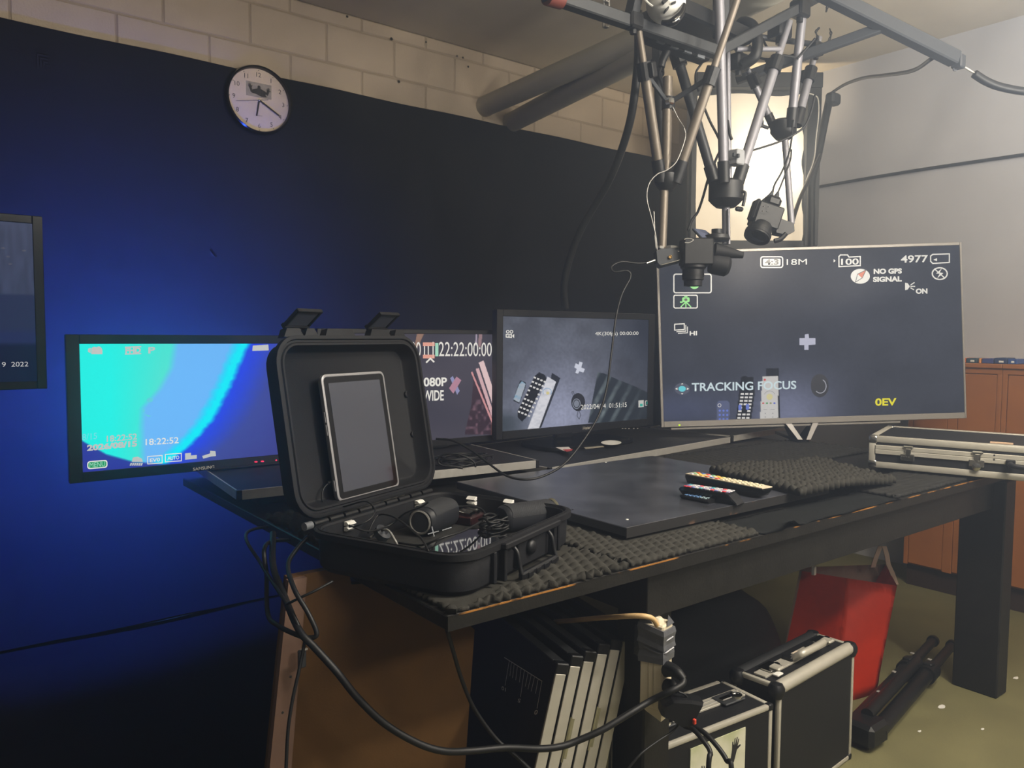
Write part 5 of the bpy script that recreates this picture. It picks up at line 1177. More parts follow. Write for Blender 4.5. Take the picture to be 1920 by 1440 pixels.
# perforated hanging straps
for x, D, y1 in ((1136, 2.3, 52), (1192, 2.3, 24)):
    st = thing('perforated_strap', 'perforated metal hanging strap left of the rig, %s' % ('the longer one above the pipes' if x < 1150 else 'the one behind the left tripod leg'), 'strap', tuple(at((x, y1), D)))
    a = at((x, y1), D); zt_ = ZC
    b = new(); s2 = 0.006; z = a[2]; V = []
    side = np.array([RW[0, 0], RW[1, 0], 0])
    while z < zt_-0.012:
        for sx in (-1, 1): box(b, Vector((a[0], a[1], z+0.009))+Vector(side*sx*0.0075), (0.004, 0.004, 0.018))
        box(b, Vector((a[0], a[1], z+0.002)), (0.014, 0.014, 0.004)); z += 0.018
    box(b, Vector((a[0], a[1], zt_-0.008)), (0.018, 0.018, 0.016)); part('strap_body', b, M_alud, st)
# white rounded projector-like housing on top of the frame
hc = at((1249, 6), 2.18); t = thing('spotlight_housing', 'white rounded lamp housing with a black rim lying on top of the frame', 'lamp', tuple(hc))
hx = Vector((RW[0, 0], RW[1, 0], 0)).normalized(); hv = Vector(hc)
axd = (Vector(FWD)*0.93+Vector((0, 0, 0.36))).normalized()
b = new(); lathe(b, hv-axd*0.054, axd, [(0.001, -0.002), (0.018, 0.001), (0.034, 0.010), (0.047, 0.026), (0.054, 0.048), (0.054, 0.070), (0.048, 0.09), (0.03, 0.105), (0.001, 0.11)], 32); part('white_shell', b, M_whitep, t, smooth=True)
for pts in ([(1241, 1), (1250, -5), (1253, 0), (1245, 6)], [(1247, 17), (1254, 11), (1255, 13), (1249, 18)], [(1259, 5), (1267, 1), (1268, 4), (1261, 7)]):
    b = new(); P = [Vector(at(p, 2.18-0.056)) for p in pts]; loft(b, [[p for p in P], [p+Vector(FWD)*0.03 for p in P]]); part('shell_slot', b, M_plastic, t)
b = new(); tube(b, [Vector(at(p, D)) for p, D in (((1241, 42), 2.15), ((1256, 43), 2.14), ((1268, 36), 2.135), ((1277, 24), 2.14), ((1282, 8), 2.15))], lambda u: 0.006+0.006*math.sin(u*PI), 10); part('black_rim', b, M_gloss, t, smooth=True)
b = new(); tube(b, [Vector(at(p, 2.115)) for p in ((1261, 42), (1266, 40), (1272, 35), (1271, 32), (1265, 36))], 0.0016, 6); part('chrome_trim', b, M_chrome, t, smooth=True)
b = new(); tube(b, [Vector(at(p, 2.15)) for p in ((1206, -4), (1216, 6), (1224, 12))], 0.003, 6); part('white_lead', b, M_whitep, t, smooth=True)
# black power strip with four pale sockets under the frame
PA, PB2 = at((1212, 66), 2.30), at((1322, 108), 2.42)
Ms = frame((PA+PB2)/2, PB2-PA, z=Vector((0, 0, 1)) - Vector(_n(PB2-PA))*Vector((0, 0, 1)).dot(Vector(_n(PB2-PA)))); Ls = np.linalg.norm(PB2-PA)
t = thing('power_strip', 'black power strip with four pale sockets under the ceiling frame', 'power strip', M=Ms)
b = new(); box(b, (0, 0, 0), (Ls, 0.05, 0.035), bev=0.004); part('strip_body', b, M_plastic, t, world=False)
sgn = -1 if (Ms.to_3x3() @ Vector((0, 1, 0))).dot(Vector(FWD)) > 0 else 1
for k in range(4):
    x = -Ls*0.34+k*Ls*0.225
    b = new(); box(b, (x, sgn*0.021, -0.0165), (0.030, 0.010, 0.006), bev=0.001); box(b, (x, sgn*0.025, -0.006), (0.030, 0.003, 0.016), bev=0.001); part('socket_face', b, mat('socket_grey', '70747a', 0.5), t, world=False)
b = new(); tube(b, [at((1252, 92), 2.36), at((1243, 112), 2.36), at((1240, 126), 2.36)], lambda u: 0.013-0.002*u, 10); part('plug', b, M_rubber, t, smooth=True)
b = new(); tube(b, [at((1240, 126), 2.36), at((1236, 140), 2.37), at((1242, 160), 2.40), at((1247, 178), 2.42)], 0.0035, 8); part('plug_cord', b, M_rubber, t, smooth=True)
# chains at the right
def chain(pts, label, n):
    P = spline(pts, 12); t = thing('chain', label, 'chain', tuple(P[0]))
    L = [0]
    for a, b_ in zip(P[:-1], P[1:]): L.append(L[-1]+(b_-a).length)
    for k in range(n):
        s = (k+0.5)/n*L[-1]; i = max(j for j in range(len(L)) if L[j] <= s); i = min(i, len(P)-2)
        p = P[i].lerp(P[i+1], (s-L[i])/max(1e-6, L[i+1]-L[i])); d = (P[i+1]-P[i]).normalized(); side = d.orthogonal().normalized()
        side = Matrix.Rotation(k*PI/2+0.5, 3, d) @ side; l = L[-1]/n*0.72; b = new()
        pts_ = [p+d*l*0.75*math.cos(a)+side*l*0.42*math.sin(a) for a in np.linspace(0, 2*PI, 12)]
        tube(b, pts_, 0.0022, 5, 1, smooth=False); part('chain_link', b, M_steel, t, smooth=True)
chain([at((1547, -8), 2.6), at((1552, 6), 2.6), at((1549, 22), 2.6)], 'short steel chain at the top right corner of the frame', 5)
chain([at((1536, 52), 2.68), at((1530, 60), 2.68), at((1534, 72), 2.68)], 'short steel chain on the left of the right frame joint', 4)
chain([at((1556, 54), 2.68), at((1558, 66), 2.68), at((1552, 80), 2.68)], 'short steel chain on the right of the right frame joint', 5)

# ------------------------------------------------------------------ three upside-down tripods
def collar(par, a, b_, f, r, m=M_plastic, L=0.05):
    a, b_ = Vector(a), Vector(b_); d = (b_-a).normalized(); c = a.lerp(b_, f); q = d.to_track_quat('Z', 'Y').to_matrix().to_4x4(); q.translation = c
    b = new(); rod(b, c-d*L/2, c+d*L/2, r*1.45); box2(b, (r*0.8, -r*0.8, -L*0.42), (r*2.3, r*0.8, L*0.42), bev=0.003, M=q); return part('leg_collar', b, m, par)
def tripod(label, hub, D, legs, col, m_leg, brace=None, hub_r=0.036, hub_h=0.05):
    H0 = Vector(at(hub, D)); t = thing('tripod', label, 'tripod', tuple(H0), group=None)
    b = new(); lathe(b, H0-Vector((0, 0, hub_h/2)), (0, 0, 1), [(hub_r*0.55, -0.012), (hub_r*0.8, 0), (hub_r, 0.012), (hub_r, hub_h-0.008), (hub_r*0.75, hub_h), (0.001, hub_h)], 24); hb2 = part('hub', b, M_plastic, t, smooth=True)
    cps = []
    for (b0, t0, D0, D1, f, r, mm) in legs:
        a, e = Vector(at(b0, D0)), Vector(at(t0, D1)); cpt = a.lerp(e, f) if f else e
        b = new(); rod(b, a, cpt, r); lower = part('leg', b, mm, t, smooth=True)
        b = new(); d = (cpt-a).normalized(); rod(b, a-d*0.02, a+d*0.045, r*1.25); part('leg_joint', b, M_plastic, t, smooth=True)
        if f:
            b = new(); rod(b, cpt, e, r*0.72); part('leg_section', b, mm, lower, smooth=True); collar(t, a, e, f, r)
            cps.append(cpt)
    for (p0, p1, D0, D1, r) in col:
        b = new(); rod(b, at(p0, D0), at(p1, D1), r); part('centre_column', b, m_leg, t, smooth=True)
    if brace:
        bp, Dm = brace; c = Vector(at(bp, Dm)); b = new(); rod(b, c+Vector((0, 0, -0.018)), c+Vector((0, 0, 0.018)), 0.020); part('brace_ring', b, M_plastic, t, smooth=True)
        b = new(); box(b, c+Vector(-FWD*0.021), (0.022, 0.022, 0.022), bev=0.004); part('brace_knob', b, M_chrome, t)
        for p in cps:
            q = p-c; q_ = frame(c, q, z=Vector((0, 0, 1))-q.normalized()*q.normalized().z); b = new(); box2(b, (0, -0.004, -0.007), (q.length, 0.004, 0.007), bev=0.001, M=q_); part('brace', b, M_grey, t)
    return t, hb2
t1, h1 = tripod('bronze tripod hanging upside down, leftmost of the three on the frame', (1250, 336), 2.35,
    [((1237, 328), (1184, -30), 2.33, 2.16, 0.56, 0.0152, M_tube), ((1270, 330), (1392, -30), 2.33, 2.22, 0.53, 0.0150, M_tube), ((1246, 322), (1222, -20), 2.40, 2.60, 0.55, 0.0150, M_steel)],
    [((1252, 145), (1249, 336), 2.35, 2.35, 0.0148), ((1246, 345), (1241, 478), 2.35, 2.34, 0.0128)], M_tube, ((1253, 194), 2.35), 0.036, 0.045)
t2, h2 = tripod('large silver tripod hanging upside down in the middle of the frame', (1361, 360), 2.52,
    [((1357, 330), (1348, -20), 2.46, 2.36, 0.0, 0.0150, M_tubes), ((1338, 336), (1262, 80), 2.56, 2.52, 0.88, 0.0165, M_steel), ((1386, 334), (1480, 40), 2.54, 2.60, 0.72, 0.0165, M_tubes)],
    [((1364, 82), (1367, 350), 2.53, 2.53, 0.0090), ((1361, 372), (1362, 458), 2.52, 2.52, 0.0130), ((1366, 392), (1367, 458), 2.50, 2.50, 0.0045)], M_tubes, None, 0.055, 0.075)
b = new(); rod(b, at((1361, 372), 2.52), at((1361, 386), 2.52), 0.027); part('hub_collar', b, M_plastic, t2, smooth=True)
b = new(); tube(b, [at((1378, 362), 2.49), at((1396, 360), 2.48), at((1396, 372), 2.48), at((1393, 386), 2.48)], 0.005, 8); box(b, Vector(at((1386, 392), 2.48)), (0.030, 0.016, 0.014), bev=0.004); part('crank_handle', b, M_plastic, t2)
b = new(); box(b, Vector(at((1380, 296), 2.50)), (0.040, 0.040, 0.048), bev=0.003); bx_ = part('grey_box', b, mat('light_grey_box', '8e9094', 0.5), t2)
for p in ((1376, 290), (1384, 292)): 
    b = new(); box(b, Vector(at(p, 2.468)), (0.008, 0.008, 0.012), bev=0.001); part('box_switch', b, M_grey, bx_)
b = new(); tube(b, [at((1372, 262), 2.5), at((1368, 250), 2.5), at((1364, 226), 2.51)], 0.005, 8); part('box_cord', b, M_rubber, bx_, smooth=True)
t3, h3 = tripod('silver tripod hanging upside down, rightmost of the three on the frame', (1469, 240), 2.72,
    [((1484, 228), (1508, -10), 2.68, 2.60, 0.0, 0.0150, M_tubes), ((1496, 226), (1536, 70), 2.76, 2.80, 0.55, 0.0150, M_tubes), ((1450, 236), (1385, 92), 2.74, 2.66, 0.60, 0.0120, M_tubes)],
    [((1471, 250), (1484, 420), 2.72, 2.72, 0.0112)], M_tubes, None, 0.044, 0.055)
b = new(); tube(b, [at((1440, 240), 2.70), at((1430, 236), 2.69), at((1428, 233), 2.69)], 0.006, 8); box(b, Vector(at((1428, 232), 2.69)), (0.012, 0.012, 0.026), bev=0.003); part('lock_lever', b, M_plastic, t3)

# ------------------------------------------------------------------ cameras under the tripods
rt = Vector((RW[0, 0], RW[1, 0], RW[2, 0])); upv = Vector((0, 0, 1)); fw_ = Vector(FWD)
def cam_frame(c, rx, up): return frame(c, rx, z=up)
# camcorder, lens pointing down at the board
D = 2.30; c0 = Vector(at((1308, 484), D)); Mx = frame(c0, rt, z=upv)
px = D/FPX
t = thing('camcorder', 'black camcorder pointing straight down with its small screen folded out', 'camera', M=Mx)
bxl = lambda nm, lo, hi, m=M_plastic, bev=0.004, par=None: (lambda b: (box2(b, [q*px for q in lo], [q*px for q in hi], bev=bev), part(nm, b, m, par or t, world=False))[1])(new())
bxl('camera_body', (-30, -20, -14), (26, 26, 36)); 
b = new(); lathe(b, (-8*px, 0, -14*px), (0, 0, -1), [(24*px, 0), (24*px, 4*px), (20*px, 8*px), (20*px, 26*px), (17*px, 28*px), (17*px, 38*px), (15*px, 38*px), (14*px, 30*px), (0.001, 30*px)], 28); part('lens_barrel', b, M_plastic, t, world=False, smooth=True)
b = new(); lathe(b, (-8*px, 0, -45*px), (0, 0, -1), [(14*px, 0), (12*px, 2*px), (0.001, 3*px)], 24); part('lens_glass', b, M_glass, t, world=False, smooth=True)
b = new(); lathe(b, (-8*px, 0, -30*px), (0, 0, -1), [(20.6*px, 0), (20.6*px, 5*px)], 28); part('focus_ring', b, M_rubber, t, world=False, smooth=True)
b = new(); lathe(b, (30*px, 0, -10*px), (1, 0, -0.2), [(18*px, -6*px), (20*px, 0), (20*px, 24*px), (15*px, 30*px)], 20); part('grip', b, M_plasticr, t, world=False, smooth=True)
scr = [at(p, dd) for p, dd in (((1298, 428), D+0.05), ((1322, 431), D+0.05), ((1341, 446), D-0.02), ((1316, 447), D-0.02))]
b = new(); loft(b, [[Vector(p) for p in scr], [Vector(p)+Vector((0, 0, -0.006)) for p in scr]]); fs = part('flip_screen', b, M_grey, t)
b = new(); cs_ = sum((Vector(p) for p in scr), Vector())/4; loft(b, [[cs_+(Vector(p)-cs_)*0.86+Vector((0, 0, 0.0005)) for p in scr], [cs_+(Vector(p)-cs_)*0.86+Vector((0, 0, 0.0012)) for p in scr]]); part('screen_glass', b, mat('flip_glass', '596078', 0.1), fs)
b = new(); rod(b, at((1316, 447), D), at((1319, 456), D), 0.006); part('screen_hinge', b, M_plastic, t, smooth=True)
for pts in ([(1283, 449), (1288, 447), (1297, 448)], [(1284, 455), (1292, 455), (1300, 450), (1294, 447)]):
    b = new(); tube(b, [at(p, D-0.035) for p in pts], 0.0012, 6); part('strap_wire', b, M_alud, t, smooth=True)
b = new(); lathe(b, Vector((36*px, 2*px, 36*px)), (0, 0, 1), [(22*px, -4*px), (24*px, 0), (22*px, 7*px), (10*px, 10*px), (10*px, 18*px)], 24); part('tripod_mount', b, M_plastic, t, world=False, smooth=True)
b = new(); tube(b, [Vector(((30+k*9)*px, -4*px, (14-k*1.5)*px)) for k in range(7)], lambda u: (15-9*u)*px, 12); part('hand_grip', b, M_plasticr, t, world=False, smooth=True)
# bracket that joins the left tripod to the camcorder
ca = at((1262, 484), 2.32); t = thing('arm_bracket', 'dark grey arm bracket with a brass screw between the left tripod and camcorder', 'bracket', tuple(ca))
P = [at(p, 2.30) for p in ((1231, 470), (1240, 466), (1262, 465), (1276, 474), (1279, 489), (1240, 499), (1233, 492))]
b = new(); loft(b, [[Vector(p) for p in P], [Vector(p)+fw_*0.05 for p in P]]); part('bracket_plate', b, M_grey, t)
b = new(); lathe(b, at((1256.5, 482), 2.298), -FWD, [(0.0058, -0.002), (0.0058, 0.003), (0.004, 0.004), (0.0036, 0.0015), (0.001, 0.0015)], 16); part('brass_screw', b, mat('brass', 'b0905a', 0.3, metal=0.9), t, smooth=True)
b = new(); rod(b, at((1240, 497), 2.295), at((1274, 488), 2.295), 0.0022); rod(b, at((1273, 488), 2.295), at((1274, 487), 2.295), 0.003); part('silver_rod', b, M_chrome, t, smooth=True)
b = new(); rod(b, at((1212, 494), 2.29), at((1228, 488), 2.295), 0.004); part('pan_handle', b, M_chrome, t, smooth=True)
b = new(); box(b, Vector(at((1237, 464), 2.33)), (0.018, 0.018, 0.008), bev=0.001); box(b, Vector(at((1264, 464), 2.33)), (0.05, 0.02, 0.008), bev=0.001); part('quick_plate', b, M_alud, t)
# still camera under the right tripod, lens pointing down to the left
D = 2.62; c0 = Vector(at((1436, 412), D)); rx = (rt*0.93+upv*-0.30).normalized(); uz = (upv*0.95+rt*0.28).normalized()
Mx = frame(c0, rx, z=uz); px = D/FPX
t = thing('still_camera', 'black still camera with a fat lens aimed down to the left under the right tripod', 'camera', M=Mx)
bxl('camera_body', (-26, -22, -16), (22, 24, 26)); bxl('viewfinder_hump', (-14, -18, 24), (14, 20, 44), bev=0.010); bxl('side_grip', (-32, -16, -10), (-22, 14, 30), M_plasticr, 0.006)
b = new(); lathe(b, (-6*px, -6*px, -14*px), (-0.14, -0.35, -0.93), [(20*px, 0), (22*px, 4*px), (22*px, 14*px), (24*px, 16*px), (24*px, 28*px), (21*px, 29*px), (20*px, 27*px), (0.001, 25*px)], 30); part('lens_barrel', b, M_plastic, t, world=False, smooth=True)
b = new(); lathe(b, Vector((-6*px, -6*px, -14*px))+Vector((-0.14, -0.35, -0.93))*18*px, (-0.14, -0.35, -0.93), [(24.6*px, 0), (24.6*px, 6*px)], 30); part('focus_ring', b, M_rubber, t, world=False, smooth=True)
b = new(); lathe(b, Vector((-6*px, -6*px, -14*px))+Vector((-0.14, -0.35, -0.93))*26*px, (-0.14, -0.35, -0.93), [(19*px, 0), (14*px, 2*px), (0.001, 3*px)], 24); part('lens_glass', b, M_glass, t, world=False, smooth=True)
for (x, y) in ((1432, 387), (1441, 388), (1430, 396), (1438, 397)):
    b = new(); p = Vector(at((x, y), D-0.052)); box(b, p, (0.004, 0.004, 0.002)); part('contact', b, M_chrome, t)
for p0, p1, p2 in (((1433, 381), (1444, 368), (1449, 358)), ((1450, 380), (1456, 368), (1459, 360))):
    b = new(); tube(b, [at(p0, D), at(p1, D), at(p2, D)], lambda u: 0.014-0.010*u, 10); part('plug_boot', b, M_grey, t, smooth=True)
b = new(); Q = [at(p, D+0.02) for p in ((1456, 405), (1470, 412), (1489, 418), (1490, 434), (1476, 440), (1456, 436))]; loft(b, [[Vector(p) for p in Q], [Vector(p)+fw_*0.05 for p in Q]]); part('mount_head', b, M_plastic, t)
b = new(); tube(b, [at((1452, 452), D), at((1464, 448), D), at((1474, 438), D)], 0.008, 8); part('mount_lever', b, M_plastic, t, smooth=True)
leads(None, 0.0032, 'black cable rising from the still camera to the top of the glowing panel', pts=[at(p, 2.66) for p in ((1449, 358), (1453, 345), (1466, 322), (1478, 292), (1484, 262), (1487, 225))])
leads(None, 0.0028, 'thin black cable from the still camera up along the right tripod column', pts=[at(p, 2.64) for p in ((1459, 360), (1466, 343), (1474, 322), (1482, 300), (1484, 280))])
leads(None, 0.0036, 'black cable sagging from the grey box across the glowing panel', pts=[at(p, 2.6) for p in ((1372, 282), (1400, 284), (1440, 273), (1465, 264), (1492, 250), (1510, 235), (1522, 205), (1528, 178))])
leads(None, 0.0042, 'dark cable running down behind the middle tripod to the camcorder', pts=[at(p, 2.58) for p in ((1316, 190), (1330, 225), (1346, 256), (1352, 275), (1342, 300), (1328, 335), (1318, 370), (1308, 398), (1298, 412), (1290, 432))])
leads(None, 0.0016, 'thin grey wire bowing out left of the left tripod hub', M_alud, pts=[at(p, 2.30) for p in ((1283, 240), (1285, 258), (1270, 300), (1252, 318), (1232, 327), (1217, 345), (1213, 372), (1222, 410), (1230, 445), (1232, 470))])
leads(None, 0.0016, 'thin grey wire hanging from the knob of the left tripod', M_alud, pts=[at(p, 2.33) for p in ((1261, 200), (1272, 222), (1283, 240), (1285, 254))])
leads(None, 0.0018, 'thin pale wires beside the left tripod foot', M_alud, pts=[at(p, 2.31) for p in ((1226, 396), (1227, 420), (1228, 445), (1230, 466))])

# ------------------------------------------------------------------ cables from the ceiling and along the far wall
b = new(); tube(b, [at((1796, 118), 2.62), at((1822, 134), 2.62), at((1832, 140), 2.62)], 0.0035, 8); single('steel_wire', b, M_alud, 'short bright wire at the end of the long frame bar', 'wire', smooth='all', loc=tuple(at((1796, 118), 2.62)))
leads(None, 0.0135, 'thick dark cable bowing from the frame bar to the right photo edge', pts=[at(p, 2.62) for p in ((1826, 138), (1850, 153), (1880, 164), (1930, 172), (1990, 170))]+[(2.95, 0.62, 2.36), (3.05, 0.40, 2.50), (3.08, 0.30, ZC-0.005)])
leads(None, 0.0075, 'thin cable swinging from the frame bar to the top of the light panel', M_grey, pts=[at(p, D_) for p, D_ in (((1750, 108), 2.66), ((1712, 132), 2.9), ((1660, 141), 3.2), ((1620, 146), 3.5), ((1585, 158), 3.8), ((1556, 176), 4.1))])
leads(None, 0.020, 'thick dark cable bundle hanging down the right side of the light panel', pts=[at(p, 4.05) for p in ((1556, 182), (1546, 230), (1534, 290), (1522, 340), (1521, 400), (1521, 470), (1523, 520))])
leads(None, 0.008, 'black cable crossing from the panel corner towards the still camera', pts=[at(p, D_) for p, D_ in (((1538, 290), 3.9), ((1520, 330), 3.6), ((1503, 365), 3.2), ((1492, 395), 2.9), ((1486, 415), 2.76))])
leads(None, 0.003, 'pale thin wire hanging in loops at the right side of the light panel', M_whitep, pts=[at(p, 4.0) for p in ((1512, 174), (1526, 178), (1534, 186), (1535, 215), (1530, 260), (1526, 300), (1510, 340))])
b = new(); box(b, Vector(at((1562, 186), 4.05)), (0.08, 0.05, 0.06), bev=0.01); single('cable_junction', b, M_grey, 'dark grey junction box at the top right corner of the light panel', 'junction box', loc=None)
leads(None, 0.0125, 'thick black cable hanging in a long curve from the rig down to the middle monitor', pts=[at(p, D_) for p, D_ in (((1196, 20), 2.28), ((1197, 90), 2.30), ((1193, 150), 2.33), ((1183, 220), 2.38), ((1166, 280), 2.43), ((1142, 338), 2.48), ((1112, 390), 2.53), ((1087, 435), 2.57), ((1068, 485), 2.61), ((1058, 530), 2.64), ((1058, 560), 2.66), ((1061, 580), 2.67))])
zq = TZ+0.036
leads(None, 0.0030, 'thin black cable drooping in front of the middle monitor onto the black board', pts=[at(p, D_) for p, D_ in (((1229, 489), 2.30), ((1200, 494), 2.29), ((1166, 491), 2.28), ((1147, 500), 2.27), ((1152, 510), 2.26), ((1176, 508), 2.26), ((1182, 520), 2.26), ((1166, 552), 2.24), ((1155, 595), 2.22), ((1146, 665), 2.18), ((1138, 725), 2.12), ((1124, 775), 2.07), ((1098, 820), 2.02), ((1060, 868), 1.97), ((1020, 892), 1.94), ((985, 899), 1.92), ((950, 892), 1.93), ((915, 868), 1.96), ((880, 842), 2.0), ((848, 826), 2.02), ((818, 823), 2.04))])
b = new(); pts = []
for i in range(70):
    a = i*0.62; r_ = 0.055+0.012*math.sin(i*0.83); q = onz((862, 868), TZ+0.06); pts.append(Vector((q[0]+r_*math.cos(a)*1.5, q[1]-0.02+r_*math.sin(a)*0.8, TZ+0.059+0.0032+0.022*abs(math.sin(i*0.37)))))
tube(b, pts, 0.0026, 6, 3); single('cable_coil', b, M_rubber, 'loose coil of black cable on the left low board right of the case lid', 'cable', smooth='all', loc=tuple(onz((862, 868), TZ+0.06)))
leads(None, 0.0025, 'black cable arching out of the coil right of the case lid', pts=[at(p, 1.98) for p in ((868, 878), (828, 872), (822, 862), (832, 852), (860, 852), (886, 864), (892, 876))])
#@@UNDER

# ------------------------------------------------------------------ under the table
# brown board leaning beneath the left end of the table
yP = 1.29
q0, q1, q2, q3 = [ony(p, yP) for p in ((566, 1010), (505, 1440), (917, 1180), (884, 1440))]
zt0 = 0.754
ulx = lambda z: np.interp(z, [q1[2], q0[2]], [q1[0], q0[0]]); 
lean = (q2[0]-q3[0])/(q2[2]-q3[2]); tilt_b = 0.10
t = thing('fibreboard_panel', 'brown fibreboard panel with a clipped corner leaning under the left table end', 'board', (0.7, yP, 0))
def bp(x, z, o=0.0): return Vector((x, yP+tilt_b*(z-0.4)+o, z))
xl = lambda z: ony((np.interp(z, [0.40, 0.78], [505, 572]), 1200), yP)[0]*0+np.interp(z, [q1[2], q0[2]], [q1[0], q0[0]])
left0, left1 = q1[0]-(q0[0]-q1[0])/(q0[2]-q1[2])*q1[2], q1[0]+(q0[0]-q1[0])/(q0[2]-q1[2])*(zt0-q1[2])
right0, right1 = q3[0]-lean*q3[2]-0.025, q2[0]-0.025
poly = [(left0, 0.002), (right0, 0.002), (right1, q2[2]), (right1-0.02, q2[2]+0.02), (0.80, 0.70), (0.652, 0.718), (0.645, 0.754), (left1, zt0)]
b = new(); loft(b, [[bp(x, z, 0.0) for x, z in poly], [bp(x, z, 0.018) for x, z in poly]]); part('panel', b, M_mdf, t)
b = new(); loft(b, [[bp(x, z, o) for x, z in ((left0-0.004, 0.002), (left0+0.045, 0.002), (left1+0.030, zt0-0.002), (left1-0.004, zt0-0.002))] for o in (-0.014, -0.0005)]); bt = part('side_batten', b, M_mdfe, t)
b = new(); pc_ = plane(bp(0.5, 0.4, -0.02), (0, -1, 0)); c_ = Vector(pc_((566, 1235))); box(b, c_, (0.014, 0.008, 0.032), bev=0.002); part('catch', b, M_grey, t)
b = new(); c_ = Vector(pc_((568, 1216))); box(b, c_+Vector((0, -0.005, 0)), (0.012, 0.003, 0.003)); part('catch_pin', b, M_alud, t)
b = new()
for p in ((545, 1269), (530, 1336)): lathe(b, pc_(p), (0, -1, 0), [(0.0025, 0), (0.002, 0.001), (0.0005, 0.001)], 8)
part('screw_hole', b, M_ink, bt)

# six aluminium edged boards standing side by side against the table leg
caps = [(1043, 1263), (1066, 1246), (1092, 1246), (1114, 1229), (1139, 1228), (1155, 1210)]
dirp = onz((955, 1184), .545)-onz((1043, 1259), .545); yaw = math.atan2(dirp[1], dirp[0])-PI/2
dn = ony((1012, 1440), 1.10); up_ = ony((1043, 1270), 1.10); lean_a = math.atan2(up_[0]-dn[0], up_[2]-dn[2])
names = ['and a white ruler scale on its face, first of six', 'second of the six standing boards, beside the ruler board', 'third of the six standing boards, hinged to the second', 'fourth of the six standing boards under the table', 'fifth of the six standing boards, hinged to the fourth', 'last of the six standing boards, nearest the table leg']
HB, TB, DB = 0.565, 0.0265, 0.44
for k, p in enumerate(caps):
    top = ony(p, 1.10); L = HB
    zt_ = 0.548+0.0015*k
    yv = 1.105+0.0
    top = onz(p, zt_)
    x = (0.952+k*0.0352)*1.13/1.10
    scale = 1.0
    M = Matrix.Translation((x-math.tan(lean_a)*0.55, 1.13, 0.0045)) @ Matrix.Rotation(yaw, 4, 'Z') @ Matrix.Rotation(lean_a, 4, 'Y')
    t = thing('framed_board', 'black board with aluminium edges '+names[k], 'board', M=M, group=None)
    Hk = 0.553/math.cos(lean_a)+[0, 0.006, 0.006, 0.012, 0.012, 0.020][k]
    b = new(); box2(b, (0.003, 0.004, 0.002), (TB-0.003, DB-0.004, Hk-0.002)); part('panel', b, M_case, t, world=False)
    for nm, lo, hi in (('front_edge', (0.0005, -0.001, 0.022), (TB-0.003, 0.0045, Hk-0.020)), ('back_edge', (0, DB-0.0045, 0.022), (TB, DB, Hk-0.020))):
        b = new(); box2(b, lo, hi, bev=0.0008); part(nm, b, M_alu, t, world=False)
    b = new(); box2(b, (0, 0.02, Hk-0.004), (TB, DB-0.02, Hk), bev=0.0008); part('top_edge', b, M_steel, t, world=False)
    for y in (0, DB-0.019):
        for z in (0, Hk-0.020):
            b = new(); box2(b, (-0.0008, y-0.0008, z-0.0008), (TB+0.0008, y+0.0198, z+0.0208), bev=0.002); part('corner_cap', b, M_plastic, t, world=False)
    if k in (2, 4):
        for zz_ in (0.40, 0.12):
            hg = new(); rod(hg, (-0.003, -0.003, zz_-0.045), (-0.003, -0.003, zz_+0.045), 0.0032, n=10)
            box2(hg, (-0.007, -0.0012, zz_-0.04), (0.008, 0.0002, zz_+0.04)); part('hinge', hg, M_chrome, t, world=False)
    if k == 0:
        xs_ = plane(M @ Vector((0, 0.2, 0.4)), M.to_3x3() @ Vector((-1, 0, 0)))
        b = new(); stroke_on(b, xs_, [(946, 1233), (1016, 1277)], 1.5, 0.0006)
        tick = [(1016, 1277, 1007, 1328), (1009, 1274, 1004, 1300), (1002, 1270, 996, 1296), (996, 1266, 990, 1292), (990, 1262, 985, 1287), (983, 1258, 976, 1306), (977, 1254, 974, 1279), (970, 1250, 967, 1275), (964, 1246, 961, 1271), (959, 1242, 956, 1267), (955, 1239, 947, 1285)]
        for a, c_, d_, e_ in tick: stroke_on(b, xs_, [(a, c_), (d_, e_)], 0.9, 0.0008)
        part('ruler_print', b, M_whitep, t)
        for s_, bl, br, tl in (('0', (1009, 1331), (1003, 1331), (1007, 1340)), ('5', (977, 1311), (972, 1309), (975, 1318)), ('10', (949, 1290), (941, 1286), (948, 1297))):
            text_on(xs_, s_, bl, br, tl, M_whitep, t, 'ruler_figure', 0.02, 0.0008)

# power strip taped to the table leg
xs0, yS = 1.106, 1.000
ps = plane((0, yS, 0), (0, -1, 0))
aS, bS = ps((1240, 1180)), ps((1238, 1352)); zt_, zb_ = 0.625, 0.425
t = thing('power_strip', 'cream power strip taped upright to the table leg with black plugs', 'power strip', ((1.106+1.20)/2, yS, zb_))
yawS = math.radians(38); MS = Matrix.Translation((1.128, 0.995, 0)) @ Matrix.Rotation(yawS, 4, 'Z')
cL = ps((1205, 1300)); 
# local: x along the narrow socket side, y depth; front left vertical edge sits at the strip's near corner
nc = at((1241, 1300), 1.535); MS = Matrix.Translation((nc[0], nc[1], 0)) @ Matrix.Rotation(math.radians(-76), 4, 'Z')
zt_, zb_ = at((1240, 1172), 1.535)[2], at((1240, 1357), 1.535)[2]
b = new(); box2(b, (-0.050, 0.0, zb_+0.02), (0.0, 0.043, zt_), bev=0.003, M=MS); part('strip_body', b, M_cream, t)
b = new(); loft(b, [[MS @ Vector(p) for p in ((-0.048, 0.002, zb_+0.0205), (-0.002, 0.002, zb_+0.0205), (-0.002, 0.041, zb_+0.0205), (-0.048, 0.041, zb_+0.0205))], [MS @ Vector(p) for p in ((-0.036, 0.006, zb_+0.010), (-0.004, 0.006, zb_-0.002), (-0.004, 0.037, zb_-0.002), (-0.036, 0.037, zb_+0.010))]]); part('strip_end', b, M_cream, t)
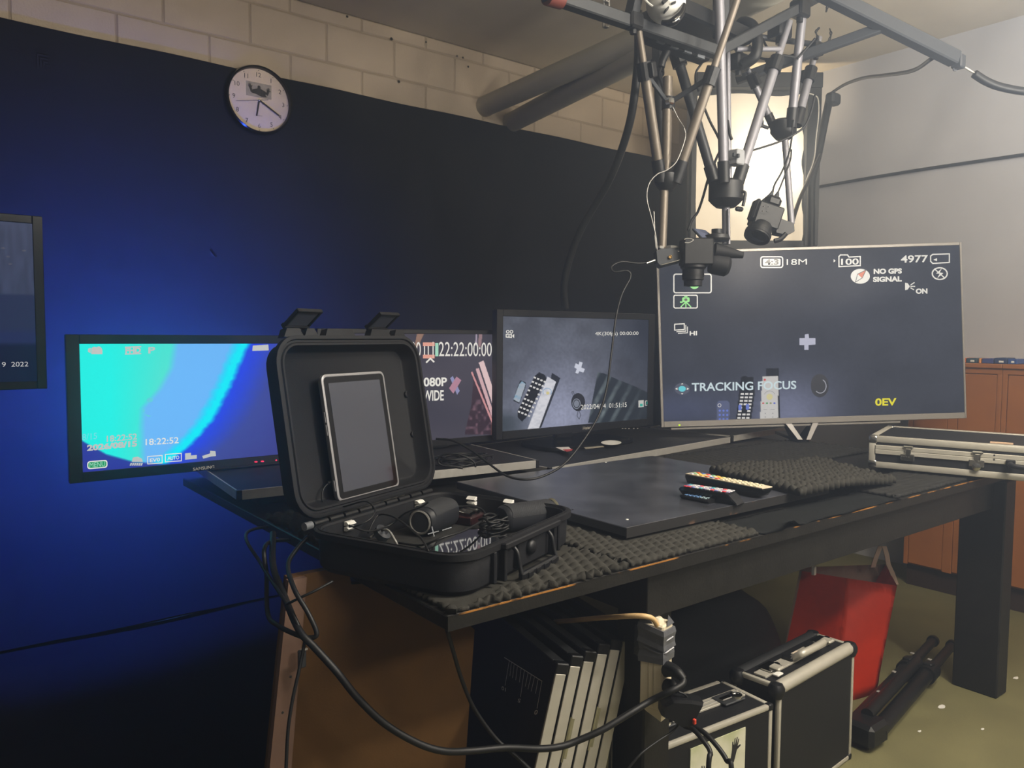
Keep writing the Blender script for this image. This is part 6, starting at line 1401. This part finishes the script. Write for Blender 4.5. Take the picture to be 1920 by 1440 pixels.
for x in (-0.030, -0.019):
    b = new(); box2(b, (x-0.0005, -0.0008, zb_+0.03), (x+0.0005, 0.0, zt_-0.03), M=MS); part('seam', b, mat('seam_tan', '9a9078', 0.5), t)
def wrap(z0, z1, g, rot, sag):
    b = new(); P = [(-0.050-g, -g), (-g*0+0.0+g, -g), (0.0+g, 0.043+g), (-0.050-g, 0.043+g)]; R3 = []
    for k in range(5):
        v = k/4; gg = 0.0012*math.sin(k*2.1+sag)
        R3.append([MS @ Vector((x+(gg if x > -0.02 else -gg), y+(gg if y > 0.02 else -gg), z0+(z1-z0)*v+rot*(x+0.025)+0.3*rot*(y-0.02))) for x, y in P])
    loft(b, R3); return part('tape_wrap', b, M_tape, t)
wrap(zt_-0.078, zt_-0.030, 0.0022, 0.10, 0.3); wrap(zt_-0.045, zt_-0.006, 0.0038, -0.16, 1.7)
b = new(); tp = [MS @ Vector((-0.049, -0.002, zt_-0.010)), MS @ Vector((-0.049, -0.002, zt_-0.075)), Vector(at((1146, 1196), 1.74)), Vector(at((1150, 1160), 1.74))]; loft(b, [tp, [p+Vector(FWD)*0.004 for p in tp]]); part('tape_tail', b, M_tape, t)
for pts in ([(1206, 1186), (1222, 1200), (1240, 1206), (1262, 1194)], [(1207, 1212), (1240, 1226), (1263, 1214)], [(1206, 1176), (1216, 1186), (1236, 1188), (1250, 1184)]):
    b = new(); tube(b, [Vector(at(p, 1.555-0.024*(1-min(1, abs(p[0]-1241)/36)))) for p in pts], 0.0022, 6); part('tape_crease', b, M_tape, t, smooth=True)
b = new(); fl_ = [MS @ Vector(p) for p in ((-0.050, -0.002, zt_-0.004), (-0.02, -0.004, zt_+0.002), (-0.03, -0.002, zt_+0.010), (-0.052, -0.002, zt_+0.012))]; loft(b, [fl_, [p+Vector(FWD)*0.002 for p in fl_]]); part('tape_flap', b, M_tape, t)
b = new(); fl_ = [MS @ Vector(p) for p in ((0.002, 0.012, zt_-0.004), (0.002, 0.044, zt_-0.004), (-0.004, 0.030, zt_+0.014))]; loft(b, [fl_, [p+Vector(FWD)*0.002 for p in fl_]]); part('tape_flap', b, M_tape, t)
b = new(); tube(b, [Vector(at(p, dd)) for p, dd in (((1040, 1166), 1.74), ((1078, 1163), 1.66), ((1120, 1159), 1.60), ((1165, 1156), 1.54), ((1200, 1155), 1.515), ((1222, 1159), 1.515), ((1232, 1172), 1.525))], 0.0052, 10); part('mains_cord', b, M_creamc, t, smooth=True)
b = new(); lathe(b, MS @ Vector((-0.022, 0.02, zt_)), (0, 0, 1), [(0.013, -0.001), (0.012, 0.004), (0.007, 0.009)], 16); part('cord_grommet', b, M_cream, t, smooth=True)
for (y_, dz) in ((1258, 0), (1288, 0), (1330, 0)):
    c_ = MS @ Vector((0.0, 0.0215, at((1252, y_), 1.545)[2])); b = new(); lathe(b, c_, MS.to_3x3() @ Vector((1, 0, 0)), [(0.015, -0.004), (0.0155, 0.001), (0.012, 0.001), (0.0115, -0.003), (0.001, -0.003)], 20); part('socket', b, M_cream, t, smooth=True)
def plug(label, pts, r0, r1, cord=None, rc=0.0045):
    P = [Vector(at(p[:2], p[2])) for p in pts]; t = thing('plug', label, 'plug', tuple(P[0]))
    b = new(); tube(b, P, lambda u: r0+(r1-r0)*u, 14); part('plug_body', b, M_rubber, t, smooth=True)
    if cord:
        b = new(); tube(b, [Vector(at(p[:2], p[2])) for p in cord], rc, 10); part('plug_cord', b, M_rubber, t, smooth=True)
plug('upper black angled plug in the cream power strip on the leg', [(1250, 1254, 1.545), (1260, 1256, 1.52), (1271, 1262, 1.50), (1282, 1274, 1.49)], 0.016, 0.0075,
     [(1282, 1274, 1.49), (1278, 1284, 1.48), (1255, 1297, 1.47), (1220, 1314, 1.48), (1180, 1338, 1.46), (1130, 1368, 1.44), (1080, 1390, 1.43), (1050, 1400, 1.42), (1010, 1404, 1.41), (950, 1402, 1.40), (880, 1408, 1.37), (830, 1408, 1.34), (780, 1392, 1.32), (720, 1356, 1.30), (670, 1308, 1.285), (630, 1258, 1.28), (590, 1214, 1.285), (560, 1180, 1.30), (530, 1110, 1.38), (512, 1060, 1.44), (512, 1000, 1.56)], 0.0062)
plug('middle black plug in the cream power strip on the leg', [(1250, 1286, 1.545), (1258, 1285, 1.525), (1265, 1289, 1.515), (1272, 1297, 1.51)], 0.014, 0.006,
     [(1272, 1297, 1.51), (1286, 1304, 1.51), (1290, 1320, 1.51), (1280, 1345, 1.50), (1262, 1370, 1.5), (1230, 1392, 1.48), (1200, 1415, 1.46), (1175, 1445, 1.45)], 0.0022)
t = thing('power_adapter', 'bulky black power adapter at the bottom of the cream power strip', 'adapter', tuple(at((1280, 1340), 1.52)))
b = new(); Q = [Vector(at(p, 1.485)) for p in ((1243, 1326), (1262, 1316), (1300, 1318), (1322, 1322), (1306, 1352), (1304, 1362), (1278, 1366), (1262, 1354), (1242, 1346))]; loft(b, [[p+(sum(Q, Vector())/9-p)*0.10 for p in Q], [p+Vector(FWD)*0.012 for p in Q], [p+Vector(FWD)*0.045 for p in Q]]); part('adapter_body', b, M_plastic, t)
b = new(); box(b, Vector(at((1302, 1353), 1.48)), (0.006, 0.006, 0.010), bev=0.001); part('red_switch', b, mat('red_switch', 'c8402c', 0.4), t)
for k, pts in enumerate(([(1284, 1362, 1.53), (1300, 1368, 1.50), (1318, 1388, 1.47), (1332, 1412, 1.45), (1328, 1450, 1.43)], [(1296, 1360, 1.53), (1318, 1372, 1.50), (1342, 1396, 1.47), (1362, 1425, 1.45), (1372, 1460, 1.43)])):
    gp = [Vector(at(p[:2], p[2])) for p in pts]; gp += [Vector((gp[-1].x, gp[-1].y, 0.10)), Vector((gp[-1].x+0.03, gp[-1].y-0.02, 0.02)), Vector((gp[-1].x+0.12, gp[-1].y-0.05, 0.006))]
    b = new(); tube(b, gp, 0.0048, 10); part('adapter_cord', b, M_rubber, t, smooth=True)

# two upright flight cases on the floor
def upright(M, W_, D_, H_, name, label, corner, edge, m_edge=M_alu):
    t = alu_case(name, label, M, W_, D_, H_, 0.5, corner=corner, edge=edge, m_edge=m_edge); return t
aR = onz((1603, 1424), 0.0); zTR = 0.332
fr, fl = np.array([2.074, 1.085]), onz((1462, 1288), zTR)[:2]
ux = _n(fr-fl); vx = np.array([-ux[1], ux[0]]); Wc = 0.405
M = Matrix((Vector((*ux, 0)), Vector((*vx, 0)), Vector((0, 0, 1)))).transposed().to_4x4(); M.translation = Vector((*(fr-ux*Wc), 0.002))
t = upright(M, Wc, 0.135, 0.33, 'flight_case', 'upright black case with rounded silver edges and a silver handle on the floor', M_plastic, 0.013)
b = new(); box2(b, (0.02, 0.050, 0.327), (Wc-0.02, 0.085, 0.3325), bev=0.001); part('top_profile', b, M_alu, t, world=False)
b = new(); rod(b, (0.012, 0.013, 0.318), (Wc-0.012, 0.013, 0.318), 0.0165, n=18); part('rounded_edge', b, M_alu, t, world=False, smooth=True)
b = new(); rod(b, (0.012, 0.122, 0.318), (Wc-0.012, 0.122, 0.318), 0.0165, n=18); part('rounded_edge', b, M_steel, t, world=False, smooth=True)
for y in (0.013, 0.122):
    for x in (0.006, Wc-0.006):
        b = new(); lathe(b, (x, y, 0.317), (0, 0, 1), [(0.001, -0.024), (0.016, -0.020), (0.021, -0.006), (0.021, 0.004), (0.015, 0.015), (0.001, 0.019)], 18); part('ball_corner', b, M_plastic, t, world=False, smooth=True)
hpl = plane((*(fr+vx*0.03), 0.36), (-vx[0], -vx[1], 0.0))
hx0 = 0.16
b = new(); tube(b, [(0.165, 0.060, 0.335), (0.163, 0.040, 0.352), (0.172, 0.030, 0.360), (0.225, 0.026, 0.362), (0.275, 0.030, 0.360), (0.285, 0.040, 0.352), (0.283, 0.060, 0.335)], 0.0095, 12); part('carry_handle', b, M_alu, t, world=False, smooth=True)
for x in (0.164, 0.284):
    b = new(); box2(b, (x-0.013, 0.052, 0.330), (x+0.013, 0.082, 0.345), bev=0.003); part('handle_mount', b, M_plastic, t, world=False)
for x in (0.075, 0.345):
    b = new(); box2(b, (x-0.028, 0.050, 0.3325), (x+0.028, 0.090, 0.339), bev=0.002); lk = part('lock_plate', b, M_chrome, t, world=False)
    b = new(); box2(b, (x-0.016, 0.036, 0.338), (x+0.010, 0.066, 0.346), bev=0.003); part('lock_clasp', b, M_alu, t, world=False)
    b = new(); lathe(b, (x+0.018, 0.062, 0.339), (0, 0, 1), [(0.008, 0), (0.008, 0.004), (0.004, 0.006), (0.001, 0.006)], 14); part('lock_knob', b, M_chrome, t, world=False, smooth=True)
b = new(); box2(b, (0.040, 0.028, 0.3325), (0.066, 0.044, 0.337), bev=0.001); part('white_tag', b, M_whitep, t, world=False)
b = new(); box2(b, (0.19, 0.052, 0.338), (0.216, 0.074, 0.3405), bev=0.001); part('paper_tag', b, mat('tag_cream', 'd8c8b4', 0.6), t, world=False)

zTL = 0.30
fl2, fr2 = onz((1234, 1404), zTL)[:2], onz((1450, 1320), zTL)[:2]
ux = _n(fr2-fl2); vx = np.array([-ux[1], ux[0]]); Wc = np.linalg.norm(fr2-fl2)
fl2 = fl2
M = Matrix((Vector((*ux, 0)), Vector((*vx, 0)), Vector((0, 0, 1)))).transposed().to_4x4(); M.translation = Vector((*fl2, 0.002))
t = upright(M, Wc, 0.165, zTL-0.002, 'flight_case', 'upright black case with square silver edges and a hand picture on its front', M_plastic, 0.013)
b = new(); box2(b, (0.02, 0.068, zTL-0.005), (Wc-0.02, 0.104, zTL+0.0005), bev=0.001); part('top_profile', b, M_alu, t, world=False)
for k in range(2): b = new(); box2(b, (0.02, 0.078+k*0.012, zTL+0.0005), (Wc-0.02, 0.082+k*0.012, zTL+0.0015)); part('profile_groove', b, M_alud, t, world=False)
for x in (0.07, Wc-0.075):
    b = new(); box2(b, (x-0.035, 0.050, zTL-0.001), (x+0.035, 0.098, zTL+0.0045), bev=0.002); part('lock_plate', b, M_steel, t, world=False)
    b = new(); lathe(b, (x+0.018, 0.066, zTL+0.0045), (0, 0, 1), [(0.016, 0), (0.015, 0.006), (0.010, 0.008), (0.009, 0.005), (0.001, 0.005)], 22); part('lock_knob', b, M_chrome, t, world=False, smooth=True)
    b = new(); box2(b, (x-0.03, 0.064, zTL+0.0045), (x+0.006, 0.080, zTL+0.009), bev=0.002); part('lock_lever', b, M_chrome, t, world=False)
hit_f = plane(M @ Vector((0.1, 0.0025, 0.2)), M.to_3x3() @ Vector((0, -1, 0)))
P_ = [hit_f(p, 0.0) for p in ((1294, 1404), (1397, 1362), (1294, 1640))]
loc_ = [np.array(M.inverted() @ Vector(p)) for p in P_]
xa, xb, ztp = loc_[0][0], loc_[1][0], min(loc_[0][2], zTL-0.025)
b = new(); box2(b, (xa, 0.0006, 0.05), (xb, 0.0026, ztp)); pp = part('picture_print', b, mat('print_green_white', 'c9c8b4', 0.5, col2='a8ad88', scale=9, thr=(0.45, 0.62)), t, world=False)
# two dark hands printed on the picture
def print_hand(cx_, cz_, s_, lean_):
    b = new(); P = [(x, 0.0004, z) for x, z in hand_shape(cx_, cz_, s_, lean_)]; loft(b, [[Vector(p) for p in P], [Vector((p[0], 0.0008, p[2])) for p in P]]); part('hand_print', b, M_ink, pp, world=False)
print_hand(xa+(xb-xa)*0.80, ztp-0.040, 0.021, -0.25); print_hand(xa+(xb-xa)*0.22, ztp-0.075, 0.021, 0.2)

# black sack behind the cases
sc_ = (1.93, 1.55, 0.0); b = new(); n = 26
rings = []
for j in range(15):
    v = j/14; z = 0.46*(1-(1-v)**1.0)*1.0; r = [0.92, 1.0, 1.02, 1.02, 1.0, .98, .95, .91, .86, .80, .72, .62, .50, .34, .12][j]
    rings.append([Vector((sc_[0]+0.40*r*math.cos(a)*(1+0.04*math.sin(a*5+j*0.6)), sc_[1]+0.22*r*math.sin(a)*(1+0.05*math.sin(a*4+j)), 0.003+z*(0.97+0.02*math.sin(a*3+j)))) for a in [2*PI*i/n for i in range(n)]])
loft(b, rings); single('black_bag', b, M_sack, 'big soft black bag sagging under the table behind the upright cases', 'bag', smooth='all', loc=sc_)

# red paper bag with pale handles
Db = 2.66
TLb, TRb, BRb, BLb = at((1587, 1084), Db), at((1682, 1098), Db-0.02), onz((1642, 1300), 0.0), onz((1562, 1320), 0.0)
gTL = at((1500, 1070), Db+0.14); gBL = np.array([BLb[0]-0.08, BLb[1]+0.16, 0.0]); bTR = at((1660, 1058), Db+0.16); bBR = BRb+(gBL-BLb)
t = thing('paper_bag', 'red paper carrier bag with pale handles standing under the table', 'bag', tuple((BRb+BLb)/2))
def sheet(nm, c, m, bulge=0.0, nrm=(0, 0, 0), n=10, th=0.0015):
    b = new(); V = []; c = [np.array(p, float) for p in c]; N = np.array(nrm, float)
    for i in range(n+1):
        row = []
        for k in range(n+1):
            u, v = i/n, k/n; p = (c[0]*(1-u)+c[1]*u)*(1-v)+(c[3]*(1-u)+c[2]*u)*v
            p = p+N*(bulge*math.sin(PI*u)*math.sin(PI*v)+0.008*math.sin(v*19+u*3)*max(0, v-0.75)*4)
            row.append(b.verts.new(p))
        V.append(row)
    for i in range(n):
        for k in range(n): b.faces.new((V[i][k], V[i+1][k], V[i+1][k+1], V[i][k+1]))
    bmesh.ops.solidify(b, geom=b.faces, thickness=th); return part(nm, b, m, t, smooth='all')
M_redd = M_red
sheet('front_side', (TLb, TRb, BRb, BLb), M_red, 0.012, -FWD); sheet('gusset', (gTL, TLb, BLb, gBL), M_red, 0.02, (0.5, 0.3, 0)); sheet('back_side', (gTL+np.array([0, 0, 0.012]), bTR, bBR, gBL), M_lining, 0.0, (0, 0, 0)); sheet('gusset', (TRb, bTR, bBR, BRb), M_red, -0.02, (1, 0, 0))
b = new(); loft(b, [[Vector(p)+Vector((0, 0, k)) for p in (BLb, BRb, bBR, gBL)] for k in (0.001, 0.003)]); part('bag_bottom', b, M_red, t)
for pts, nm in (([(1637, 1064), (1643, 1045), (1651, 1024), (1658, 1024), (1663, 1040), (1666, 1058), (1674, 1076), (1681, 1096)], 'handle'),):
    P = [Vector(at(p, Db+0.08-0.02*i/7)) for i, p in enumerate(pts)]; b = new(); w3 = Vector((RW[0, 0], RW[1, 0], 0))*0.008
    loft(b, [[p+w3, p-w3, p-w3+Vector(FWD)*0.003, p+w3+Vector(FWD)*0.003] for p in P]); part(nm, b, M_lining, t)
b = new(); box(b, Vector(at((1526, 1070), Db+0.06)), (0.012, 0.012, 0.03), bev=0.001); part('white_tab', b, M_whitep, t)

# folded black tripod on the floor
ga, gb = onz((1625, 1362), 0.045), onz((1768, 1205), 0.045); gd = _n(gb-ga); gs = np.array([-gd[1], gd[0], 0])
t = thing('folded_tripod', 'folded black tripod lying on the floor beside the upright case', 'tripod', tuple(ga))
Lg = np.linalg.norm(gb-ga)
for k, o in enumerate((-0.032, 0.032)):
    s = ga+gs*o
    b = new(); rod(b, s, s+gd*Lg*0.62, 0.024, n=16); part('leg', b, M_plastic, t, smooth=True)
    b = new(); rod(b, s+gd*Lg*0.62, s+gd*Lg*0.98, 0.016, n=14); part('leg_section', b, M_plastic, t, smooth=True)
    b = new(); rod(b, s+gd*Lg*0.58, s+gd*Lg*0.66, 0.031, n=16); box(b, Vector(s+gd*Lg*0.62)+Vector((0, 0, 0.026)), (0.03, 0.03, 0.022), bev=0.004); part('leg_collar', b, M_rubber, t)
    b = new(); rod(b, s+gd*Lg*0.98, s+gd*Lg*1.0, 0.021, n=14); part('rubber_foot', b, M_rubber, t, smooth=True)
b = new(); s = ga+np.array([0, 0, 0.036]); rod(b, s, s+gd*Lg*0.60, 0.018, n=14); part('leg', b, M_plastic, t, smooth=True)
b = new(); c_ = Vector(ga)-Vector(gd)*0.02; box(b, c_, (0.10, 0.10, 0.07), bev=0.012); part('tripod_head', b, M_plastic, t)
for u, o in ((0.2, 0.02), (0.3, -0.01), (0.42, 0.03), (0.66, 0.03), (0.64, -0.03)):
    b = new(); box(b, Vector(ga+gd*Lg*u+gs*o)+Vector((0, 0, 0.040)), (0.012, 0.012, 0.004), bev=0.001); part('worn_rivet', b, M_alud, t)

# black cloth from the wall outwards, added to darken the floor on the left
b = new(); V = []; nx, ny = 90, 70
for i in range(nx+1):
    row = []
    for k in range(ny+1):
        x = -1.6+3.4*i/nx; y = 0.45+2.905*k/ny
        f = (0.005*math.sin(x*7+2*math.sin(y*2))*math.sin(y*4.3)+0.003*math.sin(x*13+y*5))*(1 if y < 3.0 else max(0, (3.3-y)/0.3))
        row.append(b.verts.new((x+0.015*math.sin(y*9), y+0.02*math.sin(x*6), 0.014+max(-0.010, f))))
    V.append(row)
for i in range(nx):
    for k in range(ny):
        if not (V[i+1][k].co.x > 0.46 and V[i][k].co.y < 1.80): b.faces.new((V[i][k], V[i+1][k], V[i+1][k+1], V[i][k+1]))
for v in [v for v in b.verts if not v.link_faces]: b.verts.remove(v)
bmesh.ops.solidify(b, geom=b.faces, thickness=0.003)
single('added_floor_cloth', b, M_cloth, 'added black cloth that darkens the floor below the left screens', 'cloth', smooth=True, loc=(-0.4, 1.9, 0))

# cables hanging at the left end of the table
leads(None, 0.0038, 'black cable crossing down from the table corner in front of the brown panel', pts=[at(p, D_) for p, D_ in (((838, 1180), 1.30), ((848, 1215), 1.34), ((866, 1275), 1.38), ((890, 1330), 1.40), ((930, 1385), 1.41), ((970, 1420), 1.41), ((1000, 1450), 1.41))])
leads(None, 0.0042, 'black cable falling from the case hinge along the left edge of the brown panel', pts=[at(p, D_) for p, D_ in (((578, 1006), 1.47), ((556, 1030), 1.44), ((540, 1060), 1.40), ((552, 1105), 1.325), ((578, 1150), 1.305), ((594, 1188), 1.30), ((580, 1196), 1.30), ((556, 1190), 1.305), ((520, 1172), 1.34), ((502, 1150), 1.38), ((500, 1080), 1.45), ((500, 1020), 1.5))]+[(0.70, 1.70, 0.715)])
leads(None, 0.0034, 'thin black cable slanting left of the brown panel below the left screen', pts=[(0.72, 1.86, 0.715)]+[at(p, D_) for p, D_ in (((462, 1000), 1.60), ((490, 1058), 1.48), ((520, 1105), 1.38), ((548, 1150), 1.315), ((566, 1186), 1.30), ((576, 1200), 1.295))])
leads(None, 0.0024, 'thin black cable stretched from the case bottom towards the left', pts=[at(p, D_) for p, D_ in (((624, 1090), 1.34), ((590, 1108), 1.32), ((560, 1122), 1.315), ((536, 1134), 1.33))])
leads(None, 0.0030, 'black cable hanging straight down inside the left edge of the brown panel', M_rubber, pts=[at(p, D_) for p, D_ in (((572, 1200), 1.295), ((560, 1260), 1.28), ((549, 1310), 1.27), ((540, 1370), 1.26), ((536, 1450), 1.25))])
# scraps on the floor
for k, (p, s) in enumerate((((1766, 1326), 0.018), ((1905, 1272), 0.014), ((1724, 1372), 0.008), ((1842, 1368), 0.008))):
    c_ = onz(p, 0.0); b = new(); P = [Vector((c_[0]+s*math.cos(a)*(1+0.3*math.sin(3*a+k)), c_[1]+0.5*s*math.sin(a), 0.0008)) for a in np.linspace(0, 2*PI, 9)[:-1]]
    loft(b, [P, [q+Vector((0, 0, 0.0012)) for q in P]]); single('paper_scrap', b, M_whitep, ['white paper scrap on the floor right of the folded tripod, the largest one', 'white paper scrap on the floor at the right photo edge', 'tiny white paper scrap nearest the folded tripod', 'tiny white paper scrap in front of the right table leg'][k], 'scrap', 'paper scraps on the floor', loc=tuple(c_))
